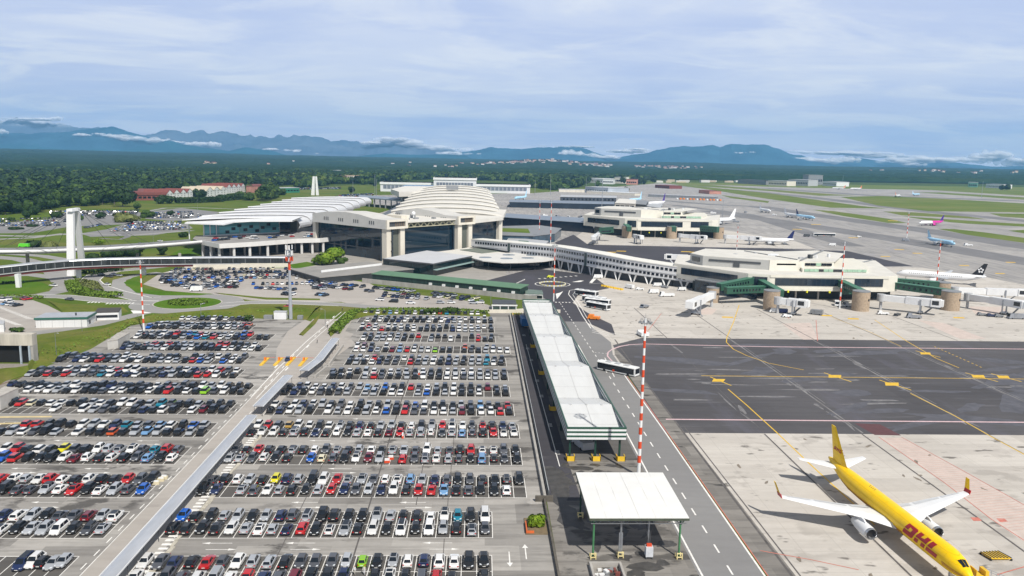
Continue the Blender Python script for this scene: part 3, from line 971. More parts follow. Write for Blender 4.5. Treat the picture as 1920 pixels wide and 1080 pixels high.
for k in KINDS:
 sh = car_shapes(k)
 lst = [('body', sh['body'].mesh('body', [PAINT, TRIM]))]
 lst.append(('windscreen', sh['windscreen'].mesh('windscreen', GLASSD)))
 lst.append(('rear_window', sh['rear_window'].mesh('rear_window', GLASSD)))
 for q in sh['side_window']:
  lst.append(('side_window', q.mesh('side_window', GLASSD)))
 for q in sh['wheel']:
  lst.append(('wheel', q.mesh('wheel', [TYRE, RIM])))
 for q in sh['headlamp']:
  lst.append(('headlamp', q.mesh('headlamp', LAMP)))
 for q in sh['tail_lamp']:
  lst.append(('tail_lamp', q.mesh('tail_lamp', TAIL)))
 for q in sh['number_plate']:
  lst.append(('number_plate', q.mesh('number_plate', PLATE)))
 CARMESH[k] = (lst, sh)
ROOFPAN = {}
for k in KINDS:
 L, W, Hh, belt, ws, rf, rr, rb, deck = KINDS[k]
 b = MB()
 rw = W / 2 * .66 - .1
 b.box(-rw, rw, rr + .16, rf - .12, Hh - .03, Hh + .012)
 ROOFPAN[k] = b.mesh('roof_panel', GLASSD)
def add_car(k, col, loc, rz, label, group, cat='car', scale=1.0):
 r = thing('car', label, cat, loc, rz, group, True)
 q = R_.uniform(.95, 1.05)
 r.scale = (q, q * R_.uniform(.96, 1.04), q * R_.uniform(.97, 1.04))
 c = tuple(v * scale for v in PAL[col][0])
 for nm, me in CARMESH[k][0]:
  o = bpy.data.objects.new(nm, me)
  o.parent = r
  C.objects.link(o)
  if nm == 'body':
   o.color = (*c, 1)
 if R_.random() < (.30 if col in 'WSC' else .12):
  o = bpy.data.objects.new('roof_panel', ROOFPAN[k])
  o.parent = r
  C.objects.link(o)
 return r
# rows of the right-hand car park: each double row is far side / near side, read
# left to right off the photograph, '.' is an empty bay
RIGHT = [
 ('WGBKRGWSSKGGGSNKSWBWWKK', 272, 908, 'WWGGWSWRBGMKKB.KWKGRK.K', 252, 907),
 ('UKKSSKSBGSKKKKSSKKWWTKW', 344, 909, 'KKKKWSWSBRKWSKWKWKWSKSG', 326, 910),
 ('GKWSKYBSKWRSSGWWLSBGKGKKGK', 401, 972, 'KB.SGWSKKSRBGSBWKRRLKGKKW', 383, 949),
 ('GKRKKSKWGSKSWKSSGWSGKRWWGK', 443, 966, 'SSGWKK.UCGKWMS.RGSWSGKLKGK', 430, 968),
 ('WRGAWWKWSKBKSSKWKSRWWGRKBS', 484, 961, 'KWWKSKBKWKSWKMRSSWGSLGKRWW', 473, 964),
 ('WGWBWSKGWKSKSKKUWKKKSKLGKR', 518, 951, 'KBWSK.WSWKSWUKRGGWWSMKWWRK', 508, 955),
 ('KBWWWBWGSLSUKKRGWSKWKKGMKS', 545, 946, 'KBKWGKGS.SSKWW.SUKSWKKW.KK', 536, 948),
 ('GKWKSWKWSSKWKKWSWWSGSG', 626, 944, 'KKK.SRGKKSKWKKWWGSSWSK', 625, 945),
 ('GSWRKGGWKSSWKBSKSSTGK', 660, 941, 'KSKWBGG.RGSWKBSKSSTWK', 654, 940),
 ('WMK.W.S.K......OK.SB', 671, 926, 'WWBSKMLRWSWNKK.KGKSWWW', 669, 950),
 ('KKSSKSKKR.KKK.K.KR.K', 684, 922, 'WKSSWSK...S..W...RKK', 681, 921),
 ('WRW.WWWKW.KKWKKWWWWWK', 680, 920, 'KSWRKKSKWKKKK.BWSSS.K', 680, 921),
 ('..KWKKBWKKKWKWBSWKKWK', 680, 920, 'WKWKKBWKKKWKWBSW.KWKK', 690, 920),
 ('', 0, 0, 'WKWKLWKKWKWWRTKKKWWK', 686, 907)]
LEFT = [
 ('....BWKSS', -20, 118, '', 0, 0),
 ('.BWSKGGMSW', -18, 218, '.WKSSWKGS', -20, 193),
 ('.RWSWRWKWKKRGK', -22, 287, 'KGGSWRKWSGU', 8, 268),
 ('WRKWKYGKWSSWGTRG', 10, 336, 'URKKKWMWKWKGLKW', 7, 324),
 ('..RRKKKWSWBTSGLWKUS', 8, 385, 'KSWGKS.WKKOKSLSKKSK', 4, 378),
 ('KRCKWWKKSWKWWKSTGKKSKKK', 23, 431, '.....W..WSGK.KBKWK.WMKK', 10, 418),
 ('BKKKKGSWGKKBGKKKWGSGKWSWKKK', 22, 465, '..WWWSKWKKGWWKKWKRKWKNGWKK', 22, 454),
 ('KGKWGWGGWRWWKGGSKWBGWRGW', 80, 445, 'SKRKRSGGTWBBWKGBSKKRRWKK', 58, 438),
 ('KGBKKKKWW.SKKK.KSGWKWG', 126, 458, 'K.BWKRKSWKWKKSWSKRUS.UWK', 115, 449),
 ('KK.SRKRKSSKKBRRKKGW', 236, 478, 'BSKKSSWKKSWKKKKWWKWWK', 233, 486),
 ('WKSKWBRKUTRWKKSWKUR', 262, 470, 'WKKSKKSKUTRWSKB.KK', 258, 500),
 ('KWSKKKKSWKKWKKWGWRO', 295, 468, 'UKKGKSSKKSWKWSGK', 280, 465),
 ('', 0, 0, 'WWSKKWKWGKKW', 344, 470)]
Y0, PITCH_Y = 140.6, 18.0
marks, bays = MB(), MB()
cars = []
def ordinal(i):
 return ('first second third fourth fifth sixth seventh eighth ninth tenth eleventh twelfth thirteenth fourteenth fifteenth sixteenth '
   'seventeenth eighteenth nineteenth twentieth').split()[i] if i < 20 else ('twenty-' + 'first second third fourth fifth sixth seventh eighth ninth'.split()[i - 20])
def px_at(px, Y):                                # world X of a photo column at distance Y on the ground
 lo, hi = 300., 1090.
 for _ in range(40):
  mid = (lo + hi) / 2
  if spot(px, mid).y > Y:
   lo = mid
  else:
   hi = mid
 return spot(px, lo).x
for side, rows in (('right', RIGHT), ('left', LEFT)):
 for i, (fs, fa, fb, ns, na, nb) in enumerate(rows):
  yl = (Y0 - PITCH_Y + (i * PITCH_Y) * (1.0 if side == 'right' else 1.0))
  if side == 'left' and i == 0:
   yl = Y0 - PITCH_Y
  xs_all = []
  for half, s_, a_, b_ in (('far', fs, fa, fb), ('near', ns, na, nb)):
   if not s_:
    continue
   yc = yl + (8.35 if half == 'far' else 2.85)
   xa, xb = px_at(a_, yc), px_at(b_, yc)
   n = len(s_)
   for j, ch in enumerate(s_):
    x = xa + (xb - xa) * j / (n - 1)
    xs_all.append(x)
    if ch != '.':
     cars.append((side, i, half, j, n, ch, x, yc))
  if xs_all:
   x0, x1 = min(xs_all) - 1.35, max(xs_all) + 1.35
   y1 = yl + (11.2 if fs else 5.6)
   bays.poly([(x0, yl, .056), (x1, yl, .056), (x1, y1, .056), (x0, y1, .056)])
   for yy in ([yl, yl + 5.6, y1] if fs and ns else [yl, y1]):
    marks.ribbon([(x0, yy), (x1, yy)], .15, .062)
   nb_ = max(1, round((x1 - x0) / 2.62))
   for q in range(nb_ + 1):
    x = x0 + (x1 - x0) * q / nb_
    marks.ribbon([(x, yl), (x, y1)], .14, .0625)
struct(bays.build('parking_bay', BAYM))
# arrows in the aisles
for yb, xs in ((138.6, (-6, -31, -46)), (156.2, (-34, -12)), (174.3, (-30,)), (192.6, (-38,)), (209.6, (-30, -6)), (120.6, (-20,)), (156.2, (-86,)), (138.4, (-88,)), (174, (-84, -100)), (192, (-80, -100)), (137, (-96,))):
 for x in xs:
  for dy, s in ((0, -1), (-2.4, 1)):
   marks.ribbon([(x - 2.4, yb + dy), (x + 1.6, yb + dy)], .16, .062)
   e = x + (1.6 if s > 0 else -2.4)
   pts = [(e, yb + dy - .38, .0622), (e + s * 1.5, yb + dy, .0622), (e, yb + dy + .38, .0622)]
   marks.poly(pts if s > 0 else pts[::-1])
for x, y, s in ((6.0, 133.2, -1), (9.0, 134.6, 1)):
 marks.ribbon([(x, y - 2.2), (x, y + 2)], .22, .062)
 e = y + 2 * s
 marks.poly([(x - .55, e, .0622), (x + .55, e, .0622), (x, e + s * 1.4, .0622)] if s > 0 else [(x + .55, e, .0622), (x - .55, e, .0622), (x, e + s * 1.4, .0622)])
struct(marks.build('bay_marking', LINEW))
# dark sealed joints across the right car park
jt = MB()
jt.ribbon([(-21.5, 100), (-21.8, 160), (-22.3, 235), (-21.5, 300)], .30, .0635)
jt.ribbon([(-7.0, 158), (-7.1, 172)], .25, .0635)
jt.ribbon([(-12.3, 155), (-12.5, 200)], .18, .0635)
jt.ribbon([(-35.0, 120), (-35.5, 180)], .16, .0635)
for yb in (137, 155.5, 173.5, 191.6):
 jt.ribbon([(-5.8, yb - 3.4), (-5.9, yb + 3.2)], .14, .0637)
struct(jt.build('pavement_joint', LINEK))
cars.sort(key=lambda c: hypot(c[6], c[7] + 0) + (0 if c[7] > 110 else 1e4))
R_ = random.Random(5)
KW = [('hatchback', 30), ('saloon', 14), ('estate', 16), ('suv', 26), ('minicar', 10), ('minivan', 4)]
def pick_kind(r):
 t = r.uniform(0, 100)
 for k, w in KW:
  t -= w
  if t < 0:
   return k
 return 'hatchback'
def jitter(r):
 return r.uniform(-.16, .16), r.uniform(-.35, .35), r.uniform(-.022, .022)
WORDS = dict(hatchback='hatchback', saloon='saloon', estate='estate car', suv='tall SUV', minicar='small city car', minivan='people carrier')
near_cars, rest = cars[:300], cars[300:]
for (side, i, half, j, n, ch, x, y) in near_cars:
 k = pick_kind(R_)
 if ch in 'UTYN':
  k = R_.choice(['hatchback', 'minicar', 'hatchback'])
 if (side, i, half, j) == ('left', 1, 'near', 5):
  k = 'minivan'
 dx, dy, dr = jitter(R_)
 face = (R_.random() < .5)
 # nose towards the tower or away from it
 rz = (pi if face else 0) + dr
 look = 'nose towards tower' if face else 'tail towards tower'
 jj = j if side == 'right' else n - 1 - j
 row = ordinal(i)
 label = f"{PAL[ch][1]} {WORDS[k]}, {look}, {side} car park, {row} double row {half} side, {ordinal(jj)} bay from walkway"
 words = label.split()
 if len(words) > 16:
  label = f"{PAL[ch][1]} {WORDS[k]}, {side} car park, {row} double row {half} side, {ordinal(jj)} from walkway"
 add_car(k, ch, (x + dx, y + dy, .06), rz, label, 'cars parked in the airport car parks', scale=R_.uniform(.85, 1.1))
# ---- the farther parked cars, one merged object
STUFFMATS = [solid_paint('car_' + PAL[c][1].replace(' ', '_'), PAL[c][0]) for c in PAL] + [GLASSD, TYRE]
PIDX = {c: i for i, c in enumerate(PAL)}
GI, TI = len(PAL), len(PAL) + 1
LOW = {}
for k in KINDS:
 L, W, Hh, belt, ws, rf, rr, rb, deck = KINDS[k]
 hw, hl = W / 2, L / 2
 b = MB()
 rings = []
 for y, zb, zt, f in ((hl, .34, .62, .8), (hl - .3, .24, belt - .16, .96), (ws, .24, belt, 1), (rb, .24, belt, 1), (-hl + .1, .26, deck - .05, .95), (-hl, .36, deck - .25, .85)):
  w = hw * f
  rings.append([(-.9 * w, y, zb), (.9 * w, y, zb), (w, y, (zb + zt) / 2), (.88 * w, y, zt), (-.88 * w, y, zt), (-w, y, (zb + zt) / 2)])
 b.loft(rings[::-1], 0)
 bw, rw = hw * .875, hw * .66
 R0 = [(-bw, rb, belt - .02), (bw, rb, belt - .02), (bw, ws, belt - .02), (-bw, ws, belt - .02)]
 R1 = [(-rw, rr, Hh - .03), (rw, rr, Hh - .03), (rw, rf, Hh - .03), (-rw, rf, Hh - .03)]
 b.loft([R0, R1], 1, cap0=False, cap1=False)
 b.poly(R1, 0)
 for q in (hl * .62, -hl * .62):
  b.box(-hw - .01, hw + .01, q - .3, q + .3, .06, .56, 2)
 LOW[k] = (np.array(b.v), b.f, b.m)
SV, SF, SM = [], [], []
def stuff_car(k, col, x, y, rz, z=.05):
 v, f, m = LOW[k]
 n = len(SV)
 c, s = cos(rz), sin(rz)
 for px_, py_, pz_ in v:
  SV.append((x + c * px_ - s * py_, y + s * px_ + c * py_, z + pz_))
 for q, mi in zip(f, m):
  SF.append(tuple(n + i for i in q))
  SM.append(PIDX[col] if mi == 0 else (GI if mi == 1 else TI))
for (side, i, half, j, n, ch, x, y) in rest:
 dx, dy, dr = jitter(R_)
 stuff_car(pick_kind(R_), ch, x + dx, y + dy, (pi if R_.random() < .5 else 0) + dr)
MIXC = 'WWWWWSSSSSGGGGGKKKKKKKKKKBBBUURLMC'
def row_px(a, b, fill=.9, skew=0., z=.05, pitch=2.6):
 p, q = spot(*a), spot(*b)
 d = q - p
 L = d.length
 an = atan2(d.y, d.x) + skew
 for i in range(int(L / pitch)):
  if R_.random() < fill:
   c = p + d * ((i + .5) * pitch / L)
   stuff_car(pick_kind(R_), R_.choice(MIXC), c.x + R_.uniform(-.3, .3), c.y + R_.uniform(-.4, .4), an + (pi if R_.random() < .5 else 0) + R_.uniform(-.06, .06), z)
# car park in front of the viaduct
for a, c in (([(345, 502), (545, 500)]), ([(325, 506.5), (552, 505)]), ([(318, 511), (566, 511)]), ([(308, 516), (580, 517)]), ([(300, 521), (590, 523)]), ([(298, 526), (470, 528)]), ([(300, 531), (460, 534)]), ([(322, 536.5), (450, 540)]), ([(345, 541), (400, 543)]),
    ([(470, 534), (600, 533)]), ([(478, 541), (560, 545)]), ([(575, 529), (690, 540)]), ([(585, 535), (665, 545)]), ([(590, 541), (620, 545)]), ([(530, 552), (565, 556)]), ([(585, 552), (620, 556)]),
    ([(690, 540), (780, 548)]), ([(690, 546), (700, 550)]), ([(716, 556), (815, 563)]), ([(718, 551), (790, 556)]), ([(810, 551), (900, 562)]), ([(812, 557), (895, 566)])):
 row_px(a, c, .86, R_.uniform(-.1, .1))
for x, y, k, c in ((738, 567, 'minivan', 'K'), (770, 570, 'saloon', 'W'), (826, 569, 'hatchback', 'S'), (846, 569, 'hatchback', 'W'), (888, 570, 'suv', 'S'), (900, 569, 'suv', 'W'), (712, 564, 'suv', 'W'), (540, 577, 'suv', 'R')):
 p = spot(x, y)
 stuff_car(k, c, p.x, p.y, R_.choice((1.4, -1.6)))
# far lots towards the woods
for i in range(4):
 row_px((-20, 424 - i * 4), (118 - i * 4, 423 - i * 4.4), .93)
for i in range(4):
 row_px((92, 405 - i * 2.6), (262, 402 - i * 2.2), .85)
for i in range(3):
 row_px((120, 420 - i * 3.2), (150, 417 - i * 3.2), .85)
for i in range(6):
 row_px((205 + i * 9, 434 - i * 3.4), (352 - i * 2, 430 - i * 2.6), .93)
for i in range(4):
 row_px((284 + i * 2, 409 - i * 3), (398 - i * 12, 408 - i * 3.4), .85)
row_px((160, 428), (195, 421), .8)
for a, c in (((15, 562), (2, 566)), ((40, 561), (60, 563)), ((8, 571), (40, 575)), ((14, 568), (34, 569))):
 row_px(a, c, .8)
for x, y, c in ((100, 537, 'W'), (200, 535, 'W'), (130, 563, 'G'), (300, 453, 'W'), (262, 458, 'W'), (190, 517, 'K'), (222, 518, 'S'), (212, 516, 'W'), (205, 520, 'G')):
 p = spot(x, y, 0 if y > 500 else 0)
 stuff_car('saloon', c, p.x, p.y, 1.2)
# cars on the forecourt deck (10 m up)
for a, c in (((398, 452), (470, 446)), ((468, 449), (560, 443.5)), ((400, 448), (480, 443)), ((560, 445), (640, 441)), ((500, 444), (590, 440))):
 p, q = spot(*a, 10.), spot(*c, 10.)
 n = int((q - p).length / 3.4)
 for i in range(n):
  if R_.random() < .7:
   t = p.lerp(q, (i + .5) / n)
   stuff_car(pick_kind(R_), R_.choice(MIXC), t.x, t.y, R_.uniform(-.2, .5) - .8, 10.0)
# employee cars far behind the terminal
for i in range(5):
 row_px((618 + i * 6, 372 - i * 1.6), (700, 370 - i * 1.6), .85)
for i in range(3):
 row_px((545, 356 - i * 1.3), (640, 354 - i * 1.3), .8)
def flush_stuff():
 me = bpy.data.meshes.new('parked_cars')
 me.from_pydata(SV, [], SF)
 for mt in STUFFMATS:
  me.materials.append(mt)
 me.polygons.foreach_set('material_index', SM)
 me.update()
 o = bpy.data.objects.new('parked_cars', me)
 C.objects.link(o)
 stuff(o, 'hundreds of small parked cars filling the farther rows of the car parks', 'cars')
# ---------------------------------------------------------------- canopies
def bus_canopy():
 x0n, x1n, x0f, x1f, y0, y1 = 21.3, 35.2, 19.8, 32.3, 180.6, 355.5
 zt, zb = 8.0, 4.95
 t = thing('bus_canopy', 'long white zigzag canopy roof with green striped fascia beside the service road', 'canopy', (27, 180.6, 0))
 X0 = lambda y: x0n + (x0f - x0n) * (y - y0) / (y1 - y0)
 X1 = lambda y: x1n + (x1f - x1n) * (y - y0) / (y1 - y0)
 # striped fascia on the four sides
 bands = [(0, .28), (1, .36), (0, .28), (1, .40), (0, .28), (1, .40)]
 tot = sum(h for _, h in bands)
 f = MB()
 z = zt
 for mi, h in bands:
  h2 = h * (zt - zb) / tot
  w = .16 if mi == 0 else .10
  za, zc = z - h2, z
  f.beam((X0(y0) - w, y0, (za + zc) / 2), (X1(y0) + w, y0, (za + zc) / 2), w * 2, h2, mi)
  f.beam((X0(y1) - w, y1, (za + zc) / 2), (X1(y1) + w, y1, (za + zc) / 2), w * 2, h2, mi)
  f.beam((X0(y0), y0 + w, (za + zc) / 2), (X0(y1), y1 - w, (za + zc) / 2), w * 2, h2, mi)
  f.beam((X1(y0), y0 + w, (za + zc) / 2), (X1(y1), y1 - w, (za + zc) / 2), w * 2, h2, mi)
  z = za
 f.build('fascia', [GREEN, WHITE], t)
 # folded roof: ridges level with the parapet, valleys lower
 folds = [(181.0, -2.1), (199.0, -.15), (212.0, -2.5), (238, -.15), (253, -2.5), (279, -.15), (294, -2.5), (318, -.15), (333, -2.3), (348, -.15), (355.1, -1.3)]
 r = MB()
 for (ya, za), (yb, zb_) in zip(folds, folds[1:]):
  p = [(X0(ya) + .2, ya, zt + za), (X1(ya) - .2, ya, zt + za), (X1(yb) - .2, yb, zt + zb_), (X0(yb) + .2, yb, zt + zb_)]
  q = [(a, b_, c - .18) for a, b_, c in p]
  r.hexa(q + p, 0)
  n = 3
  for i in range(1, n):                      # standing seams
   s = i / n
   a = Vector(p[0]).lerp(Vector(p[3]), s)
   b_ = Vector(p[1]).lerp(Vector(p[2]), s)
   r.beam(a + Vector((0, 0, .02)), b_ + Vector((0, 0, .02)), .08, .05, 0)
 r.build('roof', M('canopy_roof_sheet', (.60, .61, .61), .55, var=.05, scale=.5, stretch=(1, .12, 1)), t)
 g = MB()
 for ya, za in folds[2:-1:2]:
  g.box(X0(ya) + .3, X1(ya) - .3, ya - .14, ya + .14, zt + za + .0, zt + za + .05)
 g.build('valley_gutter', LGREY, t)
 g = MB()
 for (ya, za), (yb, zb_) in zip(folds, folds[1:]):
  for s in (.5,):
   xa, xb = X0(ya) + (X1(ya) - X0(ya)) * s, X0(yb) + (X1(yb) - X0(yb)) * s
   g.beam((xa, ya, zt + za + .04), (xb, yb, zt + zb_ + .04), .10, .05)
  for q in (.33, .66):
   y, z = ya + (yb - ya) * q, zt + za + (zb_ - za) * q
   g.box(X0(y) + .3, X1(y) - .3, y - .05, y + .05, z, z + .05)
  y, z = yb - .4, zt + zb_
  for k in range(3):
   x = X0(y) + 3 + k * 4
   g.obox(x, y, z, .5, .5, .22, 0)
 g.build('roof_seam', M('seam_grey', (.47, .475, .48), .6, var=.1), t)
 for y in [y0 + 1.2 + k * 19.2 for k in range(10)]:
  for s in (.06, .5, .92):
   x = X0(y) + (X1(y) - X0(y)) * s
   c = MB()
   c.box(x - .22, x + .22, y - .22, y + .22, 0.07, zb + .4)
   c.build('column', DGREEN, t)
 for y in [y0 - .4 + k * 38.4 for k in range(5)]:
  for s in (.06, .5, .92) if y < 185 else (.03,):
   x = X0(max(y, y0)) + (X1(y0) - X0(y0)) * s
   gd = MB()
   for a, b_, c_, d in ((-1.0, 1.0, -1., -.86), (-1., -.86, -1., .9), (.86, 1., -1., .9)):
    gd.box(x + a, x + b_, y + c_, y + d, .07, 1.25)
   gd.build('column_guard', YELLOWP, t)
 s = MB()
 s.box(X0(y0) + .6, X1(y0) - .6, y0 + .6, y0 + .9, zb - .35, zb)
 for k in range(16):
  y = y0 + 4 + k * 11
  s.box(X0(y) + .4, X1(y) - .4, y, y + .25, zb - .3, zb + .1)
 s.build('roof_beam', DGREEN, t)
bus_canopy()
def square_canopy():
 t = thing('flat_canopy', 'square flat white canopy on green posts standing by the road in the foreground', 'canopy', (28.8, 142.4, 0))
 x0, x1, y0, y1, z = 20.0, 37.7, 132.1, 152.9, 8.0
 r = MB()
 p = [(x0, y0), (x1, y0), (x1, y1), (x0, y1)]
 cx, cy = (x0 + x1) / 2, (y0 + y1) / 2
 n = len(r.v)
 r.prism(p, z - .12, z, 0)
 r.f.pop(1), r.m.pop(1)
 k = len(r.v)
 r.v.append((cx, cy, z + .22))
 for i in range(4):
  r.f.append((4 + i, 4 + (i + 1) % 4, k))
  r.m.append(0)
 r.build('roof', M('membrane_roof', (.72, .72, .70), .5, var=.04, scale=.35), t)
 g = MB()
 for k in range(1, 6):
  x = x0 + (x1 - x0) * k / 6
  g.beam((x, y0 + .1, z + .02 + .0), (x, cy, z + .04 + .22 * (1 - abs(k - 3) / 3)), .05, .03)
  g.beam((x, cy, z + .04 + .22 * (1 - abs(k - 3) / 3)), (x, y1 - .1, z + .02), .05, .03)
 g.build('roof_seam', M('seam_pale', (.62, .62, .60), .6, var=.1), t)
 f = MB()
 for a, b in ((0, 1), (1, 2), (2, 3), (3, 0)):
  f.beam((*p[a], z - .34), (*p[b], z - .34), .16, .42)
 f.build('edge_beam', M('olive_edge_beam', (.07, .085, .06), .5, var=.2, scale=.8), t)
 tr = MB()
 for y in (y0 + .5, cy, y1 - .5):
  tr.beam((x0 + .3, y, z - 1.3), (x1 - .3, y, z - 1.3), .12, .12)
  m = 14
  for i in range(m):
   a = x0 + .3 + (x1 - x0 - .6) * i / m
   b = x0 + .3 + (x1 - x0 - .6) * (i + 1) / m
   za, zb = (z - 1.3, z - .4) if i % 2 else (z - .4, z - 1.3)
   tr.beam((a, y, za), (b, y, zb), .08, .08)
 for x in (x0 + 5.5, x0 + 11.5):
  tr.beam((x, y0 + .5, z - .8), (x, y1 - .5, z - .8), .1, .5)
 tr.build('roof_truss', MGREY, t)
 LEG = M('bright_green_post', (.06, .20, .085), .45, var=.2, scale=.8)
 GUARD = M('pale_yellow_guard', (.70, .60, .30), .55, var=.12, scale=1.)
 for x, y, mt in ((20.9, 132.9, LEG), (36.4, 132.9, LEG), (20.7, 149.6, DGREEN), (36.2, 150.6, DGREEN), (25.9, 133.4, STEEL)):
  l = MB()
  l.tube((x, y, .07), (x, y, z - .5), .19, .19, 10)
  for s in (-1, 1):
   l.tube((x, y, z - 1.9), (x + s * .9, y, z - .55), .07, .07, 6)
  if mt is STEEL:
   l.box(x - .35, x + .35, y - .12, y + .12, .8, 4.6)
  l.build('post', mt, t)
  g = MB()
  for s in (-.45, .45):
   g.box(x + s - .08, x + s + .08, y - .75, y - .6, .07, 1.25)
   g.box(x + s - .08, x + s + .08, y + .5, y + .65, .07, .75)
   g.beam((x + s, y - .65, .16), (x + s, y + .6, .16), .1, .1)
  for zz in (.45, 1.15):
   g.box(x - .5, x + .5, y - .76, y - .60, zz - .08, zz + .08)
  g.build('post_guard', GUARD, t)
square_canopy()
# fuel or power unit under the flat canopy
t = thing('service_hoist', 'grey hose reel and white tank hanging under the flat white canopy', 'hoist', (31.0, 133.2, 0))
b = MB(); b.box(30.3, 31.6, 132.2, 133.5, .5, 2.3); b.build('tank', M('scuffed_white_tank', (.55, .57, .60), .45, var=.15, scale=1.), t)
b = MB(); b.tube((31, 134, 1.8), (31, 134, 7.4), .16); b.build('mast', STEEL, t)
b = MB(); b.tube((31, 133.6, 2.3), (30.5, 134.6, 6.8), .09); b.tube((31.2, 133.6, 2.3), (31.7, 134.6, 6.8), .06); b.build('hose', DGREY, t)
b = MB(); b.box(30.5, 31.4, 132.6, 133.1, 2.3, 2.75); b.build('valve_block', REDP, t)
b = MB()
for x in (30.4, 31.5):
 for y in (132.3, 133.4):
  b.box(x - .08, x + .08, y - .08, y + .08, .07, .55)
b.build('foot', DGREY, t)
# open skip at the bottom edge
t = thing('concrete_pit', 'open concrete walled pit with rubbish at the bottom of the yard', 'pit', (22.6, 126.8, 0))
b = MB()
b.box(19.8, 25.4, 129.4, 129.8, .06, 1.0); b.box(19.8, 20.2, 123, 129.4, .06, 1.0); b.box(25.0, 25.4, 123, 129.4, .06, 1.0)
b.build('wall', CONC, t)
b = MB()
for i in range(14):
 a = R_.uniform(20.6, 24.4); c = R_.uniform(124, 128.6)
 b.obox(a, c, .07, R_.uniform(.4, 1.3), R_.uniform(.3, 1.), R_.uniform(.2, .7), R_.uniform(0, 3), R_.choice((0, 1, 2)))
b.build('rubbish', [MGREY, WHITE, BRICKRED], t)
# retaining wall, railing and lane fence left of the delivery lane
t = thing('retaining_wall', 'low stained concrete wall and kerb between car park and delivery lane', 'wall', (14.5, 158, 0))
b = MB()
b.box(14.0, 14.4, 157.2, 358, .05, 1.15)
b.box(14.4, 14.55, 157.2, 358, 1.05, 1.15)
b.build('wall', CONC, t)
b = MB()
b.box(13.9, 14.3, 100, 156.6, .05, .9); b.box(12.2, 15.9, 156.6, 157.1, .05, 1.25)
b.build('kerb_wall', M('dark_stained_concrete', (.10, .09, .075), .9, var=.4, scale=.6), t)
t = thing('lane_fence', 'long grey green metal fence along the delivery lane', 'fence', (15.1, 158, 0))
for k in range(34):
 b = MB(); y = 158 + k * 6
 b.box(15.05, 15.17, y - .06, y + .06, .07, 2.0); b.build('post', STEEL, t)
b = MB()
b.box(15.08, 15.14, 158, 356, .35, 1.9)
b.build('mesh_panel', M('grey_green_fence', (.16, .20, .20), .6, var=.25, scale=.4, stretch=(1, 6, 1)), t)
b = MB(); b.box(15.05, 15.18, 158, 356, 1.9, 1.98); b.build('rail', LGREY, t)
# planting box with a shrub by the corner of the wall
t = thing('plant_bed', 'orange plastic barrier round a scrubby green bed by the yard wall', 'barrier', (10.4, 144.4, 0))
b = MB(); b.box(9.5, 9.7, 142, 146, .06, .9); b.box(9.7, 11.0, 142, 142.2, .06, .7); b.build('barrier', M('orange_plastic', (.62, .13, .03), .5, var=.12, scale=1.), t)
b = MB(); b.box(9.4, 13.6, 141.8, 148.6, .055, .25); b.build('soil', M('dry_soil', (.16, .12, .07), .95, var=.3, scale=1.), t)
# ---------------------------------------------------------------- covered walkway
WALKROOF = M('walkway_zinc_roof', (.50, .52, .555), .38, .35, var=.12, scale=.5, stretch=(1, .25, 1))
def walk(pts, w, label, posts=True, wall=False, zr=2.9):
 P = [Vector((p[0], p[1], 0)) for p in pts]
 t = thing('covered_walkway', label, 'walkway', P[0], group='covered walkway roofs')
 r = MB()
 n = len(P)
 secs = []
 for i in range(n):
  d = (P[min(i + 1, n - 1)] - P[max(i - 1, 0)]).normalized()
  u = Vector((d.y, -d.x, 0)) * w / 2
  prof = []
  for s in (-1, -.5, 0, .5, 1):
   prof.append(P[i] + u * s + Vector((0, 0, zr + .32 * (1 - s * s))))
  for s in (1, -1):
   prof.append(P[i] + u * s + Vector((0, 0, zr - .14)))
  secs.append(prof)
 r.loft(secs[::-1])
 r.build('roof', WALKROOF, t)
 e = MB()
 for s in (-1, 1):
  for i in range(n - 1):
   d = (P[i + 1] - P[i]).normalized()
   u = Vector((d.y, -d.x, 0)) * (w / 2 + .05) * s
   e.beam(P[i] + u + Vector((0, 0, zr - .02)), P[i + 1] + u + Vector((0, 0, zr - .02)), .10, .26)
 e.build('edge_gutter', WHITE, t)
 L = 0
 for i in range(n - 1):
  d = (P[i + 1] - P[i])
  m = max(1, int(d.length / 6))
  for k in range(m + 1):
   q = P[i] + d * (k / m)
   u = Vector((d.y, -d.x, 0)).normalized() * (w / 2 - .3)
   b = MB()
   for s in (-1, 1):
    b.tube(q + u * s + Vector((0, 0, .05)), q + u * s + Vector((0, 0, zr - .1)), .06, .06, 6)
   b.beam(q - u + Vector((0, 0, zr - .18)), q + u + Vector((0, 0, zr - .18)), .08, .1)
   b.build('post_frame', DGREY, t)
 if wall:
  b = MB()
  for i in range(n - 1):
   d = (P[i + 1] - P[i]).normalized()
   u = Vector((d.y, -d.x, 0)) * (w / 2 + 1.6)
   b.beam(P[i] + u + d * 1.5 + Vector((0, 0, .55)), P[i + 1] + u - d * 1.5 + Vector((0, 0, .55)), .5, 1.0)
  b.build('parapet_wall', KERBM, t)
 return t
walk([(-58.9, 60), (-58.9, 120), (-58.85, 203.4)], 2.7, 'longest straight grey walkway roof running up between the two car parks')
g0, g1 = spot(498, 757, 3), spot(534, 706, 3)
walk([(-59.4, 211.5), (-58.6, 242.5)], 2.7, 'short middle section of grey walkway roof beside the right car park')
walk([spot(570, 694, 3), spot(598, 673, 3), spot(629, 634, 3)], 2.8, 'bent far section of grey walkway roof with concrete wall by the toll lanes', wall=True)
b = MB()
for i in range(46):
 y = 100 + i * 2.25
 b.obox(-54.6 + R_.uniform(-.25, .25), y, .05, R_.uniform(.5, 1.1), 2.0, R_.uniform(.12, .3), R_.uniform(-.1, .1))
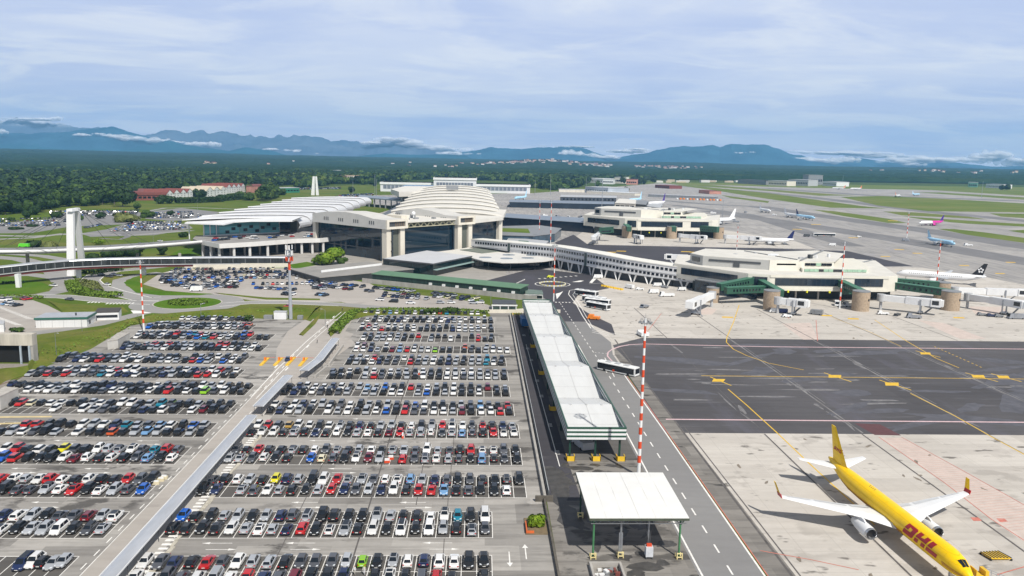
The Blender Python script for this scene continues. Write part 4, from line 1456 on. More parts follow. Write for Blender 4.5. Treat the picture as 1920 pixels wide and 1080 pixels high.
o = b.build('gravel_verge', M('pale_rubble_edge', (.46, .43, .36), .95, var=.25, scale=.8, world=True))
struct(o)
# ---------------------------------------------------------------- light masts
def mast(x, y, h, label, red=True, bands=12, r=.33, small=False, group='tall floodlight masts'):
 t = thing('light_mast', label, 'light mast', (x, y, 0), group=group)
 n = bands
 b = MB()
 b.tube((x, y, 0), (x, y, h), r, r * .55, 10)
 b.build('pole', WHITE if red else STEEL, t)
 for i in range(2, n if red else 0, 2):
  b = MB()
  b.tube((x, y, h * i / n), (x, y, h * (i + 1) / n), r * (1 - .45 * i / n) + .02, r * (1 - .45 * (i + 1) / n) + .02, 10)
  b.build('red_band', REDP, t)
 if small:
  b = MB()
  b.box(x - .9, x + .9, y - .12, y + .12, h - .1, h + .12)
  b.build('lamp_arm', STEEL, t)
  b = MB()
  for s in (-.7, 0, .7):
   b.box(x + s - .2, x + s + .2, y - .4, y + .1, h - .15, h + .1)
  b.build('floodlight', MGREY, t)
  return t
 b = MB()
 R = 1.2
 for zz, rr in ((h - .9, R), (h - .1, R * .9)):
  m = 14
  for i in range(m):
   a, c = 2 * pi * i / m, 2 * pi * (i + 1) / m
   b.beam((x + rr * cos(a), y + rr * sin(a), zz), (x + rr * cos(c), y + rr * sin(c), zz), .05, .05)
 for i in range(6):
  a = 2 * pi * i / 6
  b.beam((x, y, h - .9), (x + R * cos(a), y + R * sin(a), h - .9), .08, .08)
  b.beam((x + R * cos(a), y + R * sin(a), h - .9), (x + R * .9 * cos(a), y + R * .9 * sin(a), h - .1), .06, .06)
 b.tube((x, y, h), (x, y, h + 1.2), .04, .03, 5)
 b.build('lamp_ring', STEEL, t)
 for i in range(8):
  a = 2 * pi * i / 8
  f = MB()
  f.obox(x + (R + .15) * cos(a), y + (R + .15) * sin(a), h - 1.05, .34, .42, .34, a)
  f.build('floodlight', MGREY, t)
 return t
mast(36.5, 170.4, 36.3, 'nearest red and white banded mast rising beside the service road', bands=22, r=.42)
mast(37.7, 396.1, 29, 'red and white mast at the far end of the bus canopy', bands=14)
mast(-132.7, 316.4, 28.6, 'red and white mast at the edge of the left car park', bands=16, r=.38)
p = spot(1574, 579); mast(p.x, p.y, 33.4, 'red and white mast in front of the nearest pier building', bands=16, r=.36)
p = spot(1754, 551); mast(p.x, p.y, 30.5, 'red and white mast between the green gangways right of the pier', bands=16, r=.36)
p = spot(1700, 446); mast(p.x, p.y, 26, 'distant banded mast beside the pale blue airliner', bands=12, r=.4)
p = spot(1381, 471); mast(p.x, p.y, 22, 'thin banded mast behind the nearest pier roof', bands=12, r=.3)
p = spot(1032, 462); mast(p.x, p.y, 38, 'banded mast behind the white windowed link building', bands=14, r=.34)
p = spot(1011, 446); mast(p.x, p.y, 34, 'slim pale banded mast left of the curved grass roof', bands=12, r=.3)
p = spot(1242, 444); mast(p.x, p.y, 27, 'pale mast in front of the second pier windows', red=False, bands=8, r=.3)
p = spot(1128, 400); mast(p.x, p.y, 45, 'tall white mast behind the far terminal', red=False, bands=8, r=.5, small=True)
p = spot(1354, 417); mast(p.x, p.y, 26, 'faint mast on the apron left of the parked airliners', red=False, bands=8, r=.35, small=True)
for x, y, h, lb in ((53, 365, 26, 'lone floodlight post standing among the dark woods at left'), (703, 366, 38, 'left of three white lamp posts behind the terminal roof'), (706, 368, 30, 'shorter white lamp post beside the taller one behind the terminal'),
     (662, 368, 26, 'white lamp post on the grass slope behind the station'), (1003, 365, 30, 'white lamp post in front of the green wood'), (1032, 366, 42, 'white post with round head near the green wood'),
     (1099, 355, 26, 'lamp post by the distant cargo shed'), (1116, 357, 24, 'second lamp post by the distant cargo shed'), (1580, 344, 32, 'thin lamp post by the far apron'), (1840, 372, 40, 'lone thin post on the airfield grass')):
 p = spot(x, y)
 mast(p.x, p.y, h, lb, red=False, bands=5, r=.45 if p.y > 900 else .3, small=True, group='distant lamp posts')
# phone mast with antennas, cabin beside
t = thing('phone_mast', 'grey antenna mast with red and white head by the toll lanes', 'antenna mast', (-81.6, 344.9, 0))
b = MB(); b.tube((-81.6, 344.9, .05), (-81.6, 344.9, 21.5), .85, .55, 12); b.build('pole', M('pole_grey', (.33, .35, .38), .5, var=.12, scale=.5), t)
b = MB(); b.tube((-81.6, 344.9, 21.5), (-81.6, 344.9, 25), .55, .5, 12); b.build('red_band', REDP, t)
b = MB(); b.tube((-81.6, 344.9, 25), (-81.6, 344.9, 27.5), .5, .45, 12); b.tube((-81.6, 344.9, 28.5), (-81.6, 344.9, 32), .3, .25, 8); b.build('white_band', WHITE, t)
b = MB(); b.tube((-81.6, 344.9, 27.5), (-81.6, 344.9, 28.5), .5, .4, 12)
for zz in (25.2, 27.6, 30):
 b.tube((-81.6, 344.9, zz), (-81.6, 344.9, zz + .12), 1.3, 1.3, 12)
b.build('platform', STEEL, t)
for k, (zz, n) in enumerate(((25.4, 6), (28.0, 6), (30.4, 3))):
 for i in range(n):
  a = 2 * pi * i / n + k * .4
  b = MB(); b.obox(-81.6 + 1.5 * cos(a), 344.9 + 1.5 * sin(a), zz, .28, .5, 1.9, a); b.build('antenna', WHITE if k else REDP, t)
t = thing('equipment_cabin', 'white equipment cabin at the foot of the antenna mast', 'cabin', (*spot(526, 599)[:2], 0))
c = spot(525, 599)
b = MB(); b.obox(c.x, c.y + 1.4, .05, 5.2, 2.8, 3.2, 0); b.build('cabin', WHITE, t)
b = MB(); b.obox(c.x, c.y + 1.4, 3.25, 5.5, 3.1, .12, 0); b.build('roof', LGREY, t)
for s, w in ((-5.2, 3.6), (8.5, 2.2)):
 b = MB(); b.obox(c.x + s, c.y + 1., .05, w, 2., 1.6, 0); b.build('grey_unit', MGREY, t)
# street lamps of the left roads (slim, curved)
for x, y, h in ((1150, 0, 0),):
 pass
def street_lamp(x, y, h, label, a=0.):
 t = thing('street_lamp', label, 'street lamp', (x, y, 0), group='street lamps along the landside roads')
 b = MB(); b.tube((x, y, .03), (x, y, h), .11, .07, 6); b.tube((x, y, h), (x + 1.2 * cos(a), y + 1.2 * sin(a), h + .35), .05, .05, 5); b.build('pole', STEEL, t)
 b = MB(); b.obox(x + 1.5 * cos(a), y + 1.5 * sin(a), h + .28, .8, .28, .14, a); b.build('lamp', LGREY, t)
for x, y, h, lb in ((106, 668, 8, 'street lamp on the grass bank above the railway cutting'), (154, 622, 4, 'short lamp beside the road below the hut'), (377, 596, 6, 'lamp at the far edge of the left car park'), (288, 462, 12, 'grey lamp post below the viaduct parapet'), (610, 612, 7, 'lamp beside the lane to the toll islands'), (920, 578, 7, 'lamp by the gatehouse'), (752, 486, 8, 'lamp in front of the big glass wall'), (371, 405, 18, 'tall lamp left of the white station roof')):
 p = spot(x, y)
 street_lamp(p.x, p.y, h, lb, R_.uniform(0, 6))
# toll islands and barriers in the left car park entrance
TI_ = []
for i, (x0_, y0_, x1_, y1_) in enumerate(((489, 686, 503, 672), (515, 686, 529, 672), (538, 686, 552, 671), (562, 687, 575, 672))):
 a, c = spot(x0_, y0_), spot(x1_, y1_)
 t = thing('toll_island', ['leftmost yellow toll island with ticket machine', 'yellow toll island just left of the blue car', 'yellow toll island just right of the blue car', 'rightmost yellow toll island next to the walkway roof'][i], 'toll island', a, group='yellow toll islands at the car park entry')
 b = MB(); b.beam(a + Vector((0, 0, .2)), c + Vector((0, 0, .2)), 1.1, .4); b.build('kerb', YELLOWP, t)
 m_ = a.lerp(c, .55)
 b = MB(); b.obox(m_.x, m_.y, .4, .5, .5, 1.2, 0); b.build('ticket_machine', ORANGE, t)
 b = MB(); b.tube((m_.x, m_.y + 1, 1.2), (m_.x + 3.2, m_.y + 1, 1.25), .05); b.box(m_.x - .2, m_.x + .2, m_.y + .8, m_.y + 1.2, .4, 1.3); b.build('barrier_arm', REDP, t)
p = spot(540, 676); stuff_car('hatchback', 'B', p.x, p.y, .1)
for x, y in ((440, 614),):
 pass
# barrier pieces (red and white) standing in the right car park
for x, y, lb in ((861, 868, 'left red and white plastic barrier standing in an empty bay'), (868, 862, 'right red and white plastic barrier standing in an empty bay')):
 p = spot(x - 135, y)
 t = thing('plastic_barrier', lb, 'barrier', (p.x, p.y, .06), group='red and white plastic barriers')
 b = MB(); b.obox(p.x, p.y, .06, 1.3, .5, .55, .1); b.build('base', REDP, t)
 b = MB(); b.obox(p.x, p.y, .61, 1.1, .35, .5, .1); b.build('top', WHITE, t)
for k, (x, y, lb) in enumerate(((755, 822, 'red and white barrier beside a red car by the dark joint'), (785, 703, 'red barrier between parked cars in the far rows'))):
 p = spot(x, y)
 t = thing('plastic_barrier', lb, 'barrier', (p.x, p.y, .06), group='red and white plastic barriers')
 b = MB(); b.obox(p.x, p.y + .4, .06, .5, 1.4, .6, .1); b.build('base', REDP, t)
 b = MB(); b.obox(p.x, p.y + .4, .66, .35, 1.2, .6, .1); b.build('top', WHITE, t)
# concrete blocks and sign at the left lot
for k, (x, y) in enumerate(((293, 908), (302, 902), (308, 898))):
 p = spot(x, y)
 t = thing('concrete_block', ['nearest cream block', 'middle cream block', 'farthest cream block'][k] + ' at the end of a parking row beside the lane', 'block', (p.x, p.y, 0), group='cream traffic blocks')
 b = MB(); b.prism([(p.x - .7, p.y - .4), (p.x + .7, p.y - .4), (p.x + .7, p.y + .4), (p.x - .7, p.y + .4)], .05, .62); b.build('body', M('cream_block', (.62, .55, .38), .8, var=.15, scale=1.), t)
 b = MB(); b.prism([(p.x - .5, p.y - .25), (p.x + .5, p.y - .25), (p.x + .5, p.y + .25), (p.x - .5, p.y + .25)], .622, .85); b.build('cap', WHITE, t)
# people on foot by the lime green car and in the lot
def person(x, y, top, low, label, a=0., scale=1.):
 """one continuous skinned figure in mid stride"""
 V = [(0, 0, .95), (0, .02, 1.2), (0, .02, 1.42), (0, .03, 1.54), (0, .05, 1.66),
   (-.09, 0, .9), (-.10, .12, .50), (-.10, .02, .08), (-.10, .14, .04),
   (.09, 0, .9), (.10, .03, .48), (.10, -.2, .10), (.10, -.08, .04),
   (-.19, .02, 1.40), (-.25, -.06, 1.12), (-.24, .06, .88), (.19, .02, 1.40), (.25, .06, 1.12), (.24, .20, .92)]
 E = [(0, 1), (1, 2), (2, 3), (3, 4), (0, 5), (5, 6), (6, 7), (7, 8), (0, 9), (9, 10), (10, 11), (11, 12), (2, 13), (13, 14), (14, 15), (2, 16), (16, 17), (17, 18)]
 RR = [.14, .135, .13, .06, .105, .09, .065, .045, .04, .09, .065, .045, .04, .06, .045, .035, .06, .045, .035]
 me = bpy.data.meshes.new('body')
 me.from_pydata(V, E, [])
 o = bpy.data.objects.new('person', me)
 C.objects.link(o)
 sk = o.modifiers.new('skin', 'SKIN')
 for i, d in enumerate(me.skin_vertices[0].data):
  d.radius = (RR[i], RR[i])
  d.use_root = (i == 0)
 o.modifiers.new('sub', 'SUBSURF').render_levels = 1
 m, nt, bs = newmat('clothing')
 tc = nt.nodes.new('ShaderNodeTexCoord')
 sp = nt.nodes.new('ShaderNodeSeparateXYZ')
 lk(nt, tc.outputs['Object'], sp.inputs[0])
 cr = nt.nodes.new('ShaderNodeValToRGB')
 cr.color_ramp.interpolation = 'CONSTANT'
 e = cr.color_ramp.elements
 e[0].position, e[0].color = 0, (.02, .02, .02, 1)
 e[1].position, e[1].color = .05, (*low, 1)
 for pos, c in ((.52, top), (.80, (.45, .28, .2)), (.93, (.05, .03, .02))):
  q = e.new(pos)
  q.color = (*c, 1)
 dv = nt.nodes.new('ShaderNodeMath'); dv.operation = 'DIVIDE'; dv.inputs[1].default_value = 1.85
 lk(nt, sp.outputs['Z'], dv.inputs[0]); lk(nt, dv.outputs[0], cr.inputs[0]); lk(nt, cr.outputs[0], bs.inputs['Base Color'])
 bs.inputs['Roughness'].default_value = .85
 me.materials.append(m)
 o.location = (x, y, .06)
 o.rotation_euler = (0, 0, a)
 o.scale = (scale,) * 3
 tag(o, label, 'person', 'people walking in the car parks')
p = spot(665, 1079); person(p.x, p.y, (.7, .7, .7), (.5, .48, .42), 'left person in pale clothes walking below the lime green car', 2.6)
p = spot(683, 1079); person(p.x, p.y, (.62, .6, .55), (.6, .6, .62), 'right person in pale clothes walking below the lime green car', 2.9)
p = spot(614, 616); person(p.x, p.y, (.03, .03, .04), (.02, .02, .03), 'dark clothed person walking beside the lane to the toll islands', 2.9)
p = spot(642, 583); person(p.x, p.y, (.03, .03, .05), (.03, .03, .05), 'dark clothed person at the road junction by the hedge', 1.)
p = spot(595, 644); person(p.x, p.y, (.04, .04, .05), (.03, .03, .03), 'dark clothed person crossing in front of the far walkway roof', 1.5)
# ---------------------------------------------------------------- aircraft
# local frame: nose at the origin pointing to -Y, tail towards +Y
ENGDARK = M('engine_intake_dark', (.015, .015, .017), .5, var=.1, scale=1)
ENGLIP = M('polished_intake_lip', (.55, .56, .58), .25, .8, var=.08, scale=1)
WINGW = M('wing_white', (.74, .75, .76), .4, var=.05, scale=.6, stretch=(1, .2, 1))
WINGG = M('wing_grey', (.45, .47, .49), .4, var=.07, scale=.6)
DHLY = M('airliner_yellow', (.90, .57, .0), .42, var=.07, scale=.35, spec=.35, coat=.1)
DHLR = M('letter_red', (.38, .008, .012), .4, var=.08, scale=.6)
DHLR2 = M('belly_stripe_red', (.40, .10, .015), .45, var=.1, scale=.5)
def fuselage_rings(L, R, zc, n=20, drop=.35, tail=.32):
 rings = []
 nose = [(0, .03), (.008, .24), (.02, .42), (.045, .66), (.075, .86), (.11, .97), (.14, 1.)]
 st = [(f, r, -drop * (1 - min(1, f / .13)) ** 1.6) for f, r in nose]
 st += [(f, 1., 0.) for f in (.3, .5, 1 - tail)]
 for f, r, u in ((.77, .955, .05), (.84, .80, .20), (.90, .60, .38), (.95, .40, .55), (.985, .22, .68), (1., .10, .72)):
  st.append((f, r, u))
 st.sort()
 for f, r, u in st:
  rings.append([(R * r * cos(2 * pi * i / n), L * f, zc + R * u + R * r * sin(2 * pi * i / n)) for i in range(n)])
 return rings
def surf(mb, pts, th, m=0, dih=0.):
 """tapered aerofoil slab from plan points [(x, yLE, yTE, z)]"""
 rings = []
 for i, (x, a, b, z) in enumerate(pts):
  c = b - a
  t = th * c
  rings.append([(x, a, z), (x, a + .12 * c, z + .45 * t), (x, a + .35 * c, z + .6 * t), (x, a + .7 * c, z + .35 * t), (x, b, z), (x, a + .6 * c, z - .25 * t), (x, a + .3 * c, z - .4 * t), (x, a + .1 * c, z - .3 * t)])
 if pts[-1][0] < pts[0][0]:
  rings = [r[::-1] for r in rings]
 mb.loft(rings, m)
def vsurf(mb, pts, th, m=0):
 """upright fin from [(z, yLE, yTE)]"""
 rings = []
 for z, a, b in pts:
  c = b - a
  t = th * c / 2
  rings.append([(0, a, z), (t, a + .3 * c, z), (t * .7, a + .7 * c, z), (0, b, z), (-t * .7, a + .7 * c, z), (-t, a + .3 * c, z)])
 mb.loft(rings, m)
def airliner(name, label, L, R, zc, hs, body, fin, tailm, engm, wingm, loc, rz, winglet=None, detail=False, wing=None, group='parked airliners', finh=None, bellym=None, eng=True):
 t = thing(name, label, 'aircraft', loc, rz, group, True)
 fus = MB()
 rings = fuselage_rings(L, R, zc)
 fus.loft(rings[::-1] if False else rings, 0)
 if bellym:
  # lower third painted
  nr = len(rings[0])
  k = 0
  for a in range(len(rings) - 1):
   for i in range(nr):
    mid = (i + .5) / nr * 2 * pi
    if sin(mid) < -.62:
     fus.m[k] = 1
    k += 1
 fo = fus.build('fuselage', [body, bellym or body], t, smooth=True)
 w = wing or dict(le=.41, te=.60, tle=.60, tte=.632, kx=.34, kte=.585)
 for s in (-1, 1):
  b = MB()
  z0 = zc - R * .55
  tip = z0 + hs * .10
  surf(b, [(s * R * .55, L * (w['le'] - .02), L * w['te'], z0), (s * hs * w['kx'], L * (w['le'] + (w['tle'] - w['le']) * w['kx']), L * w['kte'], z0 + hs * .035), (s * hs, L * w['tle'], L * w['tte'], tip)], .11)
  wo = b.build('wing', wingm, t)
  if detail:
   for u0, u1 in ((.13, .32), (.36, .66), (.70, .92)):
    q = []
    for u, cc in ((u0, .75), (u1, .75), (u1, .96), (u0, .96)):
     kx = w['kx']
     if u < kx:
      v = u / kx
      le, te = L * (w['le'] + (w['tle'] - w['le']) * u), L * (w['te'] + (w['kte'] - w['te']) * v)
      zz = z0 + hs * .035 * v
     else:
      v = (u - kx) / (1 - kx)
      le, te = L * (w['le'] + (w['tle'] - w['le']) * u), L * (w['kte'] + (w['tte'] - w['kte']) * v)
      zz = z0 + hs * (.035 + .065 * v)
     c = te - le
     q.append((s * hs * u, le + c * cc, zz + .11 * c * (.35 * (1 - cc) / .3) + .05))
    b = MB()
    b.poly(q if s > 0 else q[::-1])
    b.build('flap', M('flap_grey', (.56, .575, .59), .45, var=.08, scale=.8), wo)
  if winglet:
   b = MB()
   rg = []
   for z, a, c in ((tip, L * w['tle'], L * w['tte']), (tip + 2.6, L * (w['tle'] + .03), L * (w['tte'] + .02))):
    o = (z - tip) * .28
    rg.append([(s * (hs + o), a, z), (s * (hs + o) + .06, (a + c) / 2, z), (s * (hs + o), c, z), (s * (hs + o) - .06, (a + c) / 2, z)])
   b.loft(rg if s > 0 else [r[::-1] for r in rg], 0)
   b.build('winglet', winglet, t)
   if detail:
    b = MB()
    o = .28 * .55
    rg = []
    for z, q in ((tip - .02, 0), (tip + .75, .22)):
     rg.append([(s * (hs + q) + dx, L * (w['tle'] + .004 * q) + dy, z) for dx, dy in ((-.09, -.06), (.09, -.06), (.09, L * (w['tte'] - w['tle']) + .08), (-.09, L * (w['tte'] - w['tle']) + .08))])
    b.loft(rg)
    b.build('winglet_root', DHLR, t)
  b = MB()
  zt = zc + R * .45
  surf(b, [(s * R * .2, L * .875, L * .975, zt), (s * hs * .39, L * .963, L * .995, zt + .7)], .10)
  b.build('tailplane', wingm, t)
  if eng:
   ex, ey, ez = s * hs * .335, L * (w['le'] + (w['tle'] - w['le']) * .335) - L * .075, zc - R * 1.02
   er = R * .62
   b = MB()
   prof = [(0, .80), (.03, .93), (.12, 1.), (.45, 1.), (.75, .84), (1., .62)]
   el = L * .125
   rg = []
   for f, r in prof:
    rg.append([(ex + er * r * cos(2 * pi * i / 16), ey + el * f, ez + er * r * sin(2 * pi * i / 16)) for i in range(16)])
   b.loft(rg, 0, cap0=False, cap1=True)
   eo = b.build('engine', engm, t, smooth=True)
   b = MB()
   b.tube((ex, ey + .5, ez), (ex, ey + .6, ez), er * .86, n=16)
   b.build('fan', ENGDARK, eo)
   b = MB()
   rg = []
   for f, r in ((.5, .84), (.0, .80), (-.05, .86), (.02, .93), (.12, .985)):
    rg.append([(ex + er * r * cos(2 * pi * i / 16), ey + f * (1 if f > .3 else el) if f > .3 else ey + el * f * .5, ez + er * r * sin(2 * pi * i / 16)) for i in range(16)])
   b.loft(rg, 0, cap0=False, cap1=False)
   b.build('intake_lip', ENGLIP if detail else engm, eo)
   b = MB()
   b.hexa([(ex - .14, ey + el * .25, ez + er * .8), (ex + .14, ey + el * .25, ez + er * .8), (ex + .14, ey + el * 1.15, ez + er * .6), (ex - .14, ey + el * 1.15, ez + er * .6),
     (ex - .14, ey + el * .45, ez + er * 1.35), (ex + .14, ey + el * .45, ez + er * 1.35), (ex + .14, ey + el * 1.2, ez + er * 1.5), (ex - .14, ey + el * 1.2, ez + er * 1.5)])
   b.build('pylon', engm, t)
 b = MB()
 fh = finh or hs * .42
 zb = zc + R * .75
 vsurf(b, [(zb - .6, L * .80, L * .965), (zb + fh * .12, L * .845, L * .966), (zb + fh, L * .962, L * 1.003)], .09)
 b.build('tail_fin', fin, t)
 for x, y in ((0, L * .115), (-L * .075, L * .545), (L * .075, L * .545)):
  b = MB()
  b.tube((x, y, .5), (x, y, zc - R * .7), .14, .16, 8)
  for dx in (-.32, .32):
   for dy in ((0,) if x == 0 else (-.6, .6)):
    b.tube((x + dx - .17, y + dy, .5), (x + dx + .17, y + dy, .5), .5 if x else .42, n=12, m=1)
  b.build('landing_gear', [STEEL, BLACK], t)
 b = MB()
 for s in (-1, 1):
  for k in range(3):
   a0, a1 = (.03 + k * .34), (.03 + k * .34 + .30)
   pts = []
   for f, an in ((.034, a0), (.034, a1), (.062, a1), (.062, a0)):
    fr = .565 + (f - .034) / .028 * .22
    u = -.35 * (1 - f / .13) ** 1.6
    q = radians(90) - s * a1 * 1.35 if an == a1 else radians(90) - s * a0 * 1.35
    pts.append((R * (fr + .015) * cos(q) * 1.02, L * (f + .006 * k), zc + R * u + R * (fr + .02) * sin(q) * 1.03))
   b.poly(pts if s < 0 else pts[::-1])
 b.build('cockpit_window', GLASSD, t)
 if not detail:
  for s in (-1, 1):
   b = MB()
   for k in range(int(L * .62 / 1.1)):
    y = L * .15 + k * 1.1
    x = s * (R * .975 + .02)
    b.box(x - .03, x + .03, y, y + .42, zc + R * .18, zc + R * .34)
   b.build('cabin_window', GLASSD, t)
 return t
def letter_polys(ch):
 """strokes of slanted block capitals in a unit box"""
 if ch == 'D':
  return [[(0, 0), (.86, 0), (1., .14), (1., .42), (0, .42)][::1], [(0, .50), (.36, .50), (.36, 1), (0, 1)], [(.64, .42), (1, .42), (1, .86), (.86, 1), (.36, 1), (.36, .72), (.64, .72)]]
 if ch == 'H':
  return [[(0, 0), (.36, 0), (.36, .36), (0, .36)], [(0, .44), (.36, .44), (.36, 1), (0, 1)], [(.64, 0), (1, 0), (1, .36), (.64, .36)], [(.36, .44), (.64, .44), (.64, .44), (1, .44), (1, 1), (.64, 1), (.64, .66), (.36, .66)]]
 return [[(0, 0), (1, 0), (1, .36), (0, .36)], [(0, .44), (.40, .44), (.40, 1), (0, 1)]]
def wrap_letters(name, parent, word, y_start, lw, lh, gap, slant, R, zc, ang0, s, mat, off=.02):
 """letters laid round the fuselage side, reading from tail to nose on side s"""
 b = MB()
 for i, ch in enumerate(word):
  for pl in letter_polys(ch):
   cells = []
   # cut each stroke into thin slices so that it follows the curve
   ys = sorted({v for _, v in pl})
   n = 8
   lo, hi = min(ys), max(ys)
   for k in range(n):
    va, vb = lo + (hi - lo) * k / n, lo + (hi - lo) * (k + 1) / n
    def span(v):
     xs = []
     m = len(pl)
     for a in range(m):
      (x0, v0), (x1, v1) = pl[a], pl[(a + 1) % m]
      if (v0 - v) * (v1 - v) <= 0 and abs(v1 - v0) > 1e-9:
       xs.append(x0 + (x1 - x0) * (v - v0) / (v1 - v0))
     return (min(xs), max(xs)) if xs else None
    A, B_ = span(va + 1e-4), span(vb - 1e-4)
    if not A or not B_:
     continue
    def P(u, v):
     uu = i * (lw + gap) + u * lw + v * lh * slant
     an = ang0 + v * lh / R
     return (s * (R + off) * cos(an), y_start - uu, zc + (R + off) * sin(an))
    q = [P(A[0], va), P(A[1], va), P(B_[1], vb), P(B_[0], vb)]
    b.poly(q if s < 0 else q[::-1])
 return b.build(name, mat, parent)
# the yellow freighter in the foreground
NX, NY, TX, TY = 81.2, 118.6, 78.75, 168.6
ang = atan2(TX - NX, TY - NY)
FL, FR, FZ = 49.4, 1.95, 4.15
W757 = dict(le=.395, te=.60, tle=.596, tte=.63, kx=.33, kte=.585)
jet = airliner('cargo_plane', 'yellow twin engined freight aircraft with white wings and red lettering parked in the foreground', FL, FR, FZ, 19.6, DHLY, DHLY, DHLY, WINGW, WINGW,
    (NX, NY, .06), -ang, winglet=DHLY, detail=True, wing=W757, group='aircraft on the near apron', finh=7.6)
wrap_letters('fuselage_lettering', jet, 'DHL', 15.4 + 1.6, 3.1, 2.2, .42, .42, FR, FZ, radians(-13), -1, DHLR)
wrap_letters('fuselage_lettering', jet, 'DHL', 15.4 + 1.6, 3.1, 2.2, .42, .42, FR, FZ, radians(-13), 1, DHLR)
# lines before and behind the letters, lower stripes
def panel_mat():
 nt = DHLY.node_tree
 bs = nt.nodes['Principled BSDF']
 src = bs.inputs['Base Color'].links[0].from_socket
 tc = nt.nodes.new('ShaderNodeTexCoord')
 sp = nt.nodes.new('ShaderNodeSeparateXYZ')
 cb = nt.nodes.new('ShaderNodeCombineXYZ')
 br = nt.nodes.new('ShaderNodeTexBrick')
 lk(nt, tc.outputs['Object'], sp.inputs[0])
 lk(nt, sp.outputs['Y'], cb.inputs[0])
 lk(nt, sp.outputs['Z'], cb.inputs[1])
 lk(nt, cb.outputs[0], br.inputs['Vector'])
 for q, v in (('Scale', 1.), ('Brick Width', 2.6), ('Row Height', .95), ('Mortar Size', .035)):
  br.inputs[q].default_value = v
 mx = nt.nodes.new('ShaderNodeMix')
 mx.data_type = 'RGBA'
 mx.inputs[7].default_value = (.55, .30, .0, 1)
 mu = nt.nodes.new('ShaderNodeMath')
 mu.operation = 'MULTIPLY'
 mu.inputs[1].default_value = .4
 lk(nt, br.outputs['Fac'], mu.inputs[0])
 lk(nt, mu.outputs[0], mx.inputs[0])
 lk(nt, src, mx.inputs[6])
 lk(nt, mx.outputs[2], bs.inputs['Base Color'])
panel_mat()
def side_stripe(name, y0, y1, a0, a1, mat, off=.015):
 for s in (-1, 1):
  b = MB()
  n = 24
  for k in range(n):
   ya, yb = y0 + (y1 - y0) * k / n, y0 + (y1 - y0) * (k + 1) / n
   def P(y, an):
    f = y / FL
    r, u = 1., 0.
    if f > .68:
     for (fa, ra, ua), (fb, rb, ub) in zip(((.68, 1, 0), (.77, .955, .05), (.84, .80, .20), (.90, .60, .38)), ((.77, .955, .05), (.84, .80, .20), (.90, .60, .38), (.95, .40, .55))):
      if fa <= f <= fb:
       q = (f - fa) / (fb - fa)
       r, u = ra + (rb - ra) * q, ua + (ub - ua) * q
    elif f < .14:
     T = [(0, .03), (.008, .24), (.02, .42), (.045, .66), (.075, .86), (.11, .97), (.14, 1.)]
     for (fa, ra), (fb, rb) in zip(T, T[1:]):
      if fa <= f <= fb:
       r = ra + (rb - ra) * (f - fa) / (fb - fa)
     u = -.35 * (1 - min(1, f / .13)) ** 1.6
    return (s * (FR * r + off) * cos(an), y, FZ + FR * u + (FR * r + off) * sin(an))
   q = [P(yb, a0), P(ya, a0), P(ya, a1), P(yb, a1)]
   b.poly(q if s < 0 else q[::-1])
  b.build(name, mat, jet)
for a in (-20, -29, -38):
 side_stripe('belly_stripe', 17.2, 41, radians(a - 2.4), radians(a + 2.4), DHLR2)
side_stripe('belly_band', 17.5, 42, radians(-68), radians(-45), DHLR2)
for a in (-4, -12, -20):
 side_stripe('nose_stripe', .9, 5.4, radians(a - 2.0), radians(a + 2.0), DHLR2)
# fin lettering on both faces
for s in (-1, 1):
 b = MB()
 for i, ch in enumerate('DHL'):
  for pl in letter_polys(ch):
   pts = []
   for u, v in pl:
    uu = i * 1.25 + u * 1.0 + v * .45
    y = 47.9 - uu * .95 - (.55 if i == 0 else .55)
    z = 8.35 + v * .75 - uu * .0
    c0 = .845 * FL + (z - 6.5) * (FL * .117 / 6.7)
    pts.append((s * .245, y, z))
   b.poly(pts if s < 0 else pts[::-1])
 b.build('fin_lettering', DHLR, jet)
b = MB()
for k in range(8):
 b.box(-.3 + (k % 2) * .35, -.1 + (k % 2) * .35, 30 + k * .3, 30.15 + k * .3, FZ + FR - .01, FZ + FR + .03)
b.build('roof_fitting', DGREY, jet)
# stairs and belt at the nose
t = thing('boarding_steps', 'grey mobile steps with orange platform at the right of the freighter nose', 'boarding steps', (84.5, 120, .06))
b = MB(); b.box(83.0, 85.2, 120.4, 122.2, 3.0, 3.15); b.box(83.0, 83.15, 120.4, 122.2, 3.15, 4.2); b.box(84.6, 85.2, 120.4, 122.2, 3.15, 4.0); b.build('platform', YELLOWP, t)
b = MB(); b.hexa([(85.2, 120.6, 2.7), (93, 117.4, .3), (93, 118.8, .3), (85.2, 122., 2.7), (85.2, 120.6, 2.9), (93, 117.4, .5), (93, 118.8, .5), (85.2, 122., 2.9)]); b.build('stair_flight', STEEL, t)
for dy in (0, 1.35):
 b = MB(); b.beam((85.2, 120.6 + dy, 3.9), (93, 117.4 + dy, 1.5), .07, .07)
 for k in range(8):
  q = k / 7
  b.beam((85.2 + 7.8 * q, 120.6 + dy - 3.2 * q, 2.85 - 2.4 * q), (85.2 + 7.8 * q, 120.6 + dy - 3.2 * q, 3.9 - 2.4 * q), .05, .05)
 b.build('handrail', STEEL, t)
b = MB()
for x, y in ((83.4, 120.7), (84.9, 121.9), (88, 119.2), (91.5, 118)):
 b.tube((x, y, .06), (x, y, 2.6 if x < 86 else 1.0), .09, n=6)
 b.tube((x - .15, y, .3), (x + .15, y, .3), .3, n=10, m=1)
b.build('chassis', [STEEL, BLACK], t)
t = thing('net_rack', 'low yellow and black striped cargo dolly right of the freighter nose', 'dolly', (90, 125, .06))
b = MB()
p = S([(1838, 1040), (1870, 1038), (1896, 1052), (1858, 1052)])
b.prism([(q.x, q.y) for q in p], .35, .55)
b.build('deck', YELLOWP, t)
b = MB()
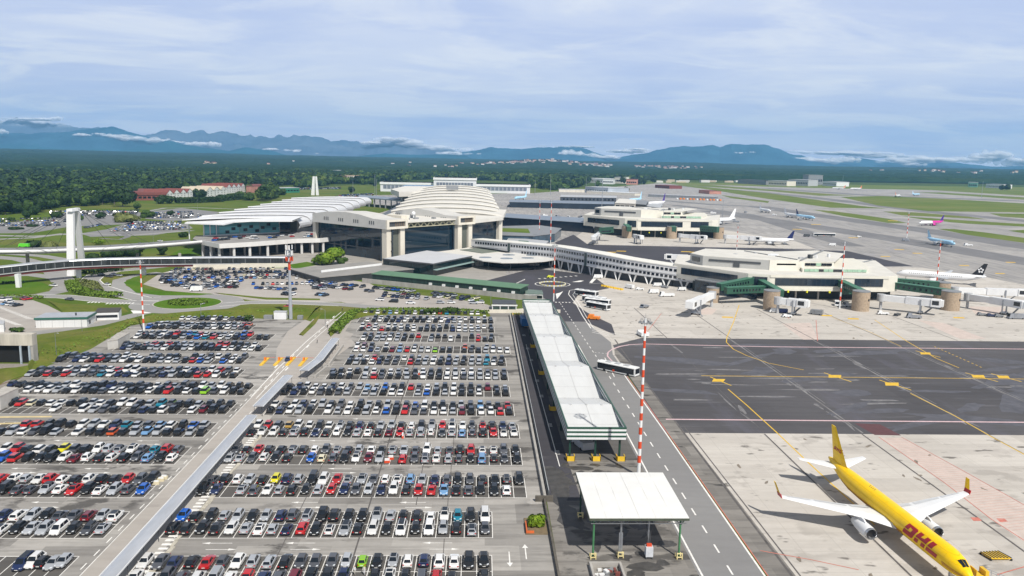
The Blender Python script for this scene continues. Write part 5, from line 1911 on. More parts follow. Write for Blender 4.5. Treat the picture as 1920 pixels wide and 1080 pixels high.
for k in range(7):
 a, c = p[0].lerp(p[1], k / 6), p[3].lerp(p[2], k / 6)
 b.beam(a + Vector((0, 0, .62)), c + Vector((0, 0, .62)), .16, .1)
b.build('stripe_bar', DGREY, t)
b = MB()
for q in p:
 b.tube((q.x, q.y - .1, .25), (q.x, q.y + .1, .25), .2, n=8)
b.build('wheel', BLACK, t)
# distant airliners: x, y on the apron from the photo
TB = M('light_blue_livery', (.40, .66, .85), .35, var=.06, scale=.4)
NAVY = M('navy_livery', (.012, .02, .10), .35, var=.06, scale=.4)
BLK = M('black_livery', (.012, .012, .014), .35, var=.06, scale=.4)
PINK = M('magenta_livery', (.62, .03, .32), .35, var=.06, scale=.4)
PURP = M('purple_livery', (.06, .015, .22), .35, var=.06, scale=.4)
JETW = M('airliner_white', (.80, .81, .82), .35, var=.04, scale=.3)
ORG_ = M('orange_livery', (.72, .16, .03), .35, var=.06, scale=.4)
def jet_between(nose, tail, R, hs, label, body, fin, wingm=None, engm=None, bellym=None, h=3.6, lenf=None, winglet=None, finh=None):
 a, c = spot(*nose, h), spot(*tail, h)
 if lenf:
  d = (c - a).normalized()
  m_ = (a + c) / 2
  a, c = m_ - d * lenf / 2, m_ + d * lenf / 2
 L = (c - a).length
 an = atan2(c.x - a.x, c.y - a.y)
 return airliner('airliner', label, L, R, R * 1.95, hs, body, fin, fin, engm or WINGG, wingm or WINGG, (a.x, a.y, .06), -an, bellym=bellym, winglet=winglet, finh=finh)
jet_between((1690, 513.5), (1838, 525), 2.2, 24, 'white airliner with black tail bearing a five petal star emblem', JETW, BLK, engm=JETW, lenf=49, finh=7.6)
jet_between((1803, 459), (1727, 447), 2.0, 17, 'pale sky blue airliner with light blue tail by the distant mast', TB, TB, lenf=40)
jet_between((1712, 418), (1780, 417), 2.0, 17, 'white and magenta airliner with purple tail taxiing beside the grass', JETW, PURP, lenf=40, engm=PINK)
jet_between((1412, 450), (1480, 452), 2.0, 17, 'white airliner with dark navy tail beyond the nearest pier', JETW, NAVY, lenf=39)
jet_between((1300, 416), (1385, 414), 2.6, 26, 'large white airliner with faint red tail mark behind the second pier', JETW, JETW, lenf=58)
jet_between((1541, 410), (1480, 403), 2.0, 17, 'white and light blue airliner with dark tail in the far row', TB, NAVY, lenf=40)
jet_between((1455, 397), (1414, 391), 2.0, 17, 'left white airliner in the far row of parked aircraft', JETW, JETW, lenf=38)
jet_between((1505, 406), (1462, 400), 2.0, 17, 'middle white airliner in the far row of parked aircraft', JETW, JETW, lenf=38)
jet_between((1210, 385), (1250, 382), 3.0, 30, 'large white airliner with purple and red tail behind the dark gate', JETW, PURP, lenf=64)
jet_between((1165, 378), (1215, 374), 2.6, 28, 'light blue wide airliner beyond the second pier', TB, TB, lenf=58)
jet_between((957, 373), (995, 370), 2.4, 24, 'light blue airliner in front of the long white hangar', TB, TB, lenf=50)
jet_between((1560, 352.5), (1585, 353.2), 2.0, 17, 'left orange tailed airliner at the far terminal', JETW, ORG_, lenf=38)
jet_between((1594, 353.5), (1616, 353.8), 2.0, 17, 'right orange tailed airliner at the far terminal', JETW, ORG_, lenf=38)
jet_between((1729, 364.2), (1706, 364.8), 2.0, 17, 'small light blue airliner taxiing far across the grass', TB, TB, lenf=40)
jet_between((1690, 366.4), (1676, 367.4), 2.0, 17, 'small white airliner taxiing ahead of the light blue one', JETW, ORG_, lenf=38)
# the emblem on the black tail: a ring of five petals
st = [o for o in C.objects if o.name.startswith('airliner') and o.parent is None and 'petal' in o.get('label', '')][0]
b = MB()
Lp = 49.0
zc_ = 2.2 * 1.95 + 2.2 * .75 + 7.6 * .46
for i in range(5):
 a = pi / 2 + i * 2 * pi / 5
 for s in (-1, 1):
  c = (Lp * .935 + 1.1 * cos(a) * s * -1, zc_ + 1.1 * sin(a))
  pts = [(s * .33, c[0] + .62 * cos(a + q), c[1] + .62 * sin(a + q)) for q in (0, 1.25, 2.5, 3.78, 5.03)]
  b.poly(pts if s > 0 else pts[::-1])
b.build('tail_emblem', JETW, st)
# magenta rear half of the taxiing one
mg = [o for o in C.objects if o.name.startswith('airliner') and o.parent is None and 'magenta' in o.get('label', '')][0]
for ch in mg.children:
 if ch.name.startswith('fuselage'):
  ch.data.materials[1] = PINK
  cy = [sum(ch.data.vertices[v].co.y for v in p.vertices) / len(p.vertices) for p in ch.data.polygons]
  for p, y in zip(ch.data.polygons, cy):
   p.material_index = 1 if y > 40 * .45 else 0
# ---------------------------------------------------------------- buildings
def V3(p, z):
 return Vector((p[0], p[1], z))
def wall_panel(mb, a, b, z0, z1, th=.3, m=0):
 a, b = Vector((a[0], a[1], 0)), Vector((b[0], b[1], 0))
 mb.beam(a + Vector((0, 0, (z0 + z1) / 2)), b + Vector((0, 0, (z0 + z1) / 2)), th, z1 - z0, m)
def along(a, b, t):
 return (a[0] + (b[0] - a[0]) * t, a[1] + (b[1] - a[1]) * t)
# ---- main terminal hall
def terminal():
 t = thing('terminal_hall', 'large cream terminal hall with stepped ribbed roof and dark blue glass walls', 'terminal', (-40, 600, 0))
 L0, A, Bp, Cc, D = (-124.6, 599), (-62.2, 541), (-15.4, 590), (18, 642), (24, 735)
 # inset glass walls
 def inset(p, q, k):
  d = Vector((q[0] - p[0], q[1] - p[1])).normalized()
  n = Vector((-d.y, d.x)) * k
  return (p[0] + n.x, p[1] + n.y), (q[0] + n.x, q[1] + n.y)
 def glass(p, q, k, z0, z1, nm='glass_wall'):
  a, b_ = inset(p, q, k)
  m = MB()
  d = Vector((b_[0] - a[0], b_[1] - a[1]))
  org = Vector((a[0], a[1], z0))
  wall_panel(m, a, b_, z0, z1, .5)
  return m.build(nm, GLASS, t)
 glass(L0, A, 5, 0, 22.4)
 glass(A, Bp, 7, 0, 22.0)
 glass(Bp, Cc, 5, 0, 21.5)
 glass(Cc, D, 5, 0, 21.5)
 # floor slabs visible behind the left glass
 for z in (7.2, 14.0):
  m = MB()
  a, b_ = inset(L0, A, 4.6)
  wall_panel(m, a, b_, z - .35, z + .35, .5)
  m.build('floor_edge', DGREY, t)
 # two deep box beams with hollow square ends on paired columns
 dirb = Vector((L0[0] - A[0], L0[1] - A[1])).normalized()
 dirf = Vector((Bp[0] - A[0], Bp[1] - A[1])).normalized()
 def box_beam(P, length, z0, z1, w, label_rise):
  P = Vector(P)
  u, f = dirb, dirf
  m = MB()
  # long body with a humped top
  secs = []
  for s, zt in ((1.5, z1), (14, z1 + .2), (30, z1 + label_rise * .75), (45, z1 + label_rise), (length * .8, z1 + label_rise * .7), (length, z1)):
   a = P + u * s
   b_ = a + f * w
   secs.append([(a.x, a.y, z0), (b_.x, b_.y, z0), (b_.x, b_.y, zt), (a.x, a.y, zt)])
  m.loft(secs)
  m.build('box_beam', M('beam_panel_grey', (.55, .54, .51), .65, var=.06, scale=.25), t)
  # open end frame
  m = MB()
  q = [P, P + f * w]
  th = 1.5
  def fr(x0, x1, za, zb):
   a, b_ = P + f * x0, P + f * x1
   m.hexa([(a.x, a.y, za), (b_.x, b_.y, za), (b_.x + u.x * 1.5, b_.y + u.y * 1.5, za), (a.x + u.x * 1.5, a.y + u.y * 1.5, za),
     (a.x, a.y, zb), (b_.x, b_.y, zb), (b_.x + u.x * 1.5, b_.y + u.y * 1.5, zb), (a.x + u.x * 1.5, a.y + u.y * 1.5, zb)])
  fr(-.05, w + .05, z0 - .05, z0 + 1.5)
  fr(-.05, w + .05, z1 - 1.3, z1 + .05)
  fr(-.05, 2.0, z0 + 1.5, z1 - 1.3)
  fr(w - 2.0, w + .05, z0 + 1.5, z1 - 1.3)
  m.build('beam_end_frame', CREAM, t)
  m = MB()
  a, b_ = P + f * 2.0 + u * 1.3, P + f * (w - 2.) + u * 1.3
  wall_panel(m, a, b_, z0 + 1.5, z1 - 1.3, .2)
  for k in range(5):
   c = a.lerp(b_, .45 + k * .12)
   m.obox(c.x, c.y, z0 + 1.5, .8, .6, z1 - z0 - 2.8, atan2(f.y, f.x), 1)
  m.build('beam_recess', [DGREY, M('recess_brown', (.16, .12, .08), .8, var=.2, scale=.5)], t)
  for s, w2 in ((.8, 4.2), (w - 5.5, 4.)):
   m = MB()
   c = P + f * (s + w2 / 2) + u * 4.0
   m.obox(c.x, c.y, 0, w2, 5.0, z0, atan2(f.y, f.x))
   m.build('column', CREAM, t)
  m = MB()
  a, b_ = P + f * 5.2 + u * 3.6, P + f * (w - 5.6) + u * 3.6
  wall_panel(m, a, b_, 0, z0 - .1, .5)
  m.build('louvre_panel', M('green_grey_louvre', (.105, .115, .095), .6, var=.15, scale=2., stretch=(.1, .1, 3)), t)
  # window slots on the left face
  for grp in range(4):
   for k in range(3):
    m = MB()
    s = 14 + grp * 17 + k * 2.2
    c = P + u * s - f * .05
    m.obox(c.x, c.y, z0 + 2.4, .9, .14, 2.4, atan2(u.y, u.x))
    m.build('slot_window', DGREY, t)
 box_beam(A, 84, 22.2, 28.4, 18.5, 3.2)
 box_beam(Bp, 70, 22.0, 28.2, 17.5, 3.6)
 # far end column and small soffit under the left beam
 m = MB(); e = Vector(L0) + dirf * 4; m.obox(e.x, e.y, 0, 3.5, 3.5, 22, .8); m.build('column', CREAM, t)
 m = MB(); m.obox(Cc[0] - 2.4, Cc[1] + 2.5, 0, 4.5, 3.5, 22, .95); m.build('column', CREAM, t)
 # lattice girder between the beams
 m = MB()
 a, b_ = Vector((*A, 0)) + Vector((*dirf, 0)) * 18.5 + Vector((*dirb, 0)) * 4, Vector((*Bp, 0)) + Vector((*dirb, 0)) * 4
 n = 16
 for z in (22.4, 25.4):
  m.beam(a + Vector((0, 0, z)), b_ + Vector((0, 0, z)), .5, .5)
 for k in range(n):
  p, q = a.lerp(b_, k / n), a.lerp(b_, (k + 1) / n)
  za, zb = (22.4, 25.4) if k % 2 else (25.4, 22.4)
  m.beam(p + Vector((0, 0, za)), q + Vector((0, 0, zb)), .4, .4)
 m.build('lattice_girder', M('pale_yellow_steel', (.45, .43, .30), .6, var=.1, scale=.5), t)
 # flat front roof behind the beams
 m = MB()
 u3, f3 = Vector((*dirb, 0)), Vector((*dirf, 0))
 A3 = Vector((*A, 0))
 B3 = Vector((*Bp, 0))
 p = [A3 + f3 * 18.5 + u3 * 3, B3 + u3 * 3, B3 + u3 * 62, A3 + f3 * 18.5 + u3 * 62]
 m.prism([(q.x, q.y) for q in p], 25.6, 26.3, 0)
 p = [B3 + f3 * 17.5 + u3 * 2, Vector((18.5, 641, 0)), Vector((24.5, 737, 0)), Vector((-10, 760, 0)), B3 + f3 * 17.5 + u3 * 60]
 m.prism([(q.x, q.y) for q in p], 22.2, 24.8, 0)
 m.build('front_roof', CREAMROOF, t)
 # roof machines
 for k, (s, w_, lx, ly, hh) in enumerate(((24, 30, 16, 7, 3.2), (40, 40, 8, 5, 2.2), (30, 50, 3, 3, 2.0), (18, 34, 3, 2, 1.2), (20, 44, 2, 4, 1.0), (14, 56, 3, 2, 1.1), (48, 28, 9, 4, 2.6))):
  c = A3 + u3 * s + f3 * w_
  m = MB(); m.obox(c.x, c.y, 26.3, lx, ly, hh, atan2(dirb.y, dirb.x)); m.build('roof_unit', CREAM if k in (0, 1, 6) else MGREY, t)
 m = MB()
 c = A3 + u3 * 26 + f3 * 47
 m.tube((c.x, c.y, 26.3), (c.x, c.y, 29), .4); m.loft([[(c.x + 1.5 * r * cos(i * pi / 5), c.y + 1.5 * r * sin(i * pi / 5), 30 + zz) for i in range(10)] for r, zz in ((.3, -1.4), (.9, -.8), (1., 0), (.8, .9), (.2, 1.4))])
 m.build('radome', WHITE, t)
 # stepped arched ribs running back from the hall, shade painted as a darker strip under each
 RB = 9
 GAP_SHADE = M('roof_gap_shade', (.40, .385, .35), .8, var=.2, scale=.3)
 for k in range(RB):
  q = k / (RB - 1)
  y0 = 655 + 500 * q ** 1.1
  y1 = 655 + 500 * min(1., (k + 1) / (RB - 1)) ** 1.1 + (40 if k == RB - 1 else 1.5)
  xl, xr = -76 - 14 * q, 20 - 6 * q
  crown = 27.4 + 4.8 * q
  edge = 23.4 + 2.2 * q
  m, gp = MB(), MB()
  n = 22
  top0, top1 = [], []
  for i in range(n + 1):
   s = i / n
   x = xl + (xr - xl) * s
   prof = (1 - abs(2 * s - 1.04) ** 2.4 * .92) if 0 < s < 1 else 0
   z = edge + (crown - edge) * max(0, prof)
   top0.append((x, y0, z + .8))
   top1.append((x, y1, z - .7))
  dn = lambda p, d, dy=0: (p[0], p[1] + dy, p[2] - d)
  for i in range(n):
   m.poly([top0[i], top0[i + 1], top1[i + 1], top1[i]])
   m.poly([dn(top0[i], 1.0), dn(top0[i + 1], 1.0), top0[i + 1], top0[i]])
   m.poly([dn(top0[i + 1], 1.0), dn(top0[i], 1.0), dn(top0[i], 1.0, 1.4), dn(top0[i + 1], 1.0, 1.4)])
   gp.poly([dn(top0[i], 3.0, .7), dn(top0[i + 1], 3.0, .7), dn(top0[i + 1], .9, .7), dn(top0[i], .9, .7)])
  m.poly([(xr, y0, edge - 3), (xr, y1, edge - 3), top1[-1], top0[-1]])
  m.poly([(xl, y1, edge - 3), (xl, y0, edge - 3), top0[0], top1[0]])
  rb = m.build('roof_rib', CREAMROOF, t)
  gp.build('painted_gap_shade', GAP_SHADE, rb)
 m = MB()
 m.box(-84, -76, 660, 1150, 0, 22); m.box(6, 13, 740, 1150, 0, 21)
 m.build('side_wall', M('dark_side_wall', (.10, .11, .12), .5, var=.2, scale=.2), t)  # both side walls in one dark grey
 # grey roof lantern
 m = MB(); m.prism([(-42, 1004), (-27, 1004), (-31, 1016), (-38, 1016)], 32, [37.5, 37.5, 35, 35]); m.build('roof_lantern', MGREY, t)
terminal()
def glass_pavilion():
 t = thing('glass_pavilion', 'low dark glass pavilion with flat pale roof in front of the terminal hall', 'pavilion', (-40, 500, 0))
 P = [spot(722, 484, 7.8), spot(813, 497, 7.8), spot(880, 488, 7.8), spot(795, 474, 7.8)]
 P = [(-60.6, 500), (-27.6, 478), (-4.5, 520), (-36, 548)]
 def inn(k):
  c = Vector((sum(p[0] for p in P) / 4, sum(p[1] for p in P) / 4))
  return [tuple(c + (Vector(p) - c) * k) for p in P]
 m = MB(); m.prism(inn(.985), 0, 6.9); m.build('glass_wall', mat_glass('black_glass_band', (.006, .014, .016), .08, 1.6, 2.2, (.02, .028, .028), .05), t)
 m = MB(); m.prism(P, 6.9, 7.6); m.build('roof_edge', DGREY, t)
 m = MB(); m.prism(inn(.97), 7.6, 7.75); m.build('roof', M('pavilion_roof', (.52, .53, .55), .55, var=.06, scale=.2), t)
 m = MB()
 q = [Vector((*P[1], 0)), Vector((*P[2], 0))]
 d = (q[1] - q[0]).normalized(); nn = Vector((d.y, -d.x, 0))
 m.hexa([q[0] + nn * .2 + Vector((0, 0, 3.9)), q[1] + nn * .2 + d * 3 + Vector((0, 0, 3.9)), q[1] + nn * 2.4 + d * 3 + Vector((0, 0, 3.7)), q[0] + nn * 2.4 + Vector((0, 0, 3.7)),
   q[0] + nn * .2 + Vector((0, 0, 4.15)), q[1] + nn * .2 + d * 3 + Vector((0, 0, 4.15)), q[1] + nn * 2.4 + d * 3 + Vector((0, 0, 3.95)), q[0] + nn * 2.4 + Vector((0, 0, 3.95))])
 m.build('glass_awning', M('pale_green_glass', (.30, .42, .40), .2, var=.1, scale=.5), t)
glass_pavilion()
def terrace():
 t = thing('terrace_block', 'pale flat terrace roofs stepping down in front of the glass hall', 'terrace', (0, 560, 0))
 for pts, z0, z1, mt, nm in (([(-30, 560), (0, 528), (45, 575), (10, 620)], 0, 5.2, CREAMROOF, 'terrace_deck'), ([(-14, 574), (2, 555), (26, 580), (10, 600)], 5.2, 5.6, M('grey_green_felt', (.16, .18, .15), .8, var=.15, scale=.2), 'felt_roof')):
  m = MB(); m.prism(pts, z0, z1); m.build(nm, mt, t)
 m = MB(); m.prism([(-54, 545), (-34, 556), (-6, 606), (-18, 612)], 0, 3.0); m.build('terrace_deck', CONC, t)
terrace()
def curved_canopy():
 t = thing('drop_off_canopy', 'broad pale rounded canopy with oval skylights on thin dark posts', 'canopy', (18, 520, 0))
 pts = [(-8, 527), (2, 508), (14, 500), (28, 502), (42, 510), (50, 520), (52, 540), (46, 552), (26, 556), (4, 546)]
 m = MB(); m.prism(pts, 5.6, 6.2); m.build('roof', M('canopy_pale', (.62, .61, .58), .6, var=.08, scale=.15), t)
 for x, y in ((4, 524), (18, 520), (32, 524), (20, 540), (36, 540)):
  m = MB(); m.prism([(x + 4.2 * cos(i * pi / 8), y + 3.6 * sin(i * pi / 8)) for i in range(16)], 6.2, 6.45); m.build('skylight', M('skylight_grey', (.22, .26, .30), .25, var=.1, scale=.4), t)
 for x, y in ((-3, 527), (6, 512), (20, 505), (36, 511), (46, 524), (10, 540), (30, 545), (45, 545)):
  m = MB(); m.tube((x, y, .05), (x, y, 5.6), .25); m.build('post', DGREY, t)
 m = MB(); m.prism([(2, 532), (16, 516), (40, 526), (44, 545), (24, 552)], 0.05, 4.4); m.build('glazed_core', GLASSD, t)
curved_canopy()
# ---- long white link building on arches with two rows of windows
def link_building():
 t = thing('link_building', 'long white curving link building with two rows of square dark windows on white arches', 'building', (70, 480, 0))
 path = [(-6, 590), (18, 562), (36, 541), (47, 528), (58.5, 507), (72, 485), (85.7, 468.5), (98.3, 457), (113.6, 445.5), (120, 440)]
 def res(pts, n):
  P = [Vector(p) for p in pts]
  ds = [0]
  for a, b_ in zip(P, P[1:]):
   ds.append(ds[-1] + (b_ - a).length)
  out = []
  for i in range(n + 1):
   s = ds[-1] * i / n
   k = max(j for j in range(len(ds)) if ds[j] <= s + 1e-6)
   k = min(k, len(P) - 2)
   out.append(P[k].lerp(P[k + 1], (s - ds[k]) / (ds[k + 1] - ds[k])))
  return out, ds[-1]
 pts, L = res(path, 72)
 W = 11
 def frame(i):
  d = (pts[min(i + 1, len(pts) - 1)] - pts[max(i - 1, 0)]).normalized()
  return d, Vector((d.y, -d.x))
 # near face is to the lower left; nrm points away from the tower side
 zt = lambda i: 11.4 + 2.6 * min(1, i / 34) - 2.9 * max(0, (i - 48) / 24)
 zb = lambda i: 6.6 if i < 16 else 5.4 - 1.7 * max(0, (i - 44) / 28)
 secs = []
 for i in range(len(pts)):
  d, nr = frame(i)
  nn = -Vector((-d.y, d.x))
  a = pts[i]
  b_ = pts[i] - Vector((d.y, -d.x)) * W
  secs.append([(a.x, a.y, zb(i)), (b_.x, b_.y, zb(i)), (b_.x, b_.y, zt(i)), (a.x, a.y, zt(i))])
 # make sure that the visible face (towards the tower) is side "a"
 m = MB(); m.loft(secs); m.build('body', M('link_white', (.66, .665, .67), .55, var=.06, scale=.3), t)
 m = MB()
 sec2 = []
 for i in range(len(pts)):
  d, nr = frame(i)
  a, b_ = pts[i] + nr * .25, pts[i] - nr * (W + .25)
  sec2.append([(a.x, a.y, zt(i)), (b_.x, b_.y, zt(i)), (b_.x, b_.y, zt(i) + .45), (a.x, a.y, zt(i) + .45)])
 m.loft(sec2); m.build('roof', M('link_roof', (.70, .69, .64), .65, var=.06, scale=.2), t)
 for zoff in (.55, .0):
  m = MB()
  for i in range(16 if zoff == 0 else 0, len(pts) - 1):
   d, nr = frame(i)
   a, b_ = pts[i] + nr * .12, pts[i + 1] + nr * .12
   z = (zt(i) - 4.5) if zoff else zb(i) + .3
   m.beam((a.x, a.y, z), (b_.x, b_.y, z), .3, .35)
  m.build('ledge', LGREY, t)
 for i in range(2, len(pts) - 2):
  d, nr = frame(i)
  for row in (0, 1):
   if row == 1 and i < 20:
    continue
   c = pts[i] + nr * .03
   z = zt(i) - (2.7 if row == 0 else 6.6)
   w = MB(); w.obox(c.x, c.y, z, 1.75, .2, 1.5, atan2(d.y, d.x)); w.build('window', GLASSD, t)
 # dark joints
 for i in (15, 44):
  d, nr = frame(i)
  m = MB(); c = pts[i] + nr * .05; m.obox(c.x, c.y, zb(i), 2.2, .5, zt(i) - zb(i) - .4, atan2(d.y, d.x)); m.build('stair_joint', M('grey_green_glazing', (.05, .075, .075), .3, var=.2, scale=.6), t)
 # arched legs
 for i in range(22, len(pts) - 1, 4):
  d, nr = frame(i)
  m = MB()
  for s in (0.5, W - .5):
   for q in (-1, 1):
    a = pts[i] - nr * s
    b0, b1 = a + d * q * .7, a + d * q * 2.4
    m.hexa([(b0.x - .3, b0.y - .3, .05), (b0.x + .3, b0.y - .3, .05), (b0.x + .3, b0.y + .3, .05), (b0.x - .3, b0.y + .3, .05),
      (b1.x - .5, b1.y - .5, zb(i)), (b1.x + .5, b1.y - .5, zb(i)), (b1.x + .5, b1.y + .5, zb(i)), (b1.x - .5, b1.y + .5, zb(i))])
  m.build('arch_leg', WHITE, t)
 m = MB()
 for i in range(20, len(pts) - 2, 2):
  d, nr = frame(i)
  c = pts[i] - nr * 6
  m.obox(c.x, c.y, .05, 5.2, 5.5, zb(i) - .1, atan2(d.y, d.x))
 m.build('service_core', DGREY, t)
link_building()
# ---- piers: stepped white blocks with dark window bands, stone drums and green gangways
def drum(t, x, y, r, h):
 m = MB(); m.tube((x, y, .06), (x, y, h), r, n=28); m.build('stone_drum', STONE, t, smooth=False)
 m = MB(); m.tube((x, y, h), (x, y, h + .35), r + .1, n=28); m.build('drum_cap', MGREY, t)
 m = MB(); m.obox(x + r * .55, y - r * .83, h * .55, 1.2, .3, 1.0, -.55 + 1.2); m.build('drum_window', GLASSD, t)
def gangway(t, a, b_, w=3.2, h=3.2, za=7, zb=6.2, win=True):
 a, b_ = Vector((a[0], a[1], za)), Vector((b_[0], b_[1], zb))
 m = MB()
 d = (b_ - a).normalized()
 m.beam(a + Vector((0, 0, h / 2)), b_ + Vector((0, 0, h / 2)), w, h)
 g = m.build('green_gangway', GREEN, t)
 m = MB()
 m.beam(a + Vector((0, 0, h + .12)), b_ + Vector((0, 0, h + .12)), w + .4, .24)
 m.build('gangway_roof', M('gangway_roof_green', (.05, .16, .10), .5, var=.15, scale=.4), g)
 if win:
  u = Vector((d.y, -d.x, 0)).normalized()
  n = 9
  for k in range(n):
   c = a.lerp(b_, .18 + .64 * k / (n - 1))
   for s in (1, -1):
    q = c + u * s * (w / 2 + .02)
    m = MB(); m.obox(q.x, q.y, q.z + 1.1, .9, .1, 1.2, atan2(d.y, d.x)); m.build('window', GLASSD, g)
def jet_bridge(x, y, a, L, label, h=4.6, group='white passenger boarding bridges'):
 """telescopic tunnel, cab, lift column; local x runs out from the rotunda"""
 t = thing('jet_bridge', label, 'boarding bridge', (x, y, .06), a, group, True)
 m = MB(); m.box(1.2, L * .55, -1.45, 1.45, h, h + 2.9); m.build('inner_tunnel', WHITE, t)
 m = MB(); m.box(L * .45, L * .9, -1.75, 1.75, h - .25, h + 3.2); m.build('outer_tunnel', M('bridge_white', (.66, .67, .68), .5, var=.08, scale=.4), t)
 m = MB(); m.tube((0, 0, h - .3), (0, 0, h + 3.2), 2.0, n=16); m.build('rotunda', LGREY, t)
 m = MB(); m.box(L * .9, L * .9 + 4.2, -2.1, 2.1, h - .3, h + 3.3); m.box(L * .9 + 4.2, L * .9 + 5.2, -1.8, 1.8, h, h + 3.0); m.build('cab', WHITE, t)
 m = MB(); m.box(L * .9 + .5, L * .9 + 3.4, -2.16, 2.16, h + .7, h + 2.7); m.build('cab_window', GLASSD, t)
 m = MB()
 m.tube((0, 0, 0), (0, 0, h - .3), .7)
 m.build('pedestal', LGREY, t)
 m = MB()
 for s in (-1, 1):
  m.box(L * .72 - .3, L * .72 + .3, s * 1.95 - .25, s * 1.95 + .25, .6, h + 2.6)
  m.tube((L * .72 - .6, s * 1.6, .5), (L * .72 - .6, s * 2.1, .5), .5, n=12, m=1)
  m.tube((L * .72 + .6, s * 1.6, .5), (L * .72 + .6, s * 2.1, .5), .5, n=12, m=1)
 m.box(L * .72 - 1., L * .72 + 1., -2.1, 2.1, .6, 1.2)
 m.build('lift_column', [STEEL, BLACK], t)
 m = MB(); m.hexa([(L * .9 + 1, 2.1, h - .2), (L * .9 + 1.9, 2.1, h - .2), (L * .9 - 2.1, 4.2, .1), (L * .9 - 3.0, 4.2, .1), (L * .9 + 1, 2.1, h), (L * .9 + 1.9, 2.1, h), (L * .9 - 2.1, 4.2, .3), (L * .9 - 3, 4.2, .3)]); m.build('service_stair', STEEL, t)
 return t
PGLASS = mat_glass('pier_window_band', (.010, .018, .028), .07, 2.4, 6., (.05, .055, .06), .07)
def pier(name, label, o, sc, drums, gangs, k=1.0):
 """pier building laid out about its origin o (front left corner), x right, y back"""
 t = thing(name, label, 'pier', (o[0], o[1], 0))
 X = lambda x: o[0] + x * sc
 Y = lambda y: o[1] + y * sc
 def P(pts):
  return [(X(a), Y(b_)) for a, b_ in pts]
 PW = M('pier_cream_panel', (.67, .65, .57), .6, var=.06, scale=.3)
 PG = M('pier_grey_panel', (.42, .42, .40), .6, var=.06, scale=.3)
 PR = M('pier_roof_gravel', (.60, .585, .54), .8, var=.1, scale=.12)
 # dark undercroft
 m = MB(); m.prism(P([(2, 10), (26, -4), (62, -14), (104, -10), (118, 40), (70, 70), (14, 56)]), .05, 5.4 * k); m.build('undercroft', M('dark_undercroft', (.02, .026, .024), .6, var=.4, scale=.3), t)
 # main floor: projecting window storey
 front = [(-6, 22), (24, -16), (34, -20), (97, -20.5), (103, -18), (124, 48), (78, 76), (6, 62)]
 m = MB(); m.prism(P(front), 5.4 * k, 13.3 * k); m.build('wall', PW, t)
 m = MB(); m.prism(P([(a, b_ + .3) for a, b_ in front]), 13.3 * k, 13.6 * k); m.build('roof', PR, t)
 def band(a, b_, z0, z1, mt=PGLASS, nm='window_band', off=.12):
  A_, B_ = Vector((X(a[0]), Y(a[1]))), Vector((X(b_[0]), Y(b_[1])))
  d = (B_ - A_).normalized()
  nr = Vector((d.y, -d.x)) * off
  m = MB(); wall_panel(m, A_ + nr, B_ + nr, z0 * k, z1 * k, .3); m.build(nm, mt, t)
 band((-3, 17.2), (20, -11.2), 8.2, 11.8)
 band((26, -17), (33, -19.6), 7.6, 12.2)
 band((37, -20), (72, -20.3), 8.0, 11.7)
 band((79, -20.4), (94, -20.5), 8.0, 12.2)
 band((34.2, -20), (97, -20.4), 12.2, 13.4, PW, 'parapet', .25)
 band((34.2, -20), (97, -20.4), 5.3, 6.6, PW, 'sill_band', .25)
 # left upper block
 hx = [(4, 26), (8, 14), (40, -2), (56, -2), (58, 42), (20, 52)]
 m = MB(); m.prism(P(hx), 13.6 * k, 18.8 * k); m.build('upper_block', PG, t)
 m = MB(); m.prism(P([(x * .99 + .3, y) for x, y in hx]), 18.8 * k, 19.1 * k); m.build('upper_roof', PR, t)
 band((11, 12.5), (36, 0), 16.4, 17.5, DGREY, 'slot_window', .15)
 band((23, 6.4), (26, 4.9), 14.0, 16.4, DGREY, 'door', .15)
 band((44, -2), (54.5, -2), 16.4, 17.3, DGREY, 'slot_window', .15)
 band((4.6, 23.6), (7, 16.8), 15.2, 17.6, GLASSD, 'window', .15)
 m = MB(); m.prism(P([(40, -2.3), (56, -2.3), (56, -1.9), (40, -1.9)]), 13.6 * k, 19.15 * k); m.build('upper_front', PW, t)
 # stepped terraces on the right
 m = MB(); m.prism(P([(56, -1), (76, -1), (92, 44), (58, 44)]), 13.6 * k, 18.3 * k); m.build('upper_block', PW, t)
 m = MB(); m.prism(P([(56, -8), (92, -8), (104, 20), (108, 44), (70, 44)]), 13.6 * k, 15.3 * k); m.build('terrace', PW, t)
 m = MB(); m.prism(P([(57, -1), (76.5, -1.2), (100, 40), (90, 55), (58, 44)]), 18.3 * k, 18.6 * k); m.build('upper_roof', PR, t)
 LG = M('pale_green_rooflight', (.30, .46, .34), .35, var=.25, scale=.6)
 n = 13
 for kk in range(n):
  x0_, x1_ = 57 + 34 * kk / n, 57 + 34 * (kk + .92) / n
  m = MB(); A_, B_ = (X(x0_), Y(-8.2)), (X(x1_), Y(-8.2)); wall_panel(m, A_, B_, 13.9 * k, 15.25 * k, .3); m.build('rooflight', LG if kk not in (3, 6, 7) else GLASSD, t)
 for kk in range(5):
  x0_, x1_ = 60 + 15 * kk / 5, 60 + 15 * (kk + .92) / 5
  m = MB(); A_, B_ = (X(x0_), Y(-1.25)), (X(x1_), Y(-1.25)); wall_panel(m, A_, B_, 16.2 * k, 17.6 * k, .3); m.build('rooflight', GLASSD if kk != 2 else LG, t)
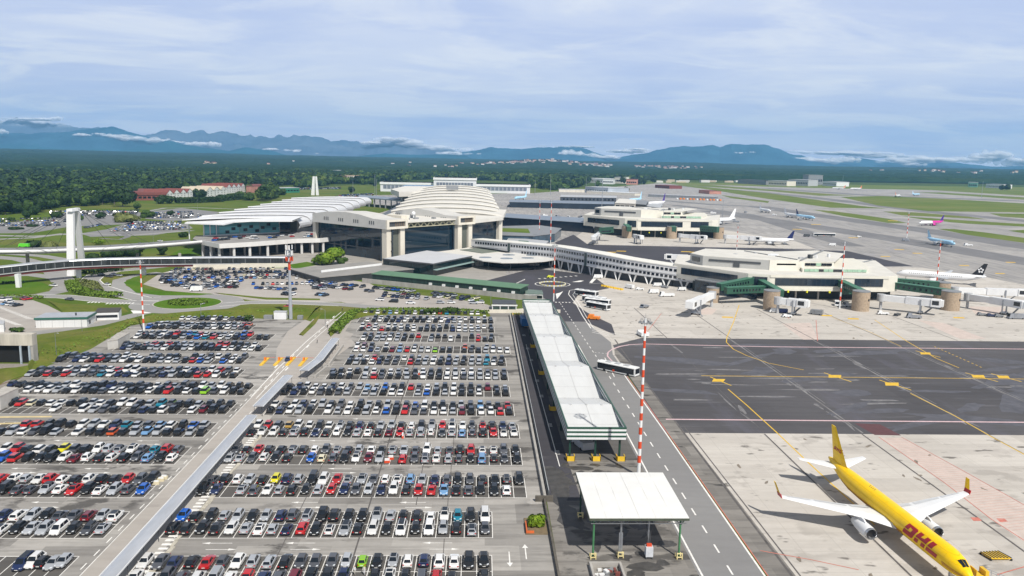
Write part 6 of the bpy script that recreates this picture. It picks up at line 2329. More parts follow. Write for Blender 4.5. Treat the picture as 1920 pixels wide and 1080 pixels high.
 for (x, y, lx, ly, hh, mt) in ((50, 20, 8, 4, 1.2, WHITE), (44, 30, 3, 2, .8, LGREY), (30, 25, 2, 2, .7, LGREY), (68, 12, 2, 2, 2.2, DGREY), (72, 14, 1.5, 1.5, 1.6, WHITE), (62, 10, 3, 1, .9, LGREY), (82, 20, 1.2, 1.2, 1.8, WHITE)):
  m = MB(); m.obox(X(x), Y(y), 18.6 * k, lx, ly, hh, R_.uniform(0, 1)); m.build('roof_unit', mt, t)
 m = MB()
 for a, b_ in (((57.5, -1), (92, 50)), ((40, 40), (56, 0)), ((92, 18), (122, 48))):
  m.beam((X(a[0]), Y(a[1]), 19.2 * k if a[0] < 90 else 13.9 * k), (X(b_[0]), Y(b_[1]), 19.2 * k if a[0] < 90 else 13.9 * k), .5, .7)
 m.build('roof_kerb', MGREY, t)
 for x in (44, 54, 66):                         # yellow lamps under the floor
  m = MB(); m.tube((X(x), Y(-20.6), 4.4), (X(x), Y(-20.6), 5.5), .5, n=8); m.build('yellow_lamp', M('yellow_lamp', (.75, .72, .03), .4, var=.05), t)
 for x in (38, 50, 62, 74, 88):
  m = MB(); m.box(X(x) - .4, X(x) + .4, Y(-16) - .4, Y(-16) + .4, .05, 5.4 * k); m.build('column', CONC, t)
 for x, y, r, h in drums:
  drum(t, x, y, r, h)
 for g in gangs:
  gangway(t, *g)
 return t
g = lambda x, y, h=0: (spot(x, y, h).x, spot(x, y, h).y)
pier('pier_building', 'nearest stepped cream pier building with dark window bands, brown stone drums and green gangways', (117, 426), 1.0,
  [(143.0, 380, 3.9, 9.3), (187.5, 380, 4.1, 9.5), (250, 417, 4.0, 9.0), (235, 384, 4.4, 9.4), (119.5, 399, 3.2, 7.5)],
  [((143, 410), (122, 398), 3.4, 3.4, 8, 6.2), ((146, 398), (124, 393), 3.0, 3.2, 5.6, 5.4), ((147, 407), (149, 384), 3.2, 3.2, 7.5, 5.6), ((188, 404), (191, 384), 3.2, 3.4, 8.0, 5.6),
  ((215, 414), (238, 388), 3.4, 3.4, 6.6, 6.0), ((218, 424), (247, 416), 3.4, 3.4, 7, 6), ((196, 402), (186, 398), 2.6, 2.4, 5, 5, False)])
PIER2 = pier('pier_building', 'second stepped cream pier building behind the first, with green gangways and three stone drums', (110, 768), 1.12,
  [(*g(1175, 446), 4.6, 11), (*g(1259, 447), 4.8, 11), (*g(1347, 447.5), 4.8, 11)],
  [(g(1150, 436, 8), g(1124, 437, 7), 4, 5, 8, 6.5), (g(1300, 430, 8), g(1346, 436, 7), 4.5, 5, 7, 7), (g(1170, 425, 9), g(1180, 434, 7), 4, 4, 9, 7), (g(1250, 425, 9), g(1264, 434, 7), 4, 4, 9, 7)], 1.3)
BR = [((1335, 557), (1290, 578), 'white boarding bridge reaching left from the green gangway nearest the link building'), ((1459, 568), (1512, 574), 'white boarding bridge right of the first stone drum'),
  ((1652, 562), (1770, 574), 'long white boarding bridge right of the second stone drum'), ((1815, 560), (1925, 577), 'long white boarding bridge at the right edge of the photo'),
  ((1790, 548), (1930, 553), 'white boarding bridge behind the others at the right edge'), ((1275, 444), (1325, 448), 'small white boarding bridge at the middle drum of the second pier'),
  ((1360, 446), (1430, 450), 'small white boarding bridge right of the second pier'), ((1190, 445), (1203, 448), 'small white boarding bridge at the left drum of the second pier'),
  ((1320, 487), (1245, 484), 'white boarding bridge on the roof line behind the link building'), ((1124, 440), (1112, 450), 'small white boarding bridge at the dark gates of the second pier')]
for a, b_, lb in BR:
 p, q = spot(*a, 5), spot(*b_, 5)
 d = q - p
 jet_bridge(p.x, p.y, atan2(d.y, d.x), max(9, d.length - 3), lb)
# dark glazed gate hall between link building and pier
t = thing('gate_lounge', 'dark blue glazed lounge joining the link building to the nearest pier', 'building', (120, 425, 0))
m = MB(); m.prism([(119, 432), (128, 420), (146, 409), (146, 430), (128, 444)], .05, 6.6); m.build('glass_wall', GLASS, t)
m = MB(); m.prism([(118.7, 431.7), (128, 419.5), (146.4, 408.6), (146.4, 430.4), (128, 444.5)], 6.6, 7.1); m.build('roof', MGREY, t)
# ---- buildings beyond the link: grass roofed curved wing and green court
def box_building(name, label, pts, h, wall, roof, bands=(), cat='building', eave=.35, z0=.04):
 t = thing(name, label, cat, (sum(p[0] for p in pts) / len(pts), sum(p[1] for p in pts) / len(pts), 0))
 m = MB(); m.prism(pts, z0, h); m.build('wall', wall, t)
 c = Vector((sum(p[0] for p in pts) / len(pts), sum(p[1] for p in pts) / len(pts)))
 m = MB(); m.prism([tuple(c + (Vector(p) - c) * 1.015) for p in pts], h, h + eave); m.build('roof', roof, t)
 for i, za, zb in bands:
  a, b_ = pts[i], pts[(i + 1) % len(pts)]
  a2, b2 = along(a, b_, .03), along(a, b_, .97)
  d = (Vector(b2) - Vector(a2)).normalized()
  area = sum(pts[k][0] * pts[(k + 1) % len(pts)][1] - pts[(k + 1) % len(pts)][0] * pts[k][1] for k in range(len(pts)))
  nr = Vector((d.y, -d.x)) * (.12 if area > 0 else -.12)
  L = (Vector(b2) - Vector(a2)).length
  n = max(1, min(24, int(L / 6)))
  for k in range(n):
   m = MB()
   p, q = along(a2, b2, k / n + .02), along(a2, b2, (k + 1) / n - .02)
   wall_panel(m, Vector(p) + nr, Vector(q) + nr, za, zb, .2)
   m.build('window', GLASSD, t)
 return t
def pxpoly(pts, h=0):
 return [(spot(x, y, h).x, spot(x, y, h).y) for x, y in pts]
STEELROOF = M('blue_grey_metal_roof', (.24, .28, .33), .45, .3, var=.12, scale=.1)
GREENROOF = mat_grass('planted_roof', (.10, .17, .02), (.14, .20, .03), (.17, .19, .05), .05)
box_building('far_wing', 'long dark glazed wing with blue grey metal roof behind the grass roof', pxpoly([(938, 424), (1112, 437), (1116, 427), (945, 416)], 0), 9.5, M('night_blue_glass', (.012, .018, .03), .12, var=.3, scale=.1), STEELROOF)
t = box_building('grass_roof_building', 'low curved building with grass roof and blue glass front', pxpoly([(932, 447), (1000, 449), (1040, 444), (1052, 434), (1010, 428), (938, 430)], 4.5), 7.2, M('grey_blue_glazing', (.05, .085, .12), .2, var=.5, scale=.12), MGREY)
m = MB(); m.prism(pxpoly([(936, 434), (994, 437), (990, 429), (942, 428)], 7.6), 7.6, 7.8); m.build('planted_roof', GREENROOF, t)
t = box_building('court_building', 'low grey court building with green painted roof courts behind the link', pxpoly([(945, 462), (1015, 470), (1028, 456), (955, 449)], 3), 4.6, MGREY, LGREY)
m = MB(); m.prism(pxpoly([(978, 461), (1002, 464), (990, 452), (972, 451)], 5), 5., 5.15); m.build('green_court', M('green_court_paint', (.08, .15, .11), .8, var=.15, scale=.2), t)
box_building('plant_room', 'grey louvred plant room on the court roofs behind the link', pxpoly([(950, 447), (985, 448), (985, 441), (953, 440)], 3), 6.5, STEELROOF, STEELROOF)
box_building('far_gate_wing', 'long dark gate wing with pale metal roof farther behind', pxpoly([(955, 389), (1150, 393.5), (1150, 388), (958, 384)], 0), 8, M('night_blue_glass_far', (.02, .03, .045), .15, var=.3, scale=.05), STEELROOF)
box_building('far_gate_block', 'dark rectangular gate block standing on the far gate wing', pxpoly([(1050, 384.5), (1155, 386.5), (1155, 382), (1052, 380)], 0), 13, M('dark_slate_panel', (.06, .07, .085), .5, var=.2, scale=.1), LGREY, ((0, 8.5, 11.5),))
box_building('third_pier', 'rounded cream pier head with dark window strip behind the second pier', pxpoly([(1152, 404), (1190, 406), (1192, 396), (1160, 394)], 0), 16.5, CREAM, CREAMROOF, ((0, 10.5, 14),))
box_building('gate_shed', 'dark grey gate shed right of the cream pier head', pxpoly([(1188, 401), (1210, 403), (1215, 394), (1192, 392)], 0), 13.5, DGREY, MGREY)
box_building('gate_shed', 'pale grey steel gate frame beside the purple tailed airliner', pxpoly([(1210, 399), (1238, 402), (1240, 395), (1214, 393)], 0), 9, M('steel_blue_frame', (.20, .25, .29), .5, var=.3, scale=.1), LGREY)
# long white hangar with tall middle
t = thing('hangar', 'very long white hangar with a taller middle hall in front of the woods', 'hangar', (-50, 1690, 0))
HW, HG = M('hangar_white', (.66, .67, .69), .5, var=.06, scale=.02), M('hangar_glazing', (.16, .18, .22), .3, var=.2, scale=.04)
for x0_, x1_, y0_, h, nm in ((-209, -97, 1700, 19.5, 'side_hall'), (-97, -8, 1690, 31, 'middle_hall'), (-8, 106, 1705, 18.5, 'side_hall')):
 m = MB(); m.box(x0_, x1_, y0_, y0_ + 70, 0, h); hall = m.build(nm, HW, t)
 m = MB(); m.box(x0_ - 1, x1_ + 1, y0_ - 1.5, y0_ + 71, h - 4.5, h); m.build('fascia', WHITE, hall)
 n = 12
 for k in range(n):
  a, b_ = x0_ + 6 + (x1_ - x0_ - 12) * k / n, x0_ + 6 + (x1_ - x0_ - 12) * (k + .86) / n
  m = MB(); m.box(a, b_, y0_ - .4, y0_ + .2, h * .30, h * .68); m.build('window', HG, hall)
# lower road viaduct and canopy left of the ribbed roof
t = thing('rear_canopy', 'grey canopy on posts behind the white station roof', 'canopy', (-100, 900, 0))
p = pxpoly([(672, 373), (755, 380), (756, 375), (674, 369)], 10)
m = MB(); m.prism(p, 11.5, 13); m.build('roof', STEELROOF, t)
for k in range(9):
 a = along(p[0], p[1], k / 8); m = MB(); m.box(a[0] - .8, a[0] + .8, a[1] + 2, a[1] + 3.6, 0, 11.5); m.build('post', MGREY, t)
t = thing('second_hall', 'cream box beam hall behind the ribbed roof like the front hall', 'terminal', (-110, 1150, 0))
m = MB(); m.prism(pxpoly([(745, 373), (790, 376), (830, 364), (760, 362)], 4), 0, 20); m.build('glass_wall', GLASSD, t)
m = MB(); m.prism(pxpoly([(733, 356), (748, 361), (830, 359), (840, 351), (760, 350)], 26), 20.5, 27); m.build('roof', CREAMROOF, t)
m = MB(); m.obox(-106, 1120, 0, 6, 5, 20.5, .6); m.build('column', CREAM, t)
# ---- station with white wrapped roof
def station():
 t = thing('rail_station', 'long white station with wave wrapped roof shells and teal glass front', 'station', (-190, 650, 0))
 # plan: front left corner, front right corner, rear
 FL_, FR_ = (-212, 603), (-141, 655)
 dz = Vector((FR_[0] - FL_[0], FR_[1] - FL_[1])).normalized()
 back = Vector((-.012, 1.0)).normalized()
 deck = 10.0
 h = 21.6
 # glass front hall
 G0, G1, G2 = (-203.6, 600.5), (-196.5, 605.7), (-150.6, 640)
 m = MB(); wall_panel(m, G0, G1, deck, h - 2.4, .4); wall_panel(m, G1, G2, deck, h - 1.4, .4)
 wall_panel(m, G0, (-206, 690), deck, h - 2.4, .4)
 m.build('glass_front', GLASSB, t)
 m = MB(); wall_panel(m, G0, G1, 9.6, deck + .8, .8); wall_panel(m, G1, G2, 9.6, deck + .8, .8); m.build('plinth', WHITE, t)
 for k, (x, y) in enumerate(((-203.9, 599.8), (-200.2, 602.4), (-196.3, 604.8), (-214.5, 599.5))):
  m = MB(); m.tube((x, y, deck - (4 if k == 3 else 0)), (x, y, h - 1.6), .45, n=8); m.build('column', WHITE, t)
 for k in range(9):                                  # square dark glass insets
  a = along(G1, G2, .14 + .08 * k)
  m = MB(); d = (Vector(G2) - Vector(G1)).normalized(); nr = Vector((d.y, -d.x)) * .3
  m.obox(a[0] + nr.x, a[1] + nr.y, deck + (1.5 + (k * 37 % 5) * 1.1), 3.0, .2, 2.2, atan2(d.y, d.x)); m.build('dark_pane', M('inset_pane', (.02, .03, .035), .1, var=.3, scale=1), t)
 # roof shells: each a strip running left-right, bent down round the right end
 n = 9
 for k in range(n):
  q0, q1 = k / n, (k + 1) / n
  y0, y1 = 38 * k, 38 * (k + 1) + 1.5
  shrink = 1
  z = h + .35 * k * .6
  m, gp = MB(), MB()
  rings = []
  for yy, dz_ in ((y0 - 3, .7), (y1, -.7)):
   lx = -219 + .03 * yy
   rx = -149.5 + .03 * max(0, yy)
   ly, ry = 603 + yy, 634 + yy
   if k == 0 and yy < 0:
    ly, ry = 598.5, 634
   top = []
   for s in (0, .2, .4, .6, .8, 1.):
    top.append((lx + (rx - lx) * s, ly + (ry - ly) * s, z + dz_ + .9 * sin(pi * s)))
   R = 8.2
   for j in range(1, 7):
    an = j / 6 * radians(118)
    top.append((rx + R * sin(an) * 1.0, ry + 2 * sin(an), z + dz_ - 5.6 * (1 - cos(an)) ** 1.0))
   rings.append(top)
  a, c = rings
  for i in range(len(a) - 1):
   m.poly([a[i], a[i + 1], c[i + 1], c[i]])
   lo = [(p[0], p[1], p[2] - .7) for p in (a[i], a[i + 1])]
   m.poly([lo[0], lo[1], a[i + 1], a[i]])
   if k:
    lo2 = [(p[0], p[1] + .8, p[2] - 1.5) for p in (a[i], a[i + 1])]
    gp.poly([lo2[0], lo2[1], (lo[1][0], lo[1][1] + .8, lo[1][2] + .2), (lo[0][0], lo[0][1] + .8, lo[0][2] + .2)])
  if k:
   gp.build('painted_gap_shade', M('station_gap_shade', (.42, .42, .43), .8, var=.2, scale=.3), t)  # darker strip colour stands in for shade below each shell edge
  m.build('roof_shell', M('station_roof_white', (.64, .645, .655), .45, var=.05, scale=.15), t)
 # first front lip (cantilever)
 m = MB()
 p = [spot(346, 417.5, 20.4), spot(420, 420, 20.4), spot(440, 415.2, 21.3), spot(470, 413.6, 21.8), spot(548, 413.6, 22.2)]
 q = [(x.x, x.y, x.z) for x in p]
 r = [(-141, 646, 22.6), (-219, 640, 21.8)]
 m.poly(q + r)
 for a, b_ in zip(q, q[1:]):
  m.poly([(a[0], a[1], a[2] - .9), (b_[0], b_[1], b_[2] - .9), b_, a])
 m.poly([(x, y, z - .9) for x, y, z in (q + r)[::-1]])
 m.build('roof_lip', ROOFW, t)
 # dark glazed bays at the right bends
 for c, wd in (((-153.6, 637.5), 8.5), ((-147, 690), 8), ((-145, 768), 7), ((-142, 880), 7)):
  m = MB()
  m.obox(c[0], c[1], deck, wd, 1.2, 9.2, .62)
  d_ = m.build('end_glazing', GLASSD, t)
  m = MB()
  for k in range(3):
   m.obox(c[0] - .35, c[1] - .55, deck + .3 + k * 3.6, wd + .4, .5, .5, .62)
  for k in (-1, 1):
   m.obox(c[0] + k * wd * .42 * cos(.62) - .35, c[1] + k * wd * .42 * sin(.62) - .55, deck, .5, .5, 9.2, .62)
  m.build('end_frame', WHITE, t)
 m = MB(); m.box(-212, -156, 690, 940, 0, 20); m.build('inner_block', MGREY, t)
station()
# white spike behind the station
t = thing('white_spike', 'white tapering pylon rising behind the station roof', 'pylon', (*spot(592, 368)[:2], 0))
p = spot(592, 366)
m = MB()
for dx, w_ in ((-5.5, 5.2), (2.8, 3.8)):
 m.hexa([(p.x + dx - w_ / 2, p.y - 2, 0), (p.x + dx + w_ / 2 + 1, p.y - 2, 0), (p.x + dx + w_ / 2 + 1, p.y + 2, 0), (p.x + dx - w_ / 2, p.y + 2, 0),
   (p.x + dx * .5 - w_ * .35, p.y - 1.4, 34), (p.x + dx * .5 + w_ * .35, p.y - 1.4, 34), (p.x + dx * .5 + w_ * .35, p.y + 1.4, 34), (p.x + dx * .5 - w_ * .35, p.y + 1.4, 34)])
m.build('leg', WHITE, t)
# ---- forecourt deck viaduct in front of the station
def deck():
 t = thing('forecourt_deck', 'raised forecourt deck with white parapet on grey columns below the station', 'viaduct', (-150, 560, 0))
 pts = pxpoly([(378, 456), (412, 463), (478, 459), (556, 453), (600, 452), (650, 447)], 9.2)
 backp = [(-112, 640), (-142, 652), (-168, 634), (-212, 606), (-206, 582)]
 m = MB(); m.prism(pts + backp, 8.4, 9.95); m.build('deck_slab', FORECM if False else M('deck_paving', (.26, .25, .24), .85, var=.2, scale=.1), t)
 for a, b_ in zip(pts, pts[1:]):
  m = MB(); wall_panel(m, a, b_, 8.2, 11.3, .6); m.build('parapet', M('parapet_white', (.62, .615, .60), .7, var=.08, scale=.2), t)
 for k in range(11):
  i = min(4, int(k / 2.2)); a = along(pts[i], pts[i + 1], (k / 2.2) - i)
  for dx, dy in ((0, 2.2), (2, 20)):
   m = MB(); m.tube((a[0] + dx, a[1] + dy, 0), (a[0] + dx, a[1] + dy, 8.4), .95 if dy < 5 else .8, n=10); m.build('column', CONC if dy > 5 else M('column_white', (.55, .545, .53), .7, var=.1, scale=.3), t)
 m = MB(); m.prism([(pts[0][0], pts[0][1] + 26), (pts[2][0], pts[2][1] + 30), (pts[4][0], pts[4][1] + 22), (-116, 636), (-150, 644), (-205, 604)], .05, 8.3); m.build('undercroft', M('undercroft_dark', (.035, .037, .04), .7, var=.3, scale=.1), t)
deck()
# road viaduct with cable pylon
def viaduct():
 t = thing('cable_bridge', 'road viaduct with white parapet hung by dark cables from a white twin legged pylon', 'bridge', (-235, 480, 0))
 N_ = [at(x, y, Y) for x, y, Y in ((-60, 474.5, 470), (0, 472, 478), (70, 471, 487), (135, 468.5, 497), (200, 466.5, 508), (270, 462, 524), (330, 457.5, 542), (380, 453, 560))]
 zd = [p.z for p in N_]
 W_ = 13
 secs = []
 for i, p in enumerate(N_):
  d = (N_[min(i + 1, len(N_) - 1)] - N_[max(i - 1, 0)]); d.z = 0; d.normalize()
  b_ = p + Vector((-d.y, d.x, 0)) * W_
  z = zd[i]
  secs.append([(p.x, p.y, z - 1.6), (b_.x, b_.y, z - 1.6), (b_.x, b_.y, z - .3), (p.x, p.y, z - .3)])
 m = MB(); m.loft(secs); m.build('deck', ROADM, t)
 m = MB()
 for i in range(len(N_) - 1):
  m.tube(N_[i], N_[i + 1], .95, n=10)
 m.build('edge_beam', M('bridge_edge_white', (.66, .66, .66), .5, var=.08, scale=.3), t)
 m = MB()
 for i in range(len(N_) - 1):
  a, b_ = Vector(secs[i][2]), Vector(secs[i + 1][2])
  m.beam(a + Vector((0, 0, .6)), b_ + Vector((0, 0, .6)), .4, 1.2)
 m.build('far_parapet', MGREY, t)
 top = Vector((-231.5, 470, 38.4))
 for nm, bx, by, tx, ty in (('pylon_leg', spot(131, 518).x, 462.5, at(132.5, 398, 466.5).x, 466.5), ('pylon_leg', at(154, 494, 486).x, 486, at(144, 401, 471.5).x, 471.5)):
  m = MB()
  w0, w1 = (4.2 / 2, 3.7 / 2) if by < 470 else (3.3 / 2, 2.7 / 2)
  m.hexa([(bx - w0, by - 1, 0), (bx + w0, by - 1, 0), (bx + w0, by + 1, 0), (bx - w0, by + 1, 0), (tx - w1, ty - 1, 38), (tx + w1, ty - 1, 38), (tx + w1, ty + 1, 38), (tx - w1, ty + 1, 38)])
  m.build(nm, M('pylon_white', (.72, .72, .72), .55, var=.06, scale=.2, stretch=(1, 1, .3)), t)
 m = MB(); xa, xb = at(127.5, 397, 465).x, at(145.5, 397, 470).x; m.hexa([(xa, 464, 36.6), (xb, 464, 36.6), (xb, 474, 36.6), (xa, 474, 36.6), (xa + .3, 464.4, 38.2), (xb - .3, 464.4, 38.2), (xb - .3, 473.5, 38.2), (xa + .3, 473.5, 38.2)]); m.build('pylon_head', WHITE, t)
 for k, (x, y, Y) in enumerate(((8, 463, 484), (60, 466, 487), (105, 466, 492), (208, 461, 511), (288, 459, 530), (20, 459, 492), (250, 461, 520), (-30, 466, 478))):
  e = at(x, y, Y)
  m = MB(); m.tube(top + Vector((-2 if x < 130 else 2, 0, -1 - k % 3)), e, .11, n=5); m.build('cable', DGREY, t)
 for x in (-40, 40, 250, 330):
  i = 0
  p = at(x, 470, 490 if x < 200 else 530)
  m = MB(); m.tube((p.x, p.y + 6, 0), (p.x, p.y + 6, p.z - 2.4), 1.0, n=10); m.build('pier', CONC, t)
viaduct()
def tube_walk():
 t = thing('footbridge', 'long enclosed footbridge with silver roof and dark red underside on white posts', 'footbridge', (-190, 455, 0))
 top = [at(x, y, Y) for x, y, Y in ((-60, 511, 412), (0, 502, 424), (60, 495.5, 434), (130, 489.5, 448), (200, 486.5, 457), (270, 485, 463), (360, 484, 470), (450, 483.5, 474), (545, 483.5, 478))]
 def sec(dz0, dz1, off, w, nm, mt, i0=0, i1=None):
  m = MB(); s = []
  for i in range(i0, i1 or len(top)):
   p = top[i]
   d = (top[min(i + 1, len(top) - 1)] - top[max(i - 1, 0)]); d.z = 0; d.normalize()
   n_ = Vector((-d.y, d.x, 0))
   a, b_ = p + n_ * off, p + n_ * (off + w)
   s.append([(a.x, a.y, p.z + dz0), (b_.x, b_.y, p.z + dz0), (b_.x, b_.y, p.z + dz1), (a.x, a.y, p.z + dz1)])
  m.loft(s); return m.build(nm, mt, t)
 m = MB(); s = []
 for i, p in enumerate(top):
  d = (top[min(i + 1, len(top) - 1)] - top[max(i - 1, 0)]); d.z = 0; d.normalize()
  n_ = Vector((-d.y, d.x, 0))
  s.append([p + n_ * (2.1 + 2.2 * cos(a)) + Vector((0, 0, -.1 + .85 * sin(a))) for a in [pi - k * pi / 7 for k in range(8)]])
 m.loft(s); m.build('roof', M('footbridge_zinc', (.48, .50, .53), .35, .4, var=.1, scale=.3), t)
 sec(-3.2, -.1, .1, 4.0, 'glazed_side', M('footbridge_glazing', (.03, .034, .036), .2, var=.5, scale=.5, stretch=(1, 1, .2)))
 sec(-3.75, -3.3, -.15, 4.4, 'sill', LGREY, 0, 8)
 sec(-5.0, -4.0, .3, 3.6, 'underside', M('dark_red_steel', (.10, .018, .016), .6, var=.25, scale=.5), 0, 7)
 for i in range(len(top) - 1):
  for q in (.1, .35, .6, .85):
   p = top[i].lerp(top[i + 1], q)
   m = MB(); m.box(p.x - .1, p.x + .1, p.y - .05, p.y + .2, p.z - 3.2, p.z - .5); m.build('mullion', MGREY, t)
 for x, y in ((35, 539), (148, 521), (270, 516)):
  p = spot(x, y); zt = 7.0
  m = MB(); m.hexa([(p.x - 1., p.y - .8, 0), (p.x + 1., p.y - .8, 0), (p.x + 1., p.y + 1, 0), (p.x - 1., p.y + 1, 0), (p.x - 1.2, p.y - .8, zt), (p.x + .7, p.y - .8, zt), (p.x + .7, p.y + 2, zt), (p.x - 1.2, p.y + 2, zt)]); m.build('support', WHITE, t)
 m = MB(); p = pxpoly([(346, 506), (440, 503), (540, 502), (545, 492), (346, 494)], 0); m.prism(p, 0, 4.2); m.build('end_wall', M('cream_wall', (.60, .57, .49), .8, var=.1, scale=.2), t)
tube_walk()
# ---- low buildings between car park and terminal
box_building('ramp_building', 'low grey roofed building with white band beside the round green tree', pxpoly([(545, 508), (600, 524), (775, 508), (690, 494)], 2.5), 3.4, M('dark_strip_wall', (.03, .034, .036), .5, var=.3, scale=.3), M('grey_felt_roof', (.26, .25, .235), .85, var=.15, scale=.15))
t = thing('white_wall', 'long white screen wall with dark window strip in front of the grey roofed building', 'wall', (*spot(660, 520)[:2], 0))
m = MB(); a, b_ = spot(598, 527), spot(713, 512)
wall_panel(m, a, b_, .05, 2.2, .4); wall_panel(m, a + Vector((0, 7, 0)), b_ + Vector((0, 7, 0)), 3.9, 5.2, .4); m.build('wall', WHITE, t)
def green_building():
 t = thing('green_shed', 'long dark green shed with pale green roof on a fair faced concrete wall', 'shed', (-10, 430, 0))
 a, b_ = Vector((-60, 448, 0)), Vector((21, 402, 0))
 d = (b_ - a).normalized(); n_ = Vector((-d.y, d.x, 0))
 if n_.y < 0: n_ = -n_
 p = [a, b_, b_ + n_ * 9, a + n_ * 9]
 m = MB(); m.prism([(q.x, q.y) for q in p], 1.8, 5.2); m.build('wall', M('dark_green_ribbed', (.018, .04, .032), .5, var=.5, scale=1.2, stretch=(1, 1, .1)), t)
 m = MB(); q = [a - d * .4 - n_ * .5, b_ + d * .4 - n_ * .5, b_ + d * .4 + n_ * 9.5, a - d * .4 + n_ * 9.5]
 m.hexa([(x.x, x.y, z) for x, z in zip(q, (5.2, 5.2, 6.0, 6.0))] + [(x.x, x.y, z) for x, z in zip(q, (5.45, 5.45, 6.3, 6.3))]); m.build('roof', M('green_roof_sheet', (.10, .20, .115), .55, var=.12, scale=.3), t)
 m = MB(); w0, w1 = a - n_ * 1.2 - d * 6, b_ - n_ * 1.2 + d * 10; wall_panel(m, w0, w1, .05, 2.6, .5); m.build('base_wall', CONC, t)
 for k in range(7):
  c = a.lerp(b_, .42 + k * .09) - n_ * .4
  m = MB(); m.obox(c.x, c.y, 2.6, 1.6, .9, 1.1, atan2(d.y, d.x)); m.build('air_unit', WHITE, t)
green_building()
t = box_building('gatehouse', 'small dark roofed gatehouse with white frame at the end of the long canopy', [(6.5, 366), (17.5, 366), (17.5, 377), (6.5, 377)], 3.6, M('gatehouse_glazing', (.05, .08, .07), .3, var=.4, scale=.6), DGREY)
m = MB()
for x in (6.4, 10, 13.8, 17.4):
 m.box(x - .2, x + .2, 365.7, 366.1, 0, 3.4)
m.box(6, 18, 365.5, 366.1, 2.9, 3.5); m.build('frame', WHITE, t)
t = box_building('checkpoint', 'white checkpoint booth with grey green canopy beside the roundabout on the dark road', pxpoly([(985, 562), (1018, 563), (1016, 556), (985, 554)], 0), 3.0, M('checkpoint_white', (.5, .52, .5), .5, var=.3, scale=.6), M('grey_green_roof', (.14, .19, .16), .6, var=.15, scale=.4), ((0, 1., 2.4),), 'booth')
t = thing('entry_wall', 'pale concrete wall with gate posts at the end of the right car park', 'wall', (14, 362, 0))
m = MB(); wall_panel(m, (-2, 363), (38, 365), .05, 1.6, .5); wall_panel(m, (14, 366), (36, 376), .05, 1.2, .4); m.build('wall', CREAM, t)
for x in (15.4, 16.9, 18.2, 19.3):
 m = MB(); m.box(x, x + .4, 358, 358.4, .05, 1.3); m.build('bollard', YELLOWP, t)
# white hut left, its small neighbour, block cabins in the left lot
t = thing('white_hut', 'long white panel hut with green eaves and grey roof on the left yard', 'hut', (-170, 322, 0))
p = [(-177.3, 321.5), (-158.6, 324.5), (-160.0, 335), (-178.5, 332)]
m = MB(); m.prism(p, .04, 3.3); m.build('wall', M('hut_panel_white', (.66, .665, .66), .6, var=.08, scale=1.2, stretch=(1, 1, .05)), t)
c = Vector((-168.5, 328.2)); P2 = [tuple(c + (Vector(q) - c) * 1.05) for q in p]
m = MB(); m.prism(P2, 3.3, 4.1); m.build('eaves', M('hut_green', (.03, .12, .09), .5, var=.12, scale=.5), t)
m = MB(); m.prism([tuple(c + (Vector(q) - c) * 1.02) for q in p], 4.1, 4.25); m.build('roof', M('hut_roof_grey', (.36, .38, .42), .5, var=.1, scale=.4), t)
for k in range(4):
 a = along(p[0], p[1], .1 + .22 * k)
 m = MB(); m.obox(a[0], a[1] - .03, .1, .12, .1, 3.1, .16); m.build('panel_joint', LGREY, t)
m = MB(); a = along(p[1], p[2], .3); m.obox(a[0] + .05, a[1], .8, .12, 1.6, 1.5, .1); m.build('window', GLASSD, t)
m = MB(); m.obox(-164, 327, 4.25, .5, .5, 1.1, 0); m.build('chimney', DGREY, t)
box_building('white_hut', 'smaller white hut with dark roof behind the long panel hut', [(-161.5, 337.5), (-152.5, 339.5), (-155.5, 349), (-164.5, 347)], 3.2, WHITE, M('dark_brown_felt', (.06, .055, .05), .8, var=.2, scale=.5), ((0, 1.2, 2.2),), 'hut')
box_building('white_cabin', 'white cabin cut by the left edge above the tunnel mouth', pxpoly([(-30, 624), (8, 624), (10, 617), (-30, 615)], 0), 3.2, WHITE, LGREY, (), 'cabin')
t = box_building('stair_block', 'grey concrete stair block between cars at the top left of the car park', pxpoly([(202, 656), (222, 653), (244, 640), (222, 640)], 0), 3.0, M('stair_block_wall', (.46, .45, .42), .8, var=.1, scale=.4), M('rubble_roof', (.38, .36, .33), .9, var=.25, scale=.6), (), 'block')
t = box_building('stair_block', 'grey concrete stair block at the left edge of the car park', pxpoly([(-30, 775), (2, 769), (36, 752), (10, 750)], 0), 3.6, M('stair_block_wall_b', (.46, .45, .42), .8, var=.1, scale=.4), M('rubble_roof_b', (.40, .38, .35), .9, var=.25, scale=.6), (), 'block')
# yellow kerbs by the left block
for k, (x0_, y0_, x1_, y1_) in enumerate(((0, 783, 97, 782), (-20, 796, 80, 793), (-20, 806, 50, 806))):
 a, b_ = spot(x0_, y0_), spot(x1_, y1_)
 t = thing('yellow_kerb', ['top', 'middle', 'lowest'][k] + ' pale yellow kerb strip at the left edge of the car park', 'kerb', a, group='pale yellow kerbs')
 m = MB(); m.prism([(a.x, a.y - .3), (b_.x, b_.y - .3), (b_.x, b_.y + .3), (a.x, a.y + .3)], .05, .25); m.build('kerb', M('pale_yellow_kerb', (.58, .48, .26), .8, var=.15, scale=.8), t)
